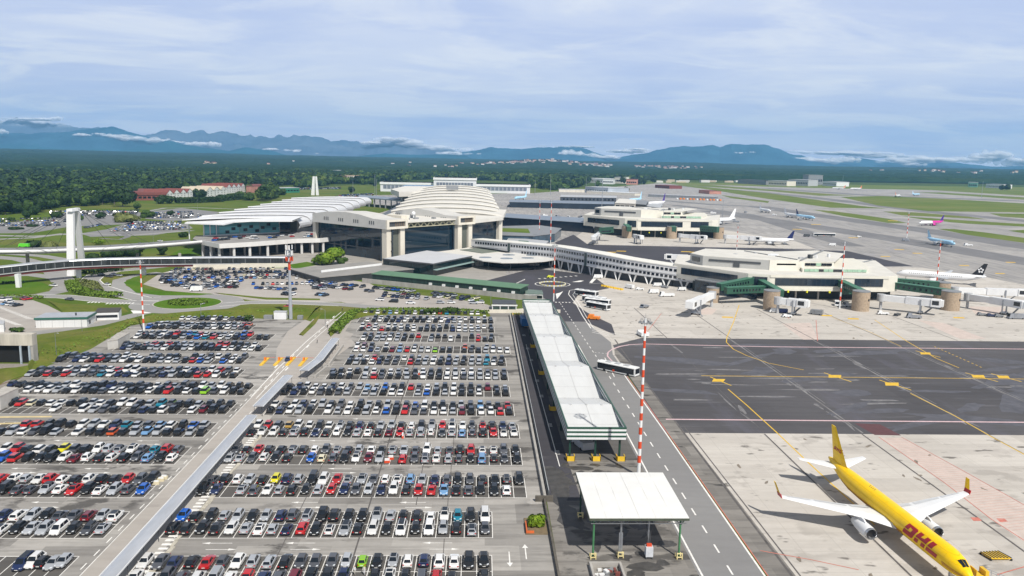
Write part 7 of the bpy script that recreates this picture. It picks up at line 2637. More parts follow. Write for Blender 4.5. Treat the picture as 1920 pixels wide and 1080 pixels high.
# railway underpass
t = thing('rail_underpass', 'concrete railway underpass portal with dark mouth and rail tracks at the left edge', 'underpass', (-168, 262, 0))
pm = spot(30, 682)
yb0 = pm.y
zt_, zm_ = at(30, 627, yb0).z, at(30, 648, yb0).z
xr_ = spot(57, 682).x + 1.2
m = MB(); m.box(-230, xr_, yb0, yb0 + 3, zm_, zt_); m.build('parapet_beam', M('rust_stained_concrete', (.46, .43, .37), .85, var=.25, scale=.5, stretch=(1, 1, .15)), t)
m = MB(); m.box(-230, xr_ - 1.6, yb0 + 1.5, yb0 + 2.8, .02, zm_); m.build('mouth', M('tunnel_black', (.006, .006, .006), .9, var=.2, scale=1), t)
m = MB(); m.box(xr_ - 1.6, xr_, yb0 + .2, yb0 + 3, .02, zm_); m.build('side_wall', CONC, t)
for px_ in (24, 41):
 x = spot(px_, 690).x
 m = MB(); m.box(x - .25, x + .25, yb0 - .6, yb0 - .1, .02, zm_); m.build('column', M('pale_blue_post', (.36, .42, .48), .5, var=.1, scale=1), t)
m = MB()
for (x0_, y0_, x1_, y1_) in ((0, 700, 22, 694), (0, 705, 30, 697), (0, 716, 44, 702), (0, 722, 52, 704)):
 a, b_ = spot(x0_, y0_), spot(x1_, y1_)
 d = (b_ - a).normalized()
 m.beam(a - d * 30 + Vector((0, 0, .12)), b_ + Vector((0, 0, .12)), .14, .16)
m.build('rail', M('rusty_rail', (.22, .13, .08), .7, var=.2, scale=1), t)
sheet('rail_ballast', S([(-140, 740), (0, 738), (20, 712), (62, 690), (60, 682), (-140, 682)]), .025, M('track_ballast', (.24, .215, .19), .95, var=.3, scale=1.5, world=True))
# ---- hotels and houses towards the woods
def gabled_row(name, label, a, b_, depth, h, n, roof, wall=WHITE, rise=6.):
 """block with n gabled bays along the front a-b"""
 t = thing(name, label, 'hotel', (a[0], a[1], 0))
 A_, B_ = Vector((a[0], a[1], 0)), Vector((b_[0], b_[1], 0))
 d = (B_ - A_); L = d.length; d = d / L
 n_ = Vector((-d.y, d.x, 0))
 if n_.y < 0: n_ = -n_
 m = MB(); m.prism([(q.x, q.y) for q in (A_, B_, B_ + n_ * depth, A_ + n_ * depth)], 0, h); m.build('wall', wall, t)
 for k in range(n):
  p, q = A_ + d * L * k / n, A_ + d * L * (k + 1) / n
  c = (p + q) / 2
  m = MB()
  up = Vector((0, 0, 1))
  f = [p - n_ * 1 + up * h, q - n_ * 1 + up * h, c - n_ * 1 + up * (h + rise)]
  r = [x + n_ * (depth + 2) for x in f]
  m.poly([f[0], f[2], r[2], r[0]]); m.poly([f[2], f[1], r[1], r[2]])
  m.build('roof', roof, t)
  m = MB(); m.poly([x + n_ * .6 for x in f]); m.poly([x - n_ * .6 for x in r][::-1]); m.build('gable', wall, t)
  for fl in range(3):
   for s in (.28, .72):
    w = p.lerp(q, s) - n_ * .1
    m = MB(); m.obox(w.x, w.y, 2 + fl * h / 3.2, L / n * .13, .3, 1.5, atan2(d.y, d.x)); m.build('window', MGREY, t)
 return t
a, b_ = spot(312, 375.5), spot(362, 371.5)
gabled_row('hotel', 'white hotel with row of small red gables before the dark wood', a, b_, 40, 9.5, 4, BRICKRED, rise=6)
box_building('hotel_wing', 'long low red roofed brick wing of the left hotel', pxpoly([(248, 376), (312, 375.5), (316, 368), (262, 367)], 0), 8, M('red_brick', (.20, .065, .05), .85, var=.15, scale=.2), BRICKRED, ((0, 3, 6),), 'hotel', 4.0)
a, b_ = spot(387, 370), spot(425, 366.5)
gabled_row('hotel', 'white hotel with beige and red gabled roof right of the first hotel', a, b_, 46, 10.5, 3, M('beige_roof', (.48, .42, .32), .8, var=.12, scale=.1), rise=6)
a, b_ = spot(425, 363), spot(460, 360)
gabled_row('hotel', 'far white hotel block with red sawtooth roofs', a, b_, 50, 11, 4, BRICKRED, rise=6)
box_building('low_house', 'low red and beige house cluster right of the far hotel', pxpoly([(462, 362), (492, 360), (494, 356), (464, 357)], 0), 12, M('pink_plaster', (.46, .22, .17), .8, var=.3, scale=.08), BRICKRED)
for k, (x0_, y0_, x1_, y1_, dp, h, wl, rf, lb) in enumerate((
  (563, 341, 592, 341.5, 40, 13, WHITE, LGREY, 'flat white apartment building in the green before the woods'),
  (623, 343.5, 640, 343.5, 40, 14, CREAM, BRICKRED, 'left house of the red roofed hamlet before the woods'), (640, 343, 656, 343, 40, 16, CREAM, BRICKRED, 'middle house of the red roofed hamlet before the woods'), (660, 342, 674, 341.5, 40, 18, CREAM, M('ochre_roof', (.42, .3, .2), .8, var=.15, scale=.1), 'right house of the red roofed hamlet with ochre roof'),
  (632, 330, 642, 330, 30, 20, MGREY, LGREY, 'grey water tower block above the hamlet trees'),
  (520, 362, 562, 361, 30, 9, M('green_hoarding', (.02, .16, .10), .6, var=.1, scale=.05), LGREY, 'low bright green shed in the far yard'),
  (500, 356, 520, 355, 30, 10, WHITE, WHITE, 'small white flat building beside the far trees'),
  (990, 336, 1012, 336.5, 40, 14, WHITE, BRICKRED, 'white house with red roof above the green wood'), (1015, 338, 1033, 338.5, 40, 14, WHITE, LGREY, 'white block right of the red roofed house above the wood'),
  (1095, 342, 1130, 343.5, 60, 14, WHITE, WHITE, 'long white warehouse at the edge of the woods'), (1130, 345, 1150, 345.5, 50, 15, WHITE, LGREY, 'white gabled warehouse right of the long one'), (1152, 344, 1166, 344.5, 50, 20, CREAM, LGREY, 'cream block between poplars at the field edge'),
  (1174, 346, 1194, 346.5, 50, 16, M('salmon_plaster', (.5, .25, .2), .8, var=.2, scale=.05), BRICKRED, 'salmon building with red roof by the airfield'), (1097, 361, 1140, 364, 60, 13, M('cargo_grey', (.36, .40, .45), .5, var=.1, scale=.02), LGREY, 'pale grey cargo shed behind the far gates'),
  (1048, 360, 1100, 361, 30, 6, CREAM, LGREY, 'long low cream wall building behind the far apron'), (1100, 362.5, 1190, 367, 24, 5, CREAM, WHITE, 'long low white roofed store behind the far gates'),
  (1215, 369, 1340, 374, 24, 5, MGREY, LGREY, 'long low sun canopy with orange vehicles under it'), (1228, 352, 1255, 354, 40, 8, BRICKRED, BRICKRED, 'low red roofed fire station by the runway'), (1310, 362, 1330, 364, 30, 7, M('brick_hut', (.42, .2, .15), .8, var=.2, scale=.1), BRICKRED, 'low brick hut by the taxiway grass'),
  (1515, 346.5, 1542, 347, 60, 34, MGREY, MGREY, 'dark grey terminal tower block across the airfield'), (1440, 347.5, 1475, 349, 50, 16, CREAM, LGREY, 'left cream pier of the far terminal across the airfield'), (1478, 347.5, 1515, 349, 60, 20, LGREY, LGREY, 'grey middle hall of the far terminal across the airfield'), (1542, 348, 1568, 349.5, 50, 15, WHITE, LGREY, 'white right hall of the far terminal across the airfield'),
  (1383, 344, 1436, 347, 40, 15, MGREY, DGREY, 'dark shed left of the far terminal'), (1848, 352, 1880, 353.5, 40, 14, WHITE, LGREY, 'small white sheds at the right edge of the far wood'), (1815, 351, 1832, 351.5, 40, 18, M('green_tent', (.1, .25, .18), .6, var=.1, scale=.03), LGREY, 'green shed at the right edge of the far wood'))):
 a, b_ = spot(x0_, y0_), spot(x1_, y1_)
 d = (b_ - a).normalized(); n_ = Vector((-d.y, d.x, 0))
 if n_.y < 0: n_ = -n_
 p = [(q.x, q.y) for q in (a, b_, b_ + n_ * dp, a + n_ * dp)]
 box_building('distant_building', lb, p, h, wl, rf, ((0, h * .35, h * .6),) if h > 7 else (), 'building', max(.5, h * .06))
# ---- buses and apron vehicles
def bus(loc, rz, label, L=13.5, W=3.0, H_=3.1, group='white and black apron buses'):
 t = thing('apron_bus', label, 'bus', loc, rz, group, True)
 m = MB(); m.loft([[(-W / 2 * f, y, .35), (W / 2 * f, y, .35), (W / 2 * f, y, H_ * .92), (W / 2 * f - .25, y, H_), (-W / 2 * f + .25, y, H_), (-W / 2 * f, y, H_ * .92)] for y, f in ((-L / 2, .96), (-L / 2 + .25, 1.), (L / 2 - .3, 1.), (L / 2, .94))][::-1]); m.build('body', WHITE, t)
 for s in (-1, 1):
  m = MB(); m.box(*sorted((s * W / 2, s * (W / 2 + .03))), -L / 2 + .3, L / 2 - .5, .75, H_ * .86); m.build('side_window', GLASSD, t)
 for y, s in ((L / 2, 1), (-L / 2, -1)):
  m = MB(); m.box(-W / 2 + .2, W / 2 - .2, *sorted((y, y + s * .03)), 1.0, H_ * .88); m.build('windscreen' if s > 0 else 'rear_window', GLASSD, t)
 m = MB()
 for y in (-3.5, 0, 3.5):
  m.box(-.9, .9, y - 1, y + 1, H_, H_ + .22)
 m.build('roof_unit', LGREY, t)
 for y in (L * .32, -L * .3):
  for s in (-1, 1):
   m = MB(); m.tube((s * (W / 2 - .3), y, .46), (s * (W / 2 + .05), y, .46), .46, n=12); m.build('wheel', BLACK, t)
 m = MB()
 m.box(W / 2 + .03, W / 2 + .06, -1.2, -.4, .6, 1.2); m.box(-W / 2 - .06, -W / 2 - .03, .4, 1.2, .6, 1.2); m.build('red_mark', REDP, t)
 return t
a, b_ = spot(1127, 694), spot(1193, 708)
d = b_ - a
bus(((a.x + b_.x) / 2, (a.y + b_.y) / 2 + 1.2, .08), atan2(d.y, d.x) - pi / 2, 'white bus with black windows turning across the service road', L=d.length + 1.2)
for i, (x0_, y0_, x1_, y1_, lb) in enumerate(((1078, 552, 1122, 558, 'rear apron bus of the parked row with orange mark'), (1086, 563, 1143, 571, 'second parked apron bus behind the nearest one'), (1098, 569, 1144, 574, 'third parked apron bus with long white roof'), (1098, 575, 1146, 584, 'nearest parked apron bus with black windows'))):
 a, b_ = spot(x0_, y0_), spot(x1_, y1_)
 d = b_ - a
 bus(((a.x + b_.x) / 2, (a.y + b_.y) / 2, .08), atan2(d.y, d.x) - pi / 2, lb, L=13.)
for x, y, an, lb in ((1545, 443, 1.5, 'small white apron bus crossing beyond the nearest pier'),):
 p = spot(x, y); bus((p.x, p.y, .06), an, lb, L=22)
def van(x, y, rz, body, label, L=4.6, W=2.0, H_=2.0, cab=.35, group='service vehicles on the apron', bed=None):
 t = thing('service_vehicle', label, 'service vehicle', (x, y, .06), rz, group, True)
 m = MB(); m.hexa([(-W / 2, L / 2 - L * cab, .35), (W / 2, L / 2 - L * cab, .35), (W / 2, L / 2, .35), (-W / 2, L / 2, .35), (-W / 2 + .1, L / 2 - L * cab, H_), (W / 2 - .1, L / 2 - L * cab, H_), (W / 2 - .15, L / 2 - .7, H_), (-W / 2 + .15, L / 2 - .7, H_)]); m.build('cab', body, t)
 m = MB(); m.box(-W / 2, W / 2, -L / 2, L / 2 - L * cab - .05, .4, H_ if not bed else bed); m.build('load_bed', body, t)
 m = MB(); m.hexa([(-W / 2 + .2, L / 2 - .24, 1.05), (W / 2 - .2, L / 2 - .24, 1.05), (W / 2 - .2, L / 2 - .2, 1.05), (-W / 2 + .2, L / 2 - .2, 1.05), (-W / 2 + .25, L / 2 - .68, H_ - .12), (W / 2 - .25, L / 2 - .68, H_ - .12), (W / 2 - .25, L / 2 - .62, H_ - .1), (-W / 2 + .25, L / 2 - .62, H_ - .1)]); m.build('windscreen', GLASSD, t)
 for y_ in (L * .3, -L * .3):
  for s in (-1, 1):
   m = MB(); m.tube((s * (W / 2 - .25), y_, .36), (s * (W / 2 + .03), y_, .36), .36, n=10); m.build('wheel', BLACK, t)
 return t
VEH = [(1113, 599, 1.2, ORANGE, 'bright orange tug parked at the end of the bus row', 5.5, 2.8, 2.2, .5, 1.4), (1032, 521, 1.5, M('lemon_paint', (.62, .66, .03), .4, var=.05), 'lemon yellow car rounding the painted roundabout', 4.4, 1.9, 1.5, .5, 1.2),
  (1120, 522, 1.6, WHITE, 'white van under the arches of the link building', 5.5, 2.2, 2.3, .35, None), (1180, 541, .7, WHITE, 'white van left of the ground crew on the pale apron', 5.5, 2.2, 2.3, .35, None), (1199, 544, 1.5, WHITE, 'white car right of the parked white van', 4.5, 1.9, 1.5, .5, 1.1), (1225, 550, 1.7, WHITE, 'left white ambulance in the middle of the apron', 5.5, 2.2, 2.2, .35, None), (1250, 556, 1.7, WHITE, 'large white truck with ladder on the apron', 8., 2.5, 2.6, .3, 1.6),
  (1278, 545, 1.6, WHITE, 'small white van by the dark glazed lounge', 4.5, 2, 1.9, .35, None), (1232, 537, 1.6, WHITE, 'white van beneath the last link arches', 5, 2, 2., .35, None), (1246, 540, .6, STEEL, 'silver car beside the van at the link arches', 4.5, 1.9, 1.5, .5, 1.1),
  (1452, 586, 1.4, WHITE, 'left white and navy van in front of the first stone drum', 5, 2.1, 2.1, .35, None), (1466, 587, 1.4, M('navy_van', (.03, .05, .16), .4, var=.1), 'navy van right of the white one by the first drum', 5, 2.1, 2.1, .35, None), (1475, 595, 1.5, WHITE, 'small white car alone before the first drum', 4.5, 1.9, 1.5, .5, 1.1),
  (1655, 590, 1.4, WHITE, 'white pickup by the second stone drum', 5.2, 2., 1.9, .4, 1.1), (1682, 592, 2.3, DGREY, 'dark belt loader between the drum and the ramp truck', 5, 1.8, 1.2, .3, .9), (1713, 597, 1.3, STEEL, 'grey ramp truck under the long boarding bridge', 6.5, 2.4, 2.4, .35, 1.4), (1840, 592, 1.4, MGREY, 'left grey tractor under the right boarding bridge', 4., 2., 1.6, .4, 1.1), (1858, 594, 1.4, M('navy_tractor', (.03, .04, .09), .5, var=.1), 'navy tractor between two others under the right bridge', 4, 2, 1.6, .4, 1.1), (1872, 595, 1.4, MGREY, 'rightmost small tractor beside the striped steps', 4, 2, 1.6, .4, 1.1), (1905, 598, 1.5, STEEL, 'grey mobile steps lying at the right edge', 8, 2.6, 2.6, .3, 2.4),
  (1512, 444, 1.5, DGREY, 'dark van on the far taxiway beyond the pier', 6, 2.4, 2.6, .35, None), (1560, 461, 1.3, WHITE, 'white van on the pale apron beyond the pier', 6, 2.3, 2.4, .35, None), (1610, 445, 1.5, WHITE, 'small white car far out on the taxiway', 4.5, 2, 1.6, .5, 1.2),
  (1208, 577, 2.2, STEEL, 'grey tow tractor alone on the pale apron', 4.4, 2.4, 1.7, .4, 1.2), (1205, 630, .2, WHITE, 'white mobile platform at the foot of the banded mast', 5.5, 3.4, 2.2, .3, 1.8), (983, 610, 0.05, BLUEP, 'blue box truck beside the far end of the long canopy', 8.5, 3.0, 3.6, .25, None), (979, 597, 0.05, LGREY, 'grey machine in front of the blue truck', 4, 2.2, 1.8, .4, 1.4),
  (1093, 838, .3, LGREY, 'grey baggage machine parked beneath the near end of the striped canopy', 7, 3.2, 2.8, .35, 2.2), (1380, 417, 1.2, STEEL, 'grey loader at the tail of the large white airliner', 8, 3, 4, .4, 2), (1337, 401, 1.2, WHITE, 'white truck on the apron left of the faint mast', 8, 3, 3, .4, 2.4), (1815, 461, 1.4, WHITE, 'white truck in front of the pale blue airliner', 7, 2.6, 2.4, .4, 1.4), (368, 546, 1.7, WHITE, 'white delivery van circling the green roundabout', 6.2, 2.2, 2.6, .3, None), (45, 459, 1.62, M('lime_coach_paint', (.12, .60, .03), .4, var=.05), 'lime green van driving over the cable bridge', 6, 2.3, 2.2, .3, None)]
for (x, y, rz, mt, lb, L, W, H_, cab, bed) in VEH:
 zz = 0
 if 'cable bridge' in lb:
  p = at(45, 463, 489)
  t = van(p.x, p.y, rz, mt, lb, L, W, H_, cab, bed=bed); t.location.z = p.z - .1
  continue
 p = spot(x, y)
 van(p.x, p.y, rz, mt, lb, L, W, H_, cab, bed=bed, group='service vehicles on the apron' if x > 500 else 'vans on the landside roads')
GSE = [(1000, 415, 'left'), (1022, 413, 'second'), (1046, 415, 'third'), (1066, 417, 'fourth'), (1088, 416, 'fifth'), (1105, 419, 'last')]
for k, (x, y, wd) in enumerate(GSE):
 p = spot(x, y - 8)
 van(p.x, p.y, 1.1 + k * .6, WHITE if k % 2 else STEEL, f'{wd} small vehicle in the row between the two dark gate wings', 7, 3, 2.6, .4, bed=1.5 if k % 3 else None)
for k, (x, y, lb) in enumerate(((1398, 399, 'loader at the nose of the left far white airliner'), (1452, 404, 'tug between the far parked white airliners'), (1500, 413, 'truck under the wing of the blue far airliner'), (1300, 441, 'grey tug right of the middle drum of the second pier'), (1285, 441, 'white cart beside the middle drum of the second pier'), (1150, 432, 'cart under the first gangway of the second pier'), (1402, 452, 'belt truck under the navy tailed airliner'), (1470, 458, 'grey stairs at the tail of the navy tailed airliner'), (1530, 590, 'grey cart left of the second stone drum'), (1590, 575, 'white cart in the dark undercroft of the nearest pier'), (1570, 573, 'second white cart in the dark undercroft of the nearest pier'), (1765, 458, 'dark loader at the tail of the pale blue airliner'), (1698, 452, 'equipment heap at the foot of the distant banded mast'), (1346, 420, 'van at the tail of the large white airliner'))):
 p = spot(x, y)
 van(p.x, p.y, k * .9, (STEEL, WHITE, MGREY)[k % 3], lb, 6, 2.6, 2.4, .4, bed=1.4 if k % 2 else None)
# orange service trucks lined under the far sun canopy
for k in range(14):
 p = spot(1268 + k * 6.2, 373.6 + k * .22)
 t = van(p.x, p.y - 6, 0, ORANGE if k % 3 else WHITE, f'{ordinal(k)} service truck from the left under the far sun canopy', 7, 3, 3.2, .35)
yb_ = MB()
t = thing('yellow_barriers', 'row of yellow plastic barriers left of the white vans', 'barrier', (*spot(1145, 541)[:2], 0))
for k in range(9):
 p = spot(1130 + k * 4.5, 537 + k * .9)
 m = MB(); m.obox(p.x, p.y, .06, 1.8, .6, .9, .3 * (k % 3)); m.build('barrier', YELLOWP, t)
t = thing('traffic_island', 'yellow and white block ring around the painted roundabout on the dark road', 'traffic island', (RND.x, RND.y, 0))
for k in range(40):
 a = 2 * pi * k / 40
 m = MB(); m.obox(RND.x + 7.4 * cos(a), RND.y + 8.2 * sin(a), .08, 1.0, .6, .55, a + pi / 2); m.build('kerb_block', M('kerb_block_yellow', (.7, .62, .25), .6, var=.08) if k % 2 else WHITE, t)
# ---------------------------------------------------------------- vegetation
def mat_leaf(name, a, b_, c):
 m, nt, bs = newmat(name)
 bs.inputs['Roughness'].default_value = .7
 bs.inputs['Specular IOR Level'].default_value = .2
 g = nt.nodes.new('ShaderNodeNewGeometry')
 n = nt.nodes.new('ShaderNodeTexNoise'); n.inputs['Scale'].default_value = .055; n.inputs['Detail'].default_value = 2
 lk(nt, g.outputs['Position'], n.inputs['Vector'])
 mr = nt.nodes.new('ShaderNodeMapRange'); mr.inputs['From Min'].default_value = .36; mr.inputs['From Max'].default_value = .64
 lk(nt, n.outputs['Fac'], mr.inputs['Value'])
 mx = nt.nodes.new('ShaderNodeMix'); mx.data_type = 'RGBA'
 mx.inputs[6].default_value = (*a, 1); mx.inputs[7].default_value = (*b_, 1)
 lk(nt, mr.outputs[0], mx.inputs[0])
 m2 = nt.nodes.new('ShaderNodeMix'); m2.data_type = 'RGBA'
 m2.inputs[7].default_value = (*c, 1)
 lk(nt, mx.outputs[2], m2.inputs[6])
 ra = nt.nodes.new('ShaderNodeMath'); ra.operation = 'POWER'; ra.inputs[1].default_value = 2.
 lk(nt, g.outputs['Random Per Island'], ra.inputs[0])
 lk(nt, ra.outputs[0], m2.inputs[0])
 lk(nt, m2.outputs[2], bs.inputs['Base Color'])
 return m
LEAF_D = mat_leaf('dark_wood_leaf', (.008, .023, .006), (.020, .045, .009), (.034, .068, .014))
LEAF_M = mat_leaf('mid_green_leaf', (.020, .048, .008), (.04, .078, .013), (.065, .112, .02))
LEAF_P = mat_leaf('pine_needle', (.007, .020, .010), (.014, .034, .014), (.022, .048, .018))
LEAF_Y = mat_leaf('yellowish_leaf', (.05, .085, .012), (.075, .115, .016), (.10, .14, .03))
LEAF_B = mat_leaf('fresh_green_leaf', (.07, .14, .008), (.12, .20, .010), (.18, .26, .02))
LEAF_O = mat_leaf('olive_leaf', (.09, .11, .03), (.12, .14, .04), (.16, .18, .06))
BARK = M('bark', (.10, .075, .055), .95, var=.3, scale=2.)
def crown_pts(n, seed, rx, ry, rz, cz, lobes=6):
 """leaf clump centres: several offset lobes, denser towards the outside"""
 r = np.random.default_rng(seed)
 L = r.normal(size=(lobes, 3)); L /= np.linalg.norm(L, axis=1)[:, None]
 L *= r.uniform(.25, .62, (lobes, 1))
 L[:, 2] *= .8
 lr = r.uniform(.34, .55, lobes)
 k = r.integers(0, lobes, n)
 d = r.normal(size=(n, 3)); d /= np.linalg.norm(d, axis=1)[:, None]
 p = L[k] + d * (lr[k] * r.uniform(.72, 1.04, n))[:, None]
 nrm = d + p * .7 + r.normal(size=(n, 3)) * .16
 nrm /= np.linalg.norm(nrm, axis=1)[:, None]
 return p * np.array([rx, ry, rz]) + np.array([0, 0, cz]), nrm
def leaf_arrays(pts, nrm, size, seed):
 """one bent quad (two triangles' worth) per clump"""
 r = np.random.default_rng(seed)
 n = len(pts)
 a = r.normal(size=(n, 3))
 u = np.cross(nrm, a); u /= np.linalg.norm(u, axis=1)[:, None]
 v = np.cross(nrm, u)
 s = (size * r.uniform(.6, 1.35, n))[:, None]
 P = np.stack([pts - u * s - v * s * .6, pts + u * s * .8 - v * s, pts + u * s + v * s * .7, pts - u * s * .7 + v * s], 1)
 return P.reshape(-1, 3)
def mesh_np(name, verts, nq, mats, midx=None):
 me = bpy.data.meshes.new(name)
 nv = len(verts)
 me.vertices.add(nv)
 me.vertices.foreach_set('co', np.ascontiguousarray(verts, dtype=np.float32).ravel())
 me.loops.add(nq * 4)
 me.loops.foreach_set('vertex_index', np.arange(nq * 4, dtype=np.int32))
 me.polygons.add(nq)
 me.polygons.foreach_set('loop_start', np.arange(0, nq * 4, 4, dtype=np.int32))
 me.polygons.foreach_set('loop_total', np.full(nq, 4, dtype=np.int32))
 for mt in mats:
  me.materials.append(mt)
 if midx is not None:
  me.polygons.foreach_set('material_index', np.asarray(midx, dtype=np.int32))
 me.update()
 me.validate()
 return me
def tree(x, y, h, r, label, leaf, seed, name='broadleaf_tree', group='trees at the wood edge', n=None, trunk=.3, size=None, z=0., tall=1.0):
 t = thing(name, label, 'tree', (x, y, z), group=group, local=True)
 b = MB()
 b.tube((0, 0, 0), (0, 0, h * trunk), h * .028 + .08, h * .02 + .05, 7, caps=False)
 b.tube((0, 0, h * trunk), (.1, 0, h * .75), h * .02 + .05, .05, 6)
 rr = random.Random(seed)
 for k in range(5):
  a = rr.uniform(0, 6.28)
  b.tube((0, 0, h * rr.uniform(trunk * .8, .5)), (r * .65 * cos(a), r * .65 * sin(a), h * rr.uniform(.5, .8)), h * .012 + .03, .04, 5)
 b.build('trunk', BARK, t)
 rz = h * (1 - trunk * .75) / 2 * 1.15
 n = n or int(260 + 30 * r)
 p, nn = crown_pts(n, seed, r * 1.25, r * 1.25, rz * 1.2, h - rz, 7)
 p[:, 2] = np.maximum(p[:, 2], h * trunk * .55)
 v = leaf_arrays(p, nn, size or max(.35, r * .16), seed + 1)
 o = bpy.data.objects.new('crown', mesh_np('crown', v, n, [leaf]))
 o.parent = t
 C.objects.link(o)
 return t
R7 = random.Random(77)
# first line of the dark wood on the left: crowns one can tell apart
edge = [(-30, 404, 17, 8), (6, 403, 20, 9), (30, 401, 16, 7), (48, 403, 21, 8), (70, 399, 18, 8), (92, 393, 19, 8), (104, 388, 24, 8), (122, 388, 22, 7), (140, 386, 20, 9), (158, 387, 18, 9), (175, 386, 17, 8), (190, 384, 20, 10), (212, 384, 22, 11), (228, 388, 26, 13), (244, 378, 16, 8)]
side_words = ['far left edge', 'extreme left', 'tall floodlight', 'pale lamp post']
for k, (x, y, h, r) in enumerate(edge):
 p = spot(x, y)
 lb = f'{ordinal(k)} dark tree from the left along the front of the wood'
 tree(p.x, p.y + 4, h * 1.05, r, lb, LEAF_D if k % 3 else LEAF_M, 100 + k, n=650, size=1.25, trunk=.18 if k % 4 else .35)
for k, (x, y, h, r, lf, lb) in enumerate(((53, 409, 10, 4.6, LEAF_D, 'small round bush alone on the meadow at left'), (68, 403, 13, 6, LEAF_D, 'round dark shrub tree at the edge of the meadow near the wood'), (103, 390, 12, 6.5, LEAF_M, 'pointed bush in front of the wood by tall bare trunks'), (258, 393, 10, 5, LEAF_M, 'small bush on the meadow below the red hotel'),
          (302, 382, 13, 8, LEAF_D, 'left dark bush before the white gabled hotel'), (317, 382, 13, 8, LEAF_D, 'right dark bush before the white gabled hotel'), (187, 410, 8, 5, LEAF_D, 'dark bush between the far parked cars'), (234, 416, 9, 13, LEAF_O, 'broad olive bush mound between the two far car parks'), (275, 408, 8, 9, LEAF_M, 'green bush mound right of the olive one'),
          (110, 409, 7, 6, LEAF_D, 'low dark bush by the far lot entrance'), (450, 374, 14, 9, LEAF_M, 'left bushy tree behind the white station roof'), (466, 376, 15, 9, LEAF_M, 'second bushy tree behind the white station roof'), (492, 376, 16, 10, LEAF_D, 'right bushy tree behind the white station roof'), (497, 357, 20, 9, LEAF_D, 'dark tree beside the brown houses'),
          (185, 459, 5, 5, LEAF_B, 'bright green round bush under the cable bridge'), (222, 481, 8, 5.5, LEAF_D, 'left dark tree below the viaduct parapet'), (250, 481, 9, 6.5, LEAF_D, 'wide dark tree below the viaduct parapet'), (304, 478, 8, 4, LEAF_D, 'dark upright tree right of the lamp below the viaduct'), (202, 483, 6, 6, LEAF_D, 'low dark shrub left of the viaduct trees'), (175, 486, 4, 6, LEAF_D, 'lowest dark shrub by the pylon foot'),
          (618, 497, 12.5, 10.0, LEAF_B, 'large bright yellow green tree before the dark glass hall'), (598, 496, 6, 4, LEAF_B, 'small bright bush left of the large yellow green tree'), (640, 497, 6, 4, LEAF_M, 'darker bush right of the large yellow green tree'), (1064, 343.5, 28, 12, LEAF_D, 'dark tree by the salmon building'), (1226, 344, 22, 11, LEAF_D, 'dark round tree alone at the airfield corner'), (1175, 361, 16, 6, LEAF_D, 'single dark poplar near the far cargo yard'),
          (1200, 346, 24, 9, LEAF_D, 'left tall tree right of the salmon building'), (1208, 346, 24, 9, LEAF_D, 'right tall tree right of the salmon building'), (1168, 345, 30, 9, LEAF_D, 'dark tree left of the salmon building'), (1884, 357, 26, 16, LEAF_D, 'dark tree standing out at the right edge of the field'), (658, 362, 14, 7, LEAF_D, 'small dark tree on the grass slope behind the station'),
          (940, 574, 3.2, 3.2, LEAF_M, 'green shrub left of the gatehouse'), (466, 602, 3, 2, LEAF_M, 'small green bush at the far corner of the left car park'), (846, 588, 3.5, 4, LEAF_M, 'rounded bush in the hedge behind the right car park'), (808, 588, 3, 4, LEAF_M, 'left rounded bush in the hedge behind the right car park'), (31, 623, 2.2, 2.6, LEAF_M, 'small shrub above the railway underpass'))):
 p = spot(x, y)
 tree(p.x, p.y, h, r, lb, lf, 300 + k, name='tree' if h > 9.5 else 'shrub', group='single trees and shrubs', n=(1700 if lf is LEAF_B else 800) if h > 5 else 320, size=max(.22, r * (.075 if lf is LEAF_B else .12)), trunk=.12)
for k, (x, y, h, r, lf, lb) in enumerate(((330, 361, 18, 9, LEAF_D, 'dark tree behind the roof of the left hotel'), (350, 362, 20, 9, LEAF_M, 'green tree behind the gables of the left hotel'), (372, 374, 19, 9, LEAF_D, 'tall dark tree between the two gabled hotels'), (380, 371, 15, 7, LEAF_P, 'pine right between the two gabled hotels'), (250, 372, 20, 8, LEAF_P, 'pine at the left end of the red brick wing'), (282, 364, 20, 9, LEAF_D, 'dark tree behind the red brick wing'),
  (468, 360, 18, 9, LEAF_M, 'tree before the brown house cluster'), (508, 372, 15, 9, LEAF_D, 'bushy tree left of the green shed'), (530, 366, 13, 8, LEAF_M, 'low tree in front of the green shed'), (560, 352, 16, 9, LEAF_M, 'tree left of the flat white apartments'), (600, 349, 18, 10, LEAF_Y, 'light green tree right of the flat white apartments'), (615, 348, 18, 10, LEAF_D, 'dark tree left of the red roofed hamlet'),
  (682, 347, 20, 11, LEAF_M, 'tree right of the red roofed hamlet'), (700, 349, 18, 10, LEAF_D, 'dark tree above the grass slope'), (1045, 352, 26, 12, LEAF_M, 'tall tree in the green wood beside the hangar'), (1120, 351, 20, 9, LEAF_M, 'tree before the long white warehouse'), (1085, 352, 24, 11, LEAF_D, 'dark tree at the right end of the green wood'), (20, 415, 5, 3, LEAF_M, 'lone bush by the far left parking rows'),
  (150, 413, 6, 4, LEAF_M, 'bush between cars left of the olive mound'), (320, 404, 6, 4, LEAF_D, 'bush on the oval of the far car park'), (345, 445, 5, 4, LEAF_D, 'bush on the slope before the station glass'), (60, 425, 2.5, 5, LEAF_D, 'low hedge bush left on the strip before the far rows'), (30, 430, 2, 6, LEAF_D, 'low hedge bush at left on the road verge'), (60, 463, 5, 7, LEAF_D, 'dark scrub under the cables left of the pylon'), (95, 466, 5, 6, LEAF_O, 'brownish scrub beside the pylon under the cables'))):
 p = spot(x, y)
 tree(p.x, p.y, h, r, lb, lf, 700 + k, name='tree' if h > 9 else 'shrub', group='single trees and shrubs', n=700, size=max(.25, r * .13), trunk=.12)
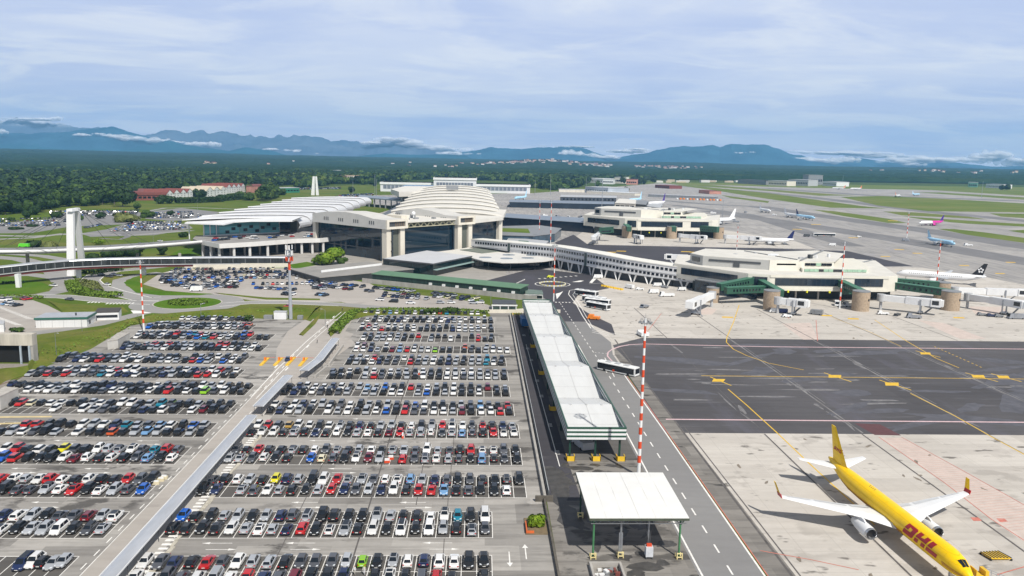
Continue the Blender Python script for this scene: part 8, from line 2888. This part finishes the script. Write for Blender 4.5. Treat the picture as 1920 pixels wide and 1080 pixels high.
# shrub in the planting bed by the yard wall
tree(11.6, 145.4, 2.6, 1.9, 'leafy green shrub inside the orange barrier', LEAF_B, 901, name='shrub', group='single trees and shrubs', n=900, size=.22, trunk=.1)
# hedges: long clipped bodies made of leaf clumps
def hedge(name, label, path, w, h, leaf, seed, dens=9., size=.34, z=0.):
 r = np.random.default_rng(seed)
 P = [Vector((p[0], p[1])) for p in path]
 V = []
 for a, b_ in zip(P, P[1:]):
  d = b_ - a
  n = int(d.length * dens * (w + h) / 2)
  u = d.normalized()
  nr = Vector((-u.y, u.x))
  for _ in range(n):
   s, q = r.uniform(), r.uniform(-1, 1)
   top = r.uniform() < .62
   zz = h * (1 - .25 * abs(q) ** 3) * r.uniform(.86, 1.1) if top else h * r.uniform(.1, .95)
   off = q * w / 2 if top else (w / 2 if q > 0 else -w / 2) * r.uniform(.9, 1.06)
   c = a + d * s + nr * off
   nn = np.array([nr.x * off / w, nr.y * off / w, .9 if top else .2]) + r.normal(size=3) * .5
   V.append((c.x, c.y, z + zz, *nn))
 V = np.array(V)
 nn = V[:, 3:] / np.linalg.norm(V[:, 3:], axis=1)[:, None]
 v = leaf_arrays(V[:, :3], nn, size, seed)
 o = bpy.data.objects.new(name, mesh_np(name, v, len(V), [leaf]))
 C.objects.link(o)
 return tag(o, label, 'hedge')
HL = mat_leaf('hedge_leaf', (.07, .13, .012), (.10, .17, .016), (.15, .22, .03))
rh = [(RC.x + .5 + 8.0 * cos(a), RC.y - 1 + 5.2 * sin(a)) for a in [k * pi / 8 for k in range(17)]]
hedge('hedge', 'kidney shaped clipped hedge on the green roundabout', rh, 2.2, 1.5, HL, 1, 22, .3, .2)
p = S([(134, 532), (140, 545), (165, 553), (200, 556), (224, 557)])
hedge('hedge', 'curved clipped hedge on the long traffic island left of the roundabout', p, 6, 2.2, HL, 2, 9, .4)
hedge('hedge', 'brownish hedge bank on top of the long traffic island', S([(140, 530), (165, 535), (175, 548)]), 9, 1.8, LEAF_O, 3, 8, .4)
hedge('hedge', 'dark ivy bank under the footbridge left of the roads', S([(160, 516), (190, 510), (225, 506)]), 8, 3.2, LEAF_D, 4, 6, .5)
hedge('hedge', 'dark hedge strip on the left green island', S([(4, 533), (45, 531)]), 3, 1.2, LEAF_D, 5, 9, .35)  # low hedge in the dark wood leaf colour
hedge('hedge', 'low hedge row around the white panel hut yard', S([(-30, 559), (40, 557), (82, 560)]), 2.5, 1.2, HL, 6, 9, .3)
hedge('hedge', 'rough green hedge strip behind the right car park', S([(664, 588), (690, 586), (760, 585), (840, 586), (916, 590)]), 3.4, 1.9, HL, 7, 10, .32)
hedge('hedge', 'bright hedge beside the lane to the right car park', S([(626, 627), (640, 609), (655, 597), (664, 588)]), 4.2, 2.0, HL, 8, 10, .32)
hedge('hedge', 'dark hedge below the low red hotel and its bushes', S([(330, 381), (375, 380), (415, 378)]), 12, 7, LEAF_D, 9, 3, 1.3)
hedge('hedge', 'long dark hedge before the far white hotel', S([(412, 377), (450, 374)]), 12, 8, LEAF_D, 10, 3, 1.3)
# grassy banks between road and car park (real slopes)
def bank(name, near, far, h):
 b = MB()
 n = len(near)
 for i in range(n - 1):
  a0, a1, c0_, c1 = near[i], near[i + 1], far[i], far[i + 1]
  m0 = (Vector(a0[:2]) * .45 + Vector(c0_[:2]) * .55)
  m1 = (Vector(a1[:2]) * .45 + Vector(c1[:2]) * .55)
  b.poly([(a0[0], a0[1], .052), (a1[0], a1[1], .052), (m1.x, m1.y, h), (m0.x, m0.y, h)])
  b.poly([(m0.x, m0.y, h), (m1.x, m1.y, h), (c1[0], c1[1], .048), (c0_[0], c0_[1], .048)])
 return struct(b.build(name, SCRUB))
bank('grass_bank', S([(-60, 760), (10, 715), (55, 700), (110, 675), (165, 652), (205, 632), (245, 609), (300, 600), (400, 597), (480, 596), (535, 597), (575, 600)]),
  S([(-60, 700), (10, 690), (52, 688), (62, 640), (120, 628), (190, 616), (240, 603), (290, 592), (380, 582), (480, 575), (560, 572), (603, 573)]), 1.5)
bank('grass_bank', S([(560, 628), (575, 613), (588, 600)]), S([(568, 630), (592, 607), (603, 588)]), .5)
bank('grass_bank', S([(620, 632), (640, 614), (660, 600), (690, 592), (760, 590), (840, 591), (920, 594)]), S([(616, 626), (630, 606), (650, 592), (672, 585), (755, 581), (840, 583), (915, 588)]), .8)
bank('grass_bank', S([(122, 589), (180, 595), (218, 592), (242, 585), (230, 577)]), S([(86, 562), (110, 568), (160, 572), (200, 576), (228, 576)]), .7)
bank('grass_bank', S([(415, 552), (500, 562), (600, 563)]), S([(400, 549), (500, 558), (600, 560)]), .4)
# weeds on the banks
tuft = []
rt = np.random.default_rng(4)
def tufts(a, b_, n, wid):
 a, b_ = spot(*a), spot(*b_)
 for _ in range(n):
  c = a.lerp(b_, rt.uniform()); tuft.append((c.x + rt.normal() * wid, c.y + rt.normal() * wid, rt.uniform(.2, 1.3)))
for a, b_, n, w_ in (((70, 672), (190, 630), 420, 3.2), ((190, 630), (260, 604), 260, 1.6), ((260, 600), (470, 586), 500, 2.2), ((470, 586), (590, 585), 420, 2.6), ((690, 588), (910, 590), 200, 1.4)):
 tufts(a, b_, n, w_)
T = np.array(tuft)
nn = rt.normal(size=(len(T), 3)) * .5 + np.array([0, -.4, .7]); nn /= np.linalg.norm(nn, axis=1)[:, None]
o = bpy.data.objects.new('weeds', mesh_np('weeds', leaf_arrays(T, nn, .24, 9), len(T), [HL]))
C.objects.link(o)
stuff(o, 'rough weeds and grass tufts on the banks beside the car parks', 'weeds')
def vnoise(x, y, seed):
 xi, yi = np.floor(x).astype(np.int64), np.floor(y).astype(np.int64)
 fx, fy = x - xi, y - yi
 fx, fy = fx * fx * (3 - 2 * fx), fy * fy * (3 - 2 * fy)
 def h(a, b_):
  v = np.sin(a * 127.1 + b_ * 311.7 + seed * 74.7) * 43758.5453
  return v - np.floor(v)
 return (h(xi, yi) * (1 - fx) + h(xi + 1, yi) * fx) * (1 - fy) + (h(xi, yi + 1) * (1 - fx) + h(xi + 1, yi + 1) * fx) * fy
# ---- woods: thousands of crowns in one object
def in_poly(x, y, poly):
 inside = np.zeros(len(x), bool)
 n = len(poly)
 for i in range(n):
  x0, y0 = poly[i]; x1, y1 = poly[(i + 1) % n]
  c = ((y0 > y) != (y1 > y)) & (x < (x1 - x0) * (y - y0) / (y1 - y0 + 1e-12) + x0)
  inside ^= c
 return inside
WOODS = [pxpoly([(-420, 420), (-100, 408), (0, 402), (60, 399), (120, 387), (200, 384), (240, 376), (246, 366), (320, 361), (430, 355), (470, 352), (560, 346), (560, 326), (300, 324), (-400, 330)]),
   pxpoly([(560, 352), (600, 350), (622, 345), (700, 345), (712, 341), (820, 336), (995, 341), (996, 352), (1040, 357), (1092, 350), (1096, 343), (1150, 341), (1230, 337), (1230, 323), (900, 322), (560, 326)]),
   pxpoly([(480, 376), (496, 380), (520, 372), (520, 360), (500, 360)])]
temps = []
for k in range(7):
 h, r = 1.0, .46
 p, n_ = crown_pts(62, 500 + k, .55, .55, .46, .58, 6)
 temps.append((p, n_))
TV, TM = [], []
rw = np.random.default_rng(21)
count = 0
for wi, poly in enumerate(WOODS):
 P = np.array(poly)
 x0, x1, y0, y1 = P[:, 0].min(), P[:, 0].max(), P[:, 1].min(), min(P[:, 1].max(), 3300)
 # spacing grows with distance
 for ya, yb, sp in ((y0, 1300, 10.5), (1300, 1800, 13), (1800, 2500, 17), (2500, 3300, 22)):
  yb = min(yb, y1)
  if yb <= ya:
   continue
  gx, gy = np.meshgrid(np.arange(x0, x1, sp), np.arange(ya, yb, sp))
  gx, gy = gx.ravel(), gy.ravel()
  gx = gx + rw.uniform(-.45, .45, gx.size) * sp
  gy = gy + rw.uniform(-.45, .45, gy.size) * sp
  lim = np.abs(gx / gy - .04) < .78
  m = in_poly(gx, gy, poly) & lim
  for x, y in zip(gx[m], gy[m]):
   k = rw.integers(0, 7)
   p, n_ = temps[k]
   hh = rw.uniform(9, 22) * (.75 if wi == 1 and y < 2000 else 1)
   w_ = sp * rw.uniform(.5, 1.05)
   nl = len(p) if y < 1500 else (40 if y < 2200 else 26)
   sel = slice(0, nl)
   a = rw.uniform(0, 6.28)
   c, s = cos(a), sin(a)
   q = p[sel] * np.array([w_ * 1.7, w_ * 1.7, hh])
   q = np.stack([q[:, 0] * c - q[:, 1] * s + x, q[:, 0] * s + q[:, 1] * c + y, q[:, 2]], 1)
   nq = np.stack([n_[sel, 0] * c - n_[sel, 1] * s, n_[sel, 0] * s + n_[sel, 1] * c, n_[sel, 2]], 1)
   TV.append(leaf_arrays(q, nq, w_ * .24 * (1 if nl > 50 else 1.3), int(rw.integers(1e6))))
   pr = (.42, .66, .9) if wi == 0 else (.3, .7, .82)
   z_ = rw.uniform()
   zn = float(vnoise(np.array([x / 140.]), np.array([y / 170.]), 77)[0]) * .5 - .25
   z_ = min(.999, max(0, z_ + zn))
   TM.append(np.full(nl, 0 if z_ < pr[0] else (1 if z_ < pr[1] else (2 if z_ < pr[2] else 3))))
   count += 1
V = np.concatenate(TV); mi = np.concatenate(TM)
o = bpy.data.objects.new('woodland', mesh_np('woodland', V, len(mi), [LEAF_D, LEAF_M, LEAF_P, LEAF_Y], mi))
C.objects.link(o)
stuff(o, 'dense green wood spreading from the meadow towards the hills', 'wood')
del V, TV
# ---- the far plain: canopy of woods out to the hills, as one rough sheet
def fbm(x, y, seed, oct=4):
 s, a, t = 0, .5, 0
 for o_ in range(oct):
  s = s + a * vnoise(x * 2 ** o_, y * 2 ** o_, seed + o_); t += a; a *= .5
 return s / t
COLS = np.linspace(-520, 2440, 640)
start = np.interp(COLS, [-520, 0, 240, 480, 700, 1000, 1150, 1230, 1500, 1920, 2440], [334, 334, 334, 334, 335, 335, 337, 336.5, 340, 346, 353])
az = np.array([atan2(spot(c, 600).x, spot(c, 600).y) for c in COLS])
ys = np.array([spot(c, s).length if False else hypot(spot(c, s).x, spot(c, s).y) for c, s in zip(COLS, start)])
NR = 380
RMAX = 12500.
tt = np.linspace(0, 1, NR)[:, None]
rad = ys[None, :] * (RMAX / ys[None, :]) ** tt
X = rad * np.sin(az)[None, :]
Y = rad * np.cos(az)[None, :]
def terrain(X, Y):
 r = np.hypot(X, Y); a = np.degrees(np.arctan2(X, Y))
 ramp = np.clip((r - 4200) / 6500, 0, 1) ** 1.3
 lift = np.interp(a, [-40, -30, -18, -8, -2, 4, 10, 20, 32, 40], [74, 70, 62, 52, 46, 44, 40, 36, 40, 44])
 hill = 46 * np.exp(-((a - 4.5) / 3.2) ** 2) * np.exp(-((r - 7600) / 1500) ** 2)
 hill = hill + 22 * np.exp(-((a - 14) / 6) ** 2) * np.exp(-((r - 9500) / 1500) ** 2)
 roll = (fbm(X / 1500., Y / 900., 3, 3) - .45) * 34 * np.clip((r - 2500) / 4000, 0, 1)
 return np.maximum(0, ramp * lift + hill + roll)
Zt = terrain(X, Y)
crown = 9 + 9 * vnoise(X / 13., Y / 13., 5) * (.5 + .5 * vnoise(X / 60., Y / 60., 8)) + 7 * (vnoise(X / 34., Y / 40., 9) - .3) + 6 * fbm(X / 260., Y / 220., 12, 2)
clear = fbm(X / 700., Y / 420., 31, 3)
crown = np.where(clear > .66, 1.5, crown)
crown = crown * np.clip((rad - ys[None, :]) / 30, 0, 1)
Z = Zt + crown
nc = len(COLS)
verts = np.stack([X, Y, Z], 2).reshape(-1, 3)
ii, jj = np.meshgrid(np.arange(NR - 1), np.arange(nc - 1), indexing='ij')
q = np.stack([ii * nc + jj, ii * nc + jj + 1, (ii + 1) * nc + jj + 1, (ii + 1) * nc + jj], 2).reshape(-1, 4).astype(np.int32)
def grid_mesh(name, verts, q, mats, smooth=True):
 me = bpy.data.meshes.new(name)
 me.vertices.add(len(verts)); me.vertices.foreach_set('co', verts.astype(np.float32).ravel())
 me.loops.add(q.size); me.loops.foreach_set('vertex_index', q.ravel())
 me.polygons.add(len(q)); me.polygons.foreach_set('loop_start', np.arange(0, q.size, 4, dtype=np.int32)); me.polygons.foreach_set('loop_total', np.full(len(q), 4, dtype=np.int32))
 for m in mats: me.materials.append(m)
 me.polygons.foreach_set('use_smooth', np.full(len(q), smooth))
 me.update(); me.validate()
 return me
g = Graph('far_wood_canopy', .95)
g.b.inputs['Specular IOR Level'].default_value = .05
c = g.mix((.009, .026, .010), (.020, .045, .013), g.noise(g.mapped(.012, .012), 1., 5, .7), 1.)
c = g.mix(c, (.07, .10, .025), g.noise(g.mapped(.0022, .004), 1., 4, .6, .56, .70), .45)
c = g.mix(c, (.012, .03, .010), g.noise(g.mapped(.07, .07), 1., 3, .7, .4, .65), .55)
FARM = g.out(c)
o = bpy.data.objects.new('far_woodland', grid_mesh('far_woodland', verts, q, [FARM], False))
C.objects.link(o)
stuff(o, 'far wooded plain running to the foot of the mountains', 'wood')
# hillside town and scattered far houses
HV = MB()
rt2 = random.Random(9)
def house(x, y, s=1.):
 z = float(terrain(np.array([x]), np.array([y]))[0])
 w_, d_, h = rt2.uniform(14, 30) * s, rt2.uniform(12, 18) * s, rt2.uniform(12, 24) * s
 HV.obox(x, y, z, w_, d_, h + 8, rt2.uniform(-.4, .4), rt2.choice((0, 0, 1, 2)))
 HV.obox(x, y, z + h + 8, w_ * 1.05, d_ * 1.05, 3 * s, 0, 3)
for x0_, x1_, n, ra, rb in ((960, 1135, 90, 6300, 7700), (1180, 1300, 34, 6500, 7800), (860, 960, 26, 6000, 7400), (395, 415, 6, 4500, 5200), (1600, 1900, 16, 6500, 8000), (500, 860, 10, 4800, 6500)):
 for _ in range(n):
  px_ = rt2.uniform(x0_, x1_); r = rt2.uniform(ra, rb)
  s = spot(px_, 600); a = atan2(s.x, s.y)
  house(r * sin(a), r * cos(a), 1.0 if ra > 5000 else .8)
for _ in range(40):                                   # sheds beyond the runway
 px_ = rt2.uniform(1230, 1560); s = spot(px_, 344.5 - (px_ < 1400) * 3 + rt2.uniform(-1.2, 1.2)); HV.obox(s.x, s.y, 0, rt2.uniform(10, 40), 12, rt2.uniform(4, 9), rt2.uniform(-.3, .3), rt2.choice((0, 0, 2)))
o = HV.build('hillside_town', [M('town_white', (.62, .60, .57), .8, var=.1, scale=.02), M('town_pink', (.52, .38, .33), .8, var=.1, scale=.02), M('town_ochre', (.50, .42, .30), .8, var=.1, scale=.02), BRICKRED])
stuff(o, 'small pale houses of a hillside town beyond the woods', 'town')
# ---------------------------------------------------------------- mountains
def mat_mountain(name, a, b_, snow=None, snowz=(0, 0)):
 g = Graph(name, .95)
 g.b.inputs['Specular IOR Level'].default_value = 0.
 c = g.mix(a, b_, g.noise(g.mapped(.0016, .0016), 1., 6, .65), 1.)
 if snow:
  sp = g.nt.nodes.new('ShaderNodeSeparateXYZ'); lk(g.nt, g.pos, sp.inputs[0])
  mr = g.nt.nodes.new('ShaderNodeMapRange'); mr.inputs['From Min'].default_value = snowz[0]; mr.inputs['From Max'].default_value = snowz[1]
  lk(g.nt, sp.outputs['Z'], mr.inputs['Value'])
  n = g.noise(g.mapped(.003, .003), 1., 6, .7, .4, .55)
  mu = g.nt.nodes.new('ShaderNodeMath'); mu.operation = 'MULTIPLY'
  lk(g.nt, mr.outputs[0], mu.inputs[0]); lk(g.nt, n, mu.inputs[1])
  c = g.mix(c, snow, mu.outputs[0], .9)
 return g.out(c)
def ridge(label, pts, D, mat, depth=2600, jag=14., seed=1, base=-5.):
 """a mountain range D metres away: crest line, front and back slopes with spurs"""
 xs = np.linspace(pts[0][0], pts[-1][0], 420)
 ysx = np.interp(xs, [p[0] for p in pts], [p[1] for p in pts])
 rows = 34
 V = np.zeros((rows, len(xs), 3))
 for j, (px_, py_) in enumerate(zip(xs, ysx)):
  p = at(px_, py_, D)
  dirn = Vector((p.x, p.y)).normalized()
  crest = p.z
  for i in range(rows):
   s = (i / (rows - 1)) * 2 - 1                    # -1 front foot .. 0 crest .. 1 back foot
   w = max(0., 1 - abs(s)) ** 1.15
   off = s * depth
   wx, wy = p.x + dirn.x * off, p.y + dirn.y * off
   V[i, j] = (wx, wy, base + (crest - base) * w)
 n1 = fbm(V[:, :, 0] / 620., V[:, :, 1] / 620., seed, 5) - .5
 n2 = fbm(V[:, :, 0] / 150., V[:, :, 1] / 150., seed + 9, 3) - .5
 prof = 1 - np.abs(np.linspace(-1, 1, rows))[:, None]
 hgt = V[:, :, 2] - base
 V[:, :, 2] += n1 * hgt * .75 * (1 - prof ** 3) + n2 * jag * 2.0 * np.minimum(1, hgt / 120) + (np.abs(fbm(V[:, :, 0] / 330., V[:, :, 1] / 330., seed + 20, 4) - .5) - .12) * jag * -3.0 * np.minimum(1, hgt / 150)
 nc_ = len(xs)
 ii, jj = np.meshgrid(np.arange(rows - 1), np.arange(nc_ - 1), indexing='ij')
 q = np.stack([ii * nc_ + jj, ii * nc_ + jj + 1, (ii + 1) * nc_ + jj + 1, (ii + 1) * nc_ + jj], 2).reshape(-1, 4).astype(np.int32)
 o = bpy.data.objects.new('mountain', grid_mesh('mountain', V.reshape(-1, 3), q, [mat]))
 C.objects.link(o)
 struct(o)
MT_N = mat_mountain('haze_tinted_slope', (.010, .060, .090), (.022, .10, .14))  # haze blue put into the colour of the forested slopes
MT_M = mat_mountain('haze_tinted_mid_slope', (.014, .060, .10), (.035, .11, .17))
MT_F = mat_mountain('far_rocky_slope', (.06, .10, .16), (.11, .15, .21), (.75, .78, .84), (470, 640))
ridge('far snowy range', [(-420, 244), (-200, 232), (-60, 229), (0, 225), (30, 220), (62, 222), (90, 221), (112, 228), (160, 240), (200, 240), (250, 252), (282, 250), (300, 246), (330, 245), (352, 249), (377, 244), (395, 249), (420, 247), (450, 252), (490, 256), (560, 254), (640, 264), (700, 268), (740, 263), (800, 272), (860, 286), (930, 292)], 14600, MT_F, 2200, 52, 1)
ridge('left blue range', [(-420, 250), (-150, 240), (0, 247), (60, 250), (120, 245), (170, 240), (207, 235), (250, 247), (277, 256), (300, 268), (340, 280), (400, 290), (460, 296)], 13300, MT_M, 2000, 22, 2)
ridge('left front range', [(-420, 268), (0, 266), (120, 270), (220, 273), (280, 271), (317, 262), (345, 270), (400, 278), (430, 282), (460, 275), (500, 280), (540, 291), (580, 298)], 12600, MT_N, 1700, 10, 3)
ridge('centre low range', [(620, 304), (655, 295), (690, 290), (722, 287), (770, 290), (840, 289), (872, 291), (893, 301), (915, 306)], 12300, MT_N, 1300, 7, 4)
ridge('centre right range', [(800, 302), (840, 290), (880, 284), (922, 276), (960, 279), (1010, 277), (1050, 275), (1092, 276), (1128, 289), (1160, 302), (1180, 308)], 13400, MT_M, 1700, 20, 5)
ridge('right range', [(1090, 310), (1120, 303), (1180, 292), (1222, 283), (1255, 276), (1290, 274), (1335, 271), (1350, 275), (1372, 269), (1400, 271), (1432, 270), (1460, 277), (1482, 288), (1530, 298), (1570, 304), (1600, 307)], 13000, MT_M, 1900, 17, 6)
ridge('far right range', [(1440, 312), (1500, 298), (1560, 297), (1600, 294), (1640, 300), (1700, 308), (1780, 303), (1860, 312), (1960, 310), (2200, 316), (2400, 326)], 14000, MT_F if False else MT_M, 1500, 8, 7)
# cloud banks lying on the slopes
def cloud_bank(pts, D, seed, sx=1.0):
 r = np.random.default_rng(seed)
 V, Q = [], []
 nu, nv = 12, 8
 n0 = 0
 for (x, y, rx, ry) in pts:
  p = at(x, y, D)
  k = D / F
  for _ in range(18):
   cx, cy, cz = p.x + r.normal() * rx * k * .55, p.y + r.normal() * 60, p.z + r.normal() * ry * k * .25
   ax, az_ = rx * k * r.uniform(.2, .6), ry * k * r.uniform(.3, .85)
   th = np.linspace(0, 2 * pi, nu, endpoint=False); ph = np.linspace(.02, pi - .02, nv)
   for i in range(nv):
    for j in range(nu):
     w_ = 1 + .07 * r.normal()
     V.append((cx + ax * w_ * sin(ph[i]) * cos(th[j]), cy + ax * .6 * w_ * sin(ph[i]) * sin(th[j]), cz + az_ * w_ * cos(ph[i])))
   for i in range(nv - 1):
    for j in range(nu):
     Q.append((n0 + i * nu + j, n0 + (i + 1) * nu + j, n0 + (i + 1) * nu + (j + 1) % nu, n0 + i * nu + (j + 1) % nu))
   n0 = len(V)
 return np.array(V), np.array(Q, dtype=np.int32)
mcl = bpy.data.materials.new('cloud_mist')
mcl.use_nodes = True
nt = mcl.node_tree
nt.nodes.clear()
oo = nt.nodes.new('ShaderNodeOutputMaterial')
ta, df, ms = (nt.nodes.new('ShaderNode' + q) for q in ('BsdfTransparent', 'BsdfDiffuse', 'MixShader'))
df.inputs['Color'].default_value = (.86, .88, .92, 1)
ms.inputs[0].default_value = .26
lk(nt, ta.outputs[0], ms.inputs[1])
lk(nt, df.outputs[0], ms.inputs[2])
lk(nt, ms.outputs[0], oo.inputs['Surface'])
CB = [([(5, 247, 8, 4)], 12900, 1), ([(60, 224, 40, 3), (105, 222, 10, 4)], 14200, 2), ([(155, 253, 14, 3), (184, 251, 8, 2)], 12700, 3),
  ([(215, 255, 22, 4), (250, 260, 24, 5), (290, 264, 20, 4)], 12700, 4), ([(335, 267, 16, 3), (370, 270, 20, 4), (398, 270, 14, 5)], 13400, 5),
  ([(505, 280, 12, 3), (550, 284, 16, 4), (595, 290, 10, 3)], 13300, 6), ([(740, 262, 34, 5), (775, 270, 24, 7), (820, 278, 30, 6), (700, 268, 20, 4)], 14200, 7), ([(850, 288, 20, 4), (905, 292, 14, 5), (930, 297, 14, 4)], 13000, 8),
  ([(1062, 288, 14, 7), (1085, 291, 18, 8), (1110, 294, 18, 6), (1140, 295, 26, 4)], 12700, 9), ([(1170, 284, 26, 4), (1200, 280, 20, 3)], 13900, 10), ([(1080, 275, 34, 2)], 13900, 11),
  ([(1222, 301, 8, 2), (1285, 301, 16, 3), (1345, 303, 14, 3), (1390, 306, 12, 3)], 12400, 12), ([(1385, 287, 6, 2), (1410, 286, 6, 2)], 12400, 13),
  ([(1465, 304, 26, 5), (1510, 300, 26, 6), (1550, 302, 22, 6), (1590, 300, 18, 6)], 12600, 14), ([(1540, 287, 44, 4), (1600, 288, 40, 6), (1660, 292, 40, 5)], 14300, 15),
  ([(1680, 300, 30, 6), (1730, 300, 40, 7), (1790, 300, 36, 6), (1710, 309, 20, 4)], 13300, 16), ([(1840, 296, 34, 9), (1870, 290, 24, 8), (1910, 302, 40, 9), (1960, 304, 50, 9)], 13300, 17)]
for pts, D, sd in CB:
 V, Q = cloud_bank(pts, D, sd)
 o = bpy.data.objects.new('cloud_bank', grid_mesh('cloud_bank', V, Q, [mcl]))
 C.objects.link(o)
 stuff(o, 'white mist bank lying along the slopes of the far mountains', 'cloud')
flush_stuff()
make_haze(GX0 - 200, GX1 + 200, GY0 - 200, GY1 + 400, -6., 900., HAZE_D)
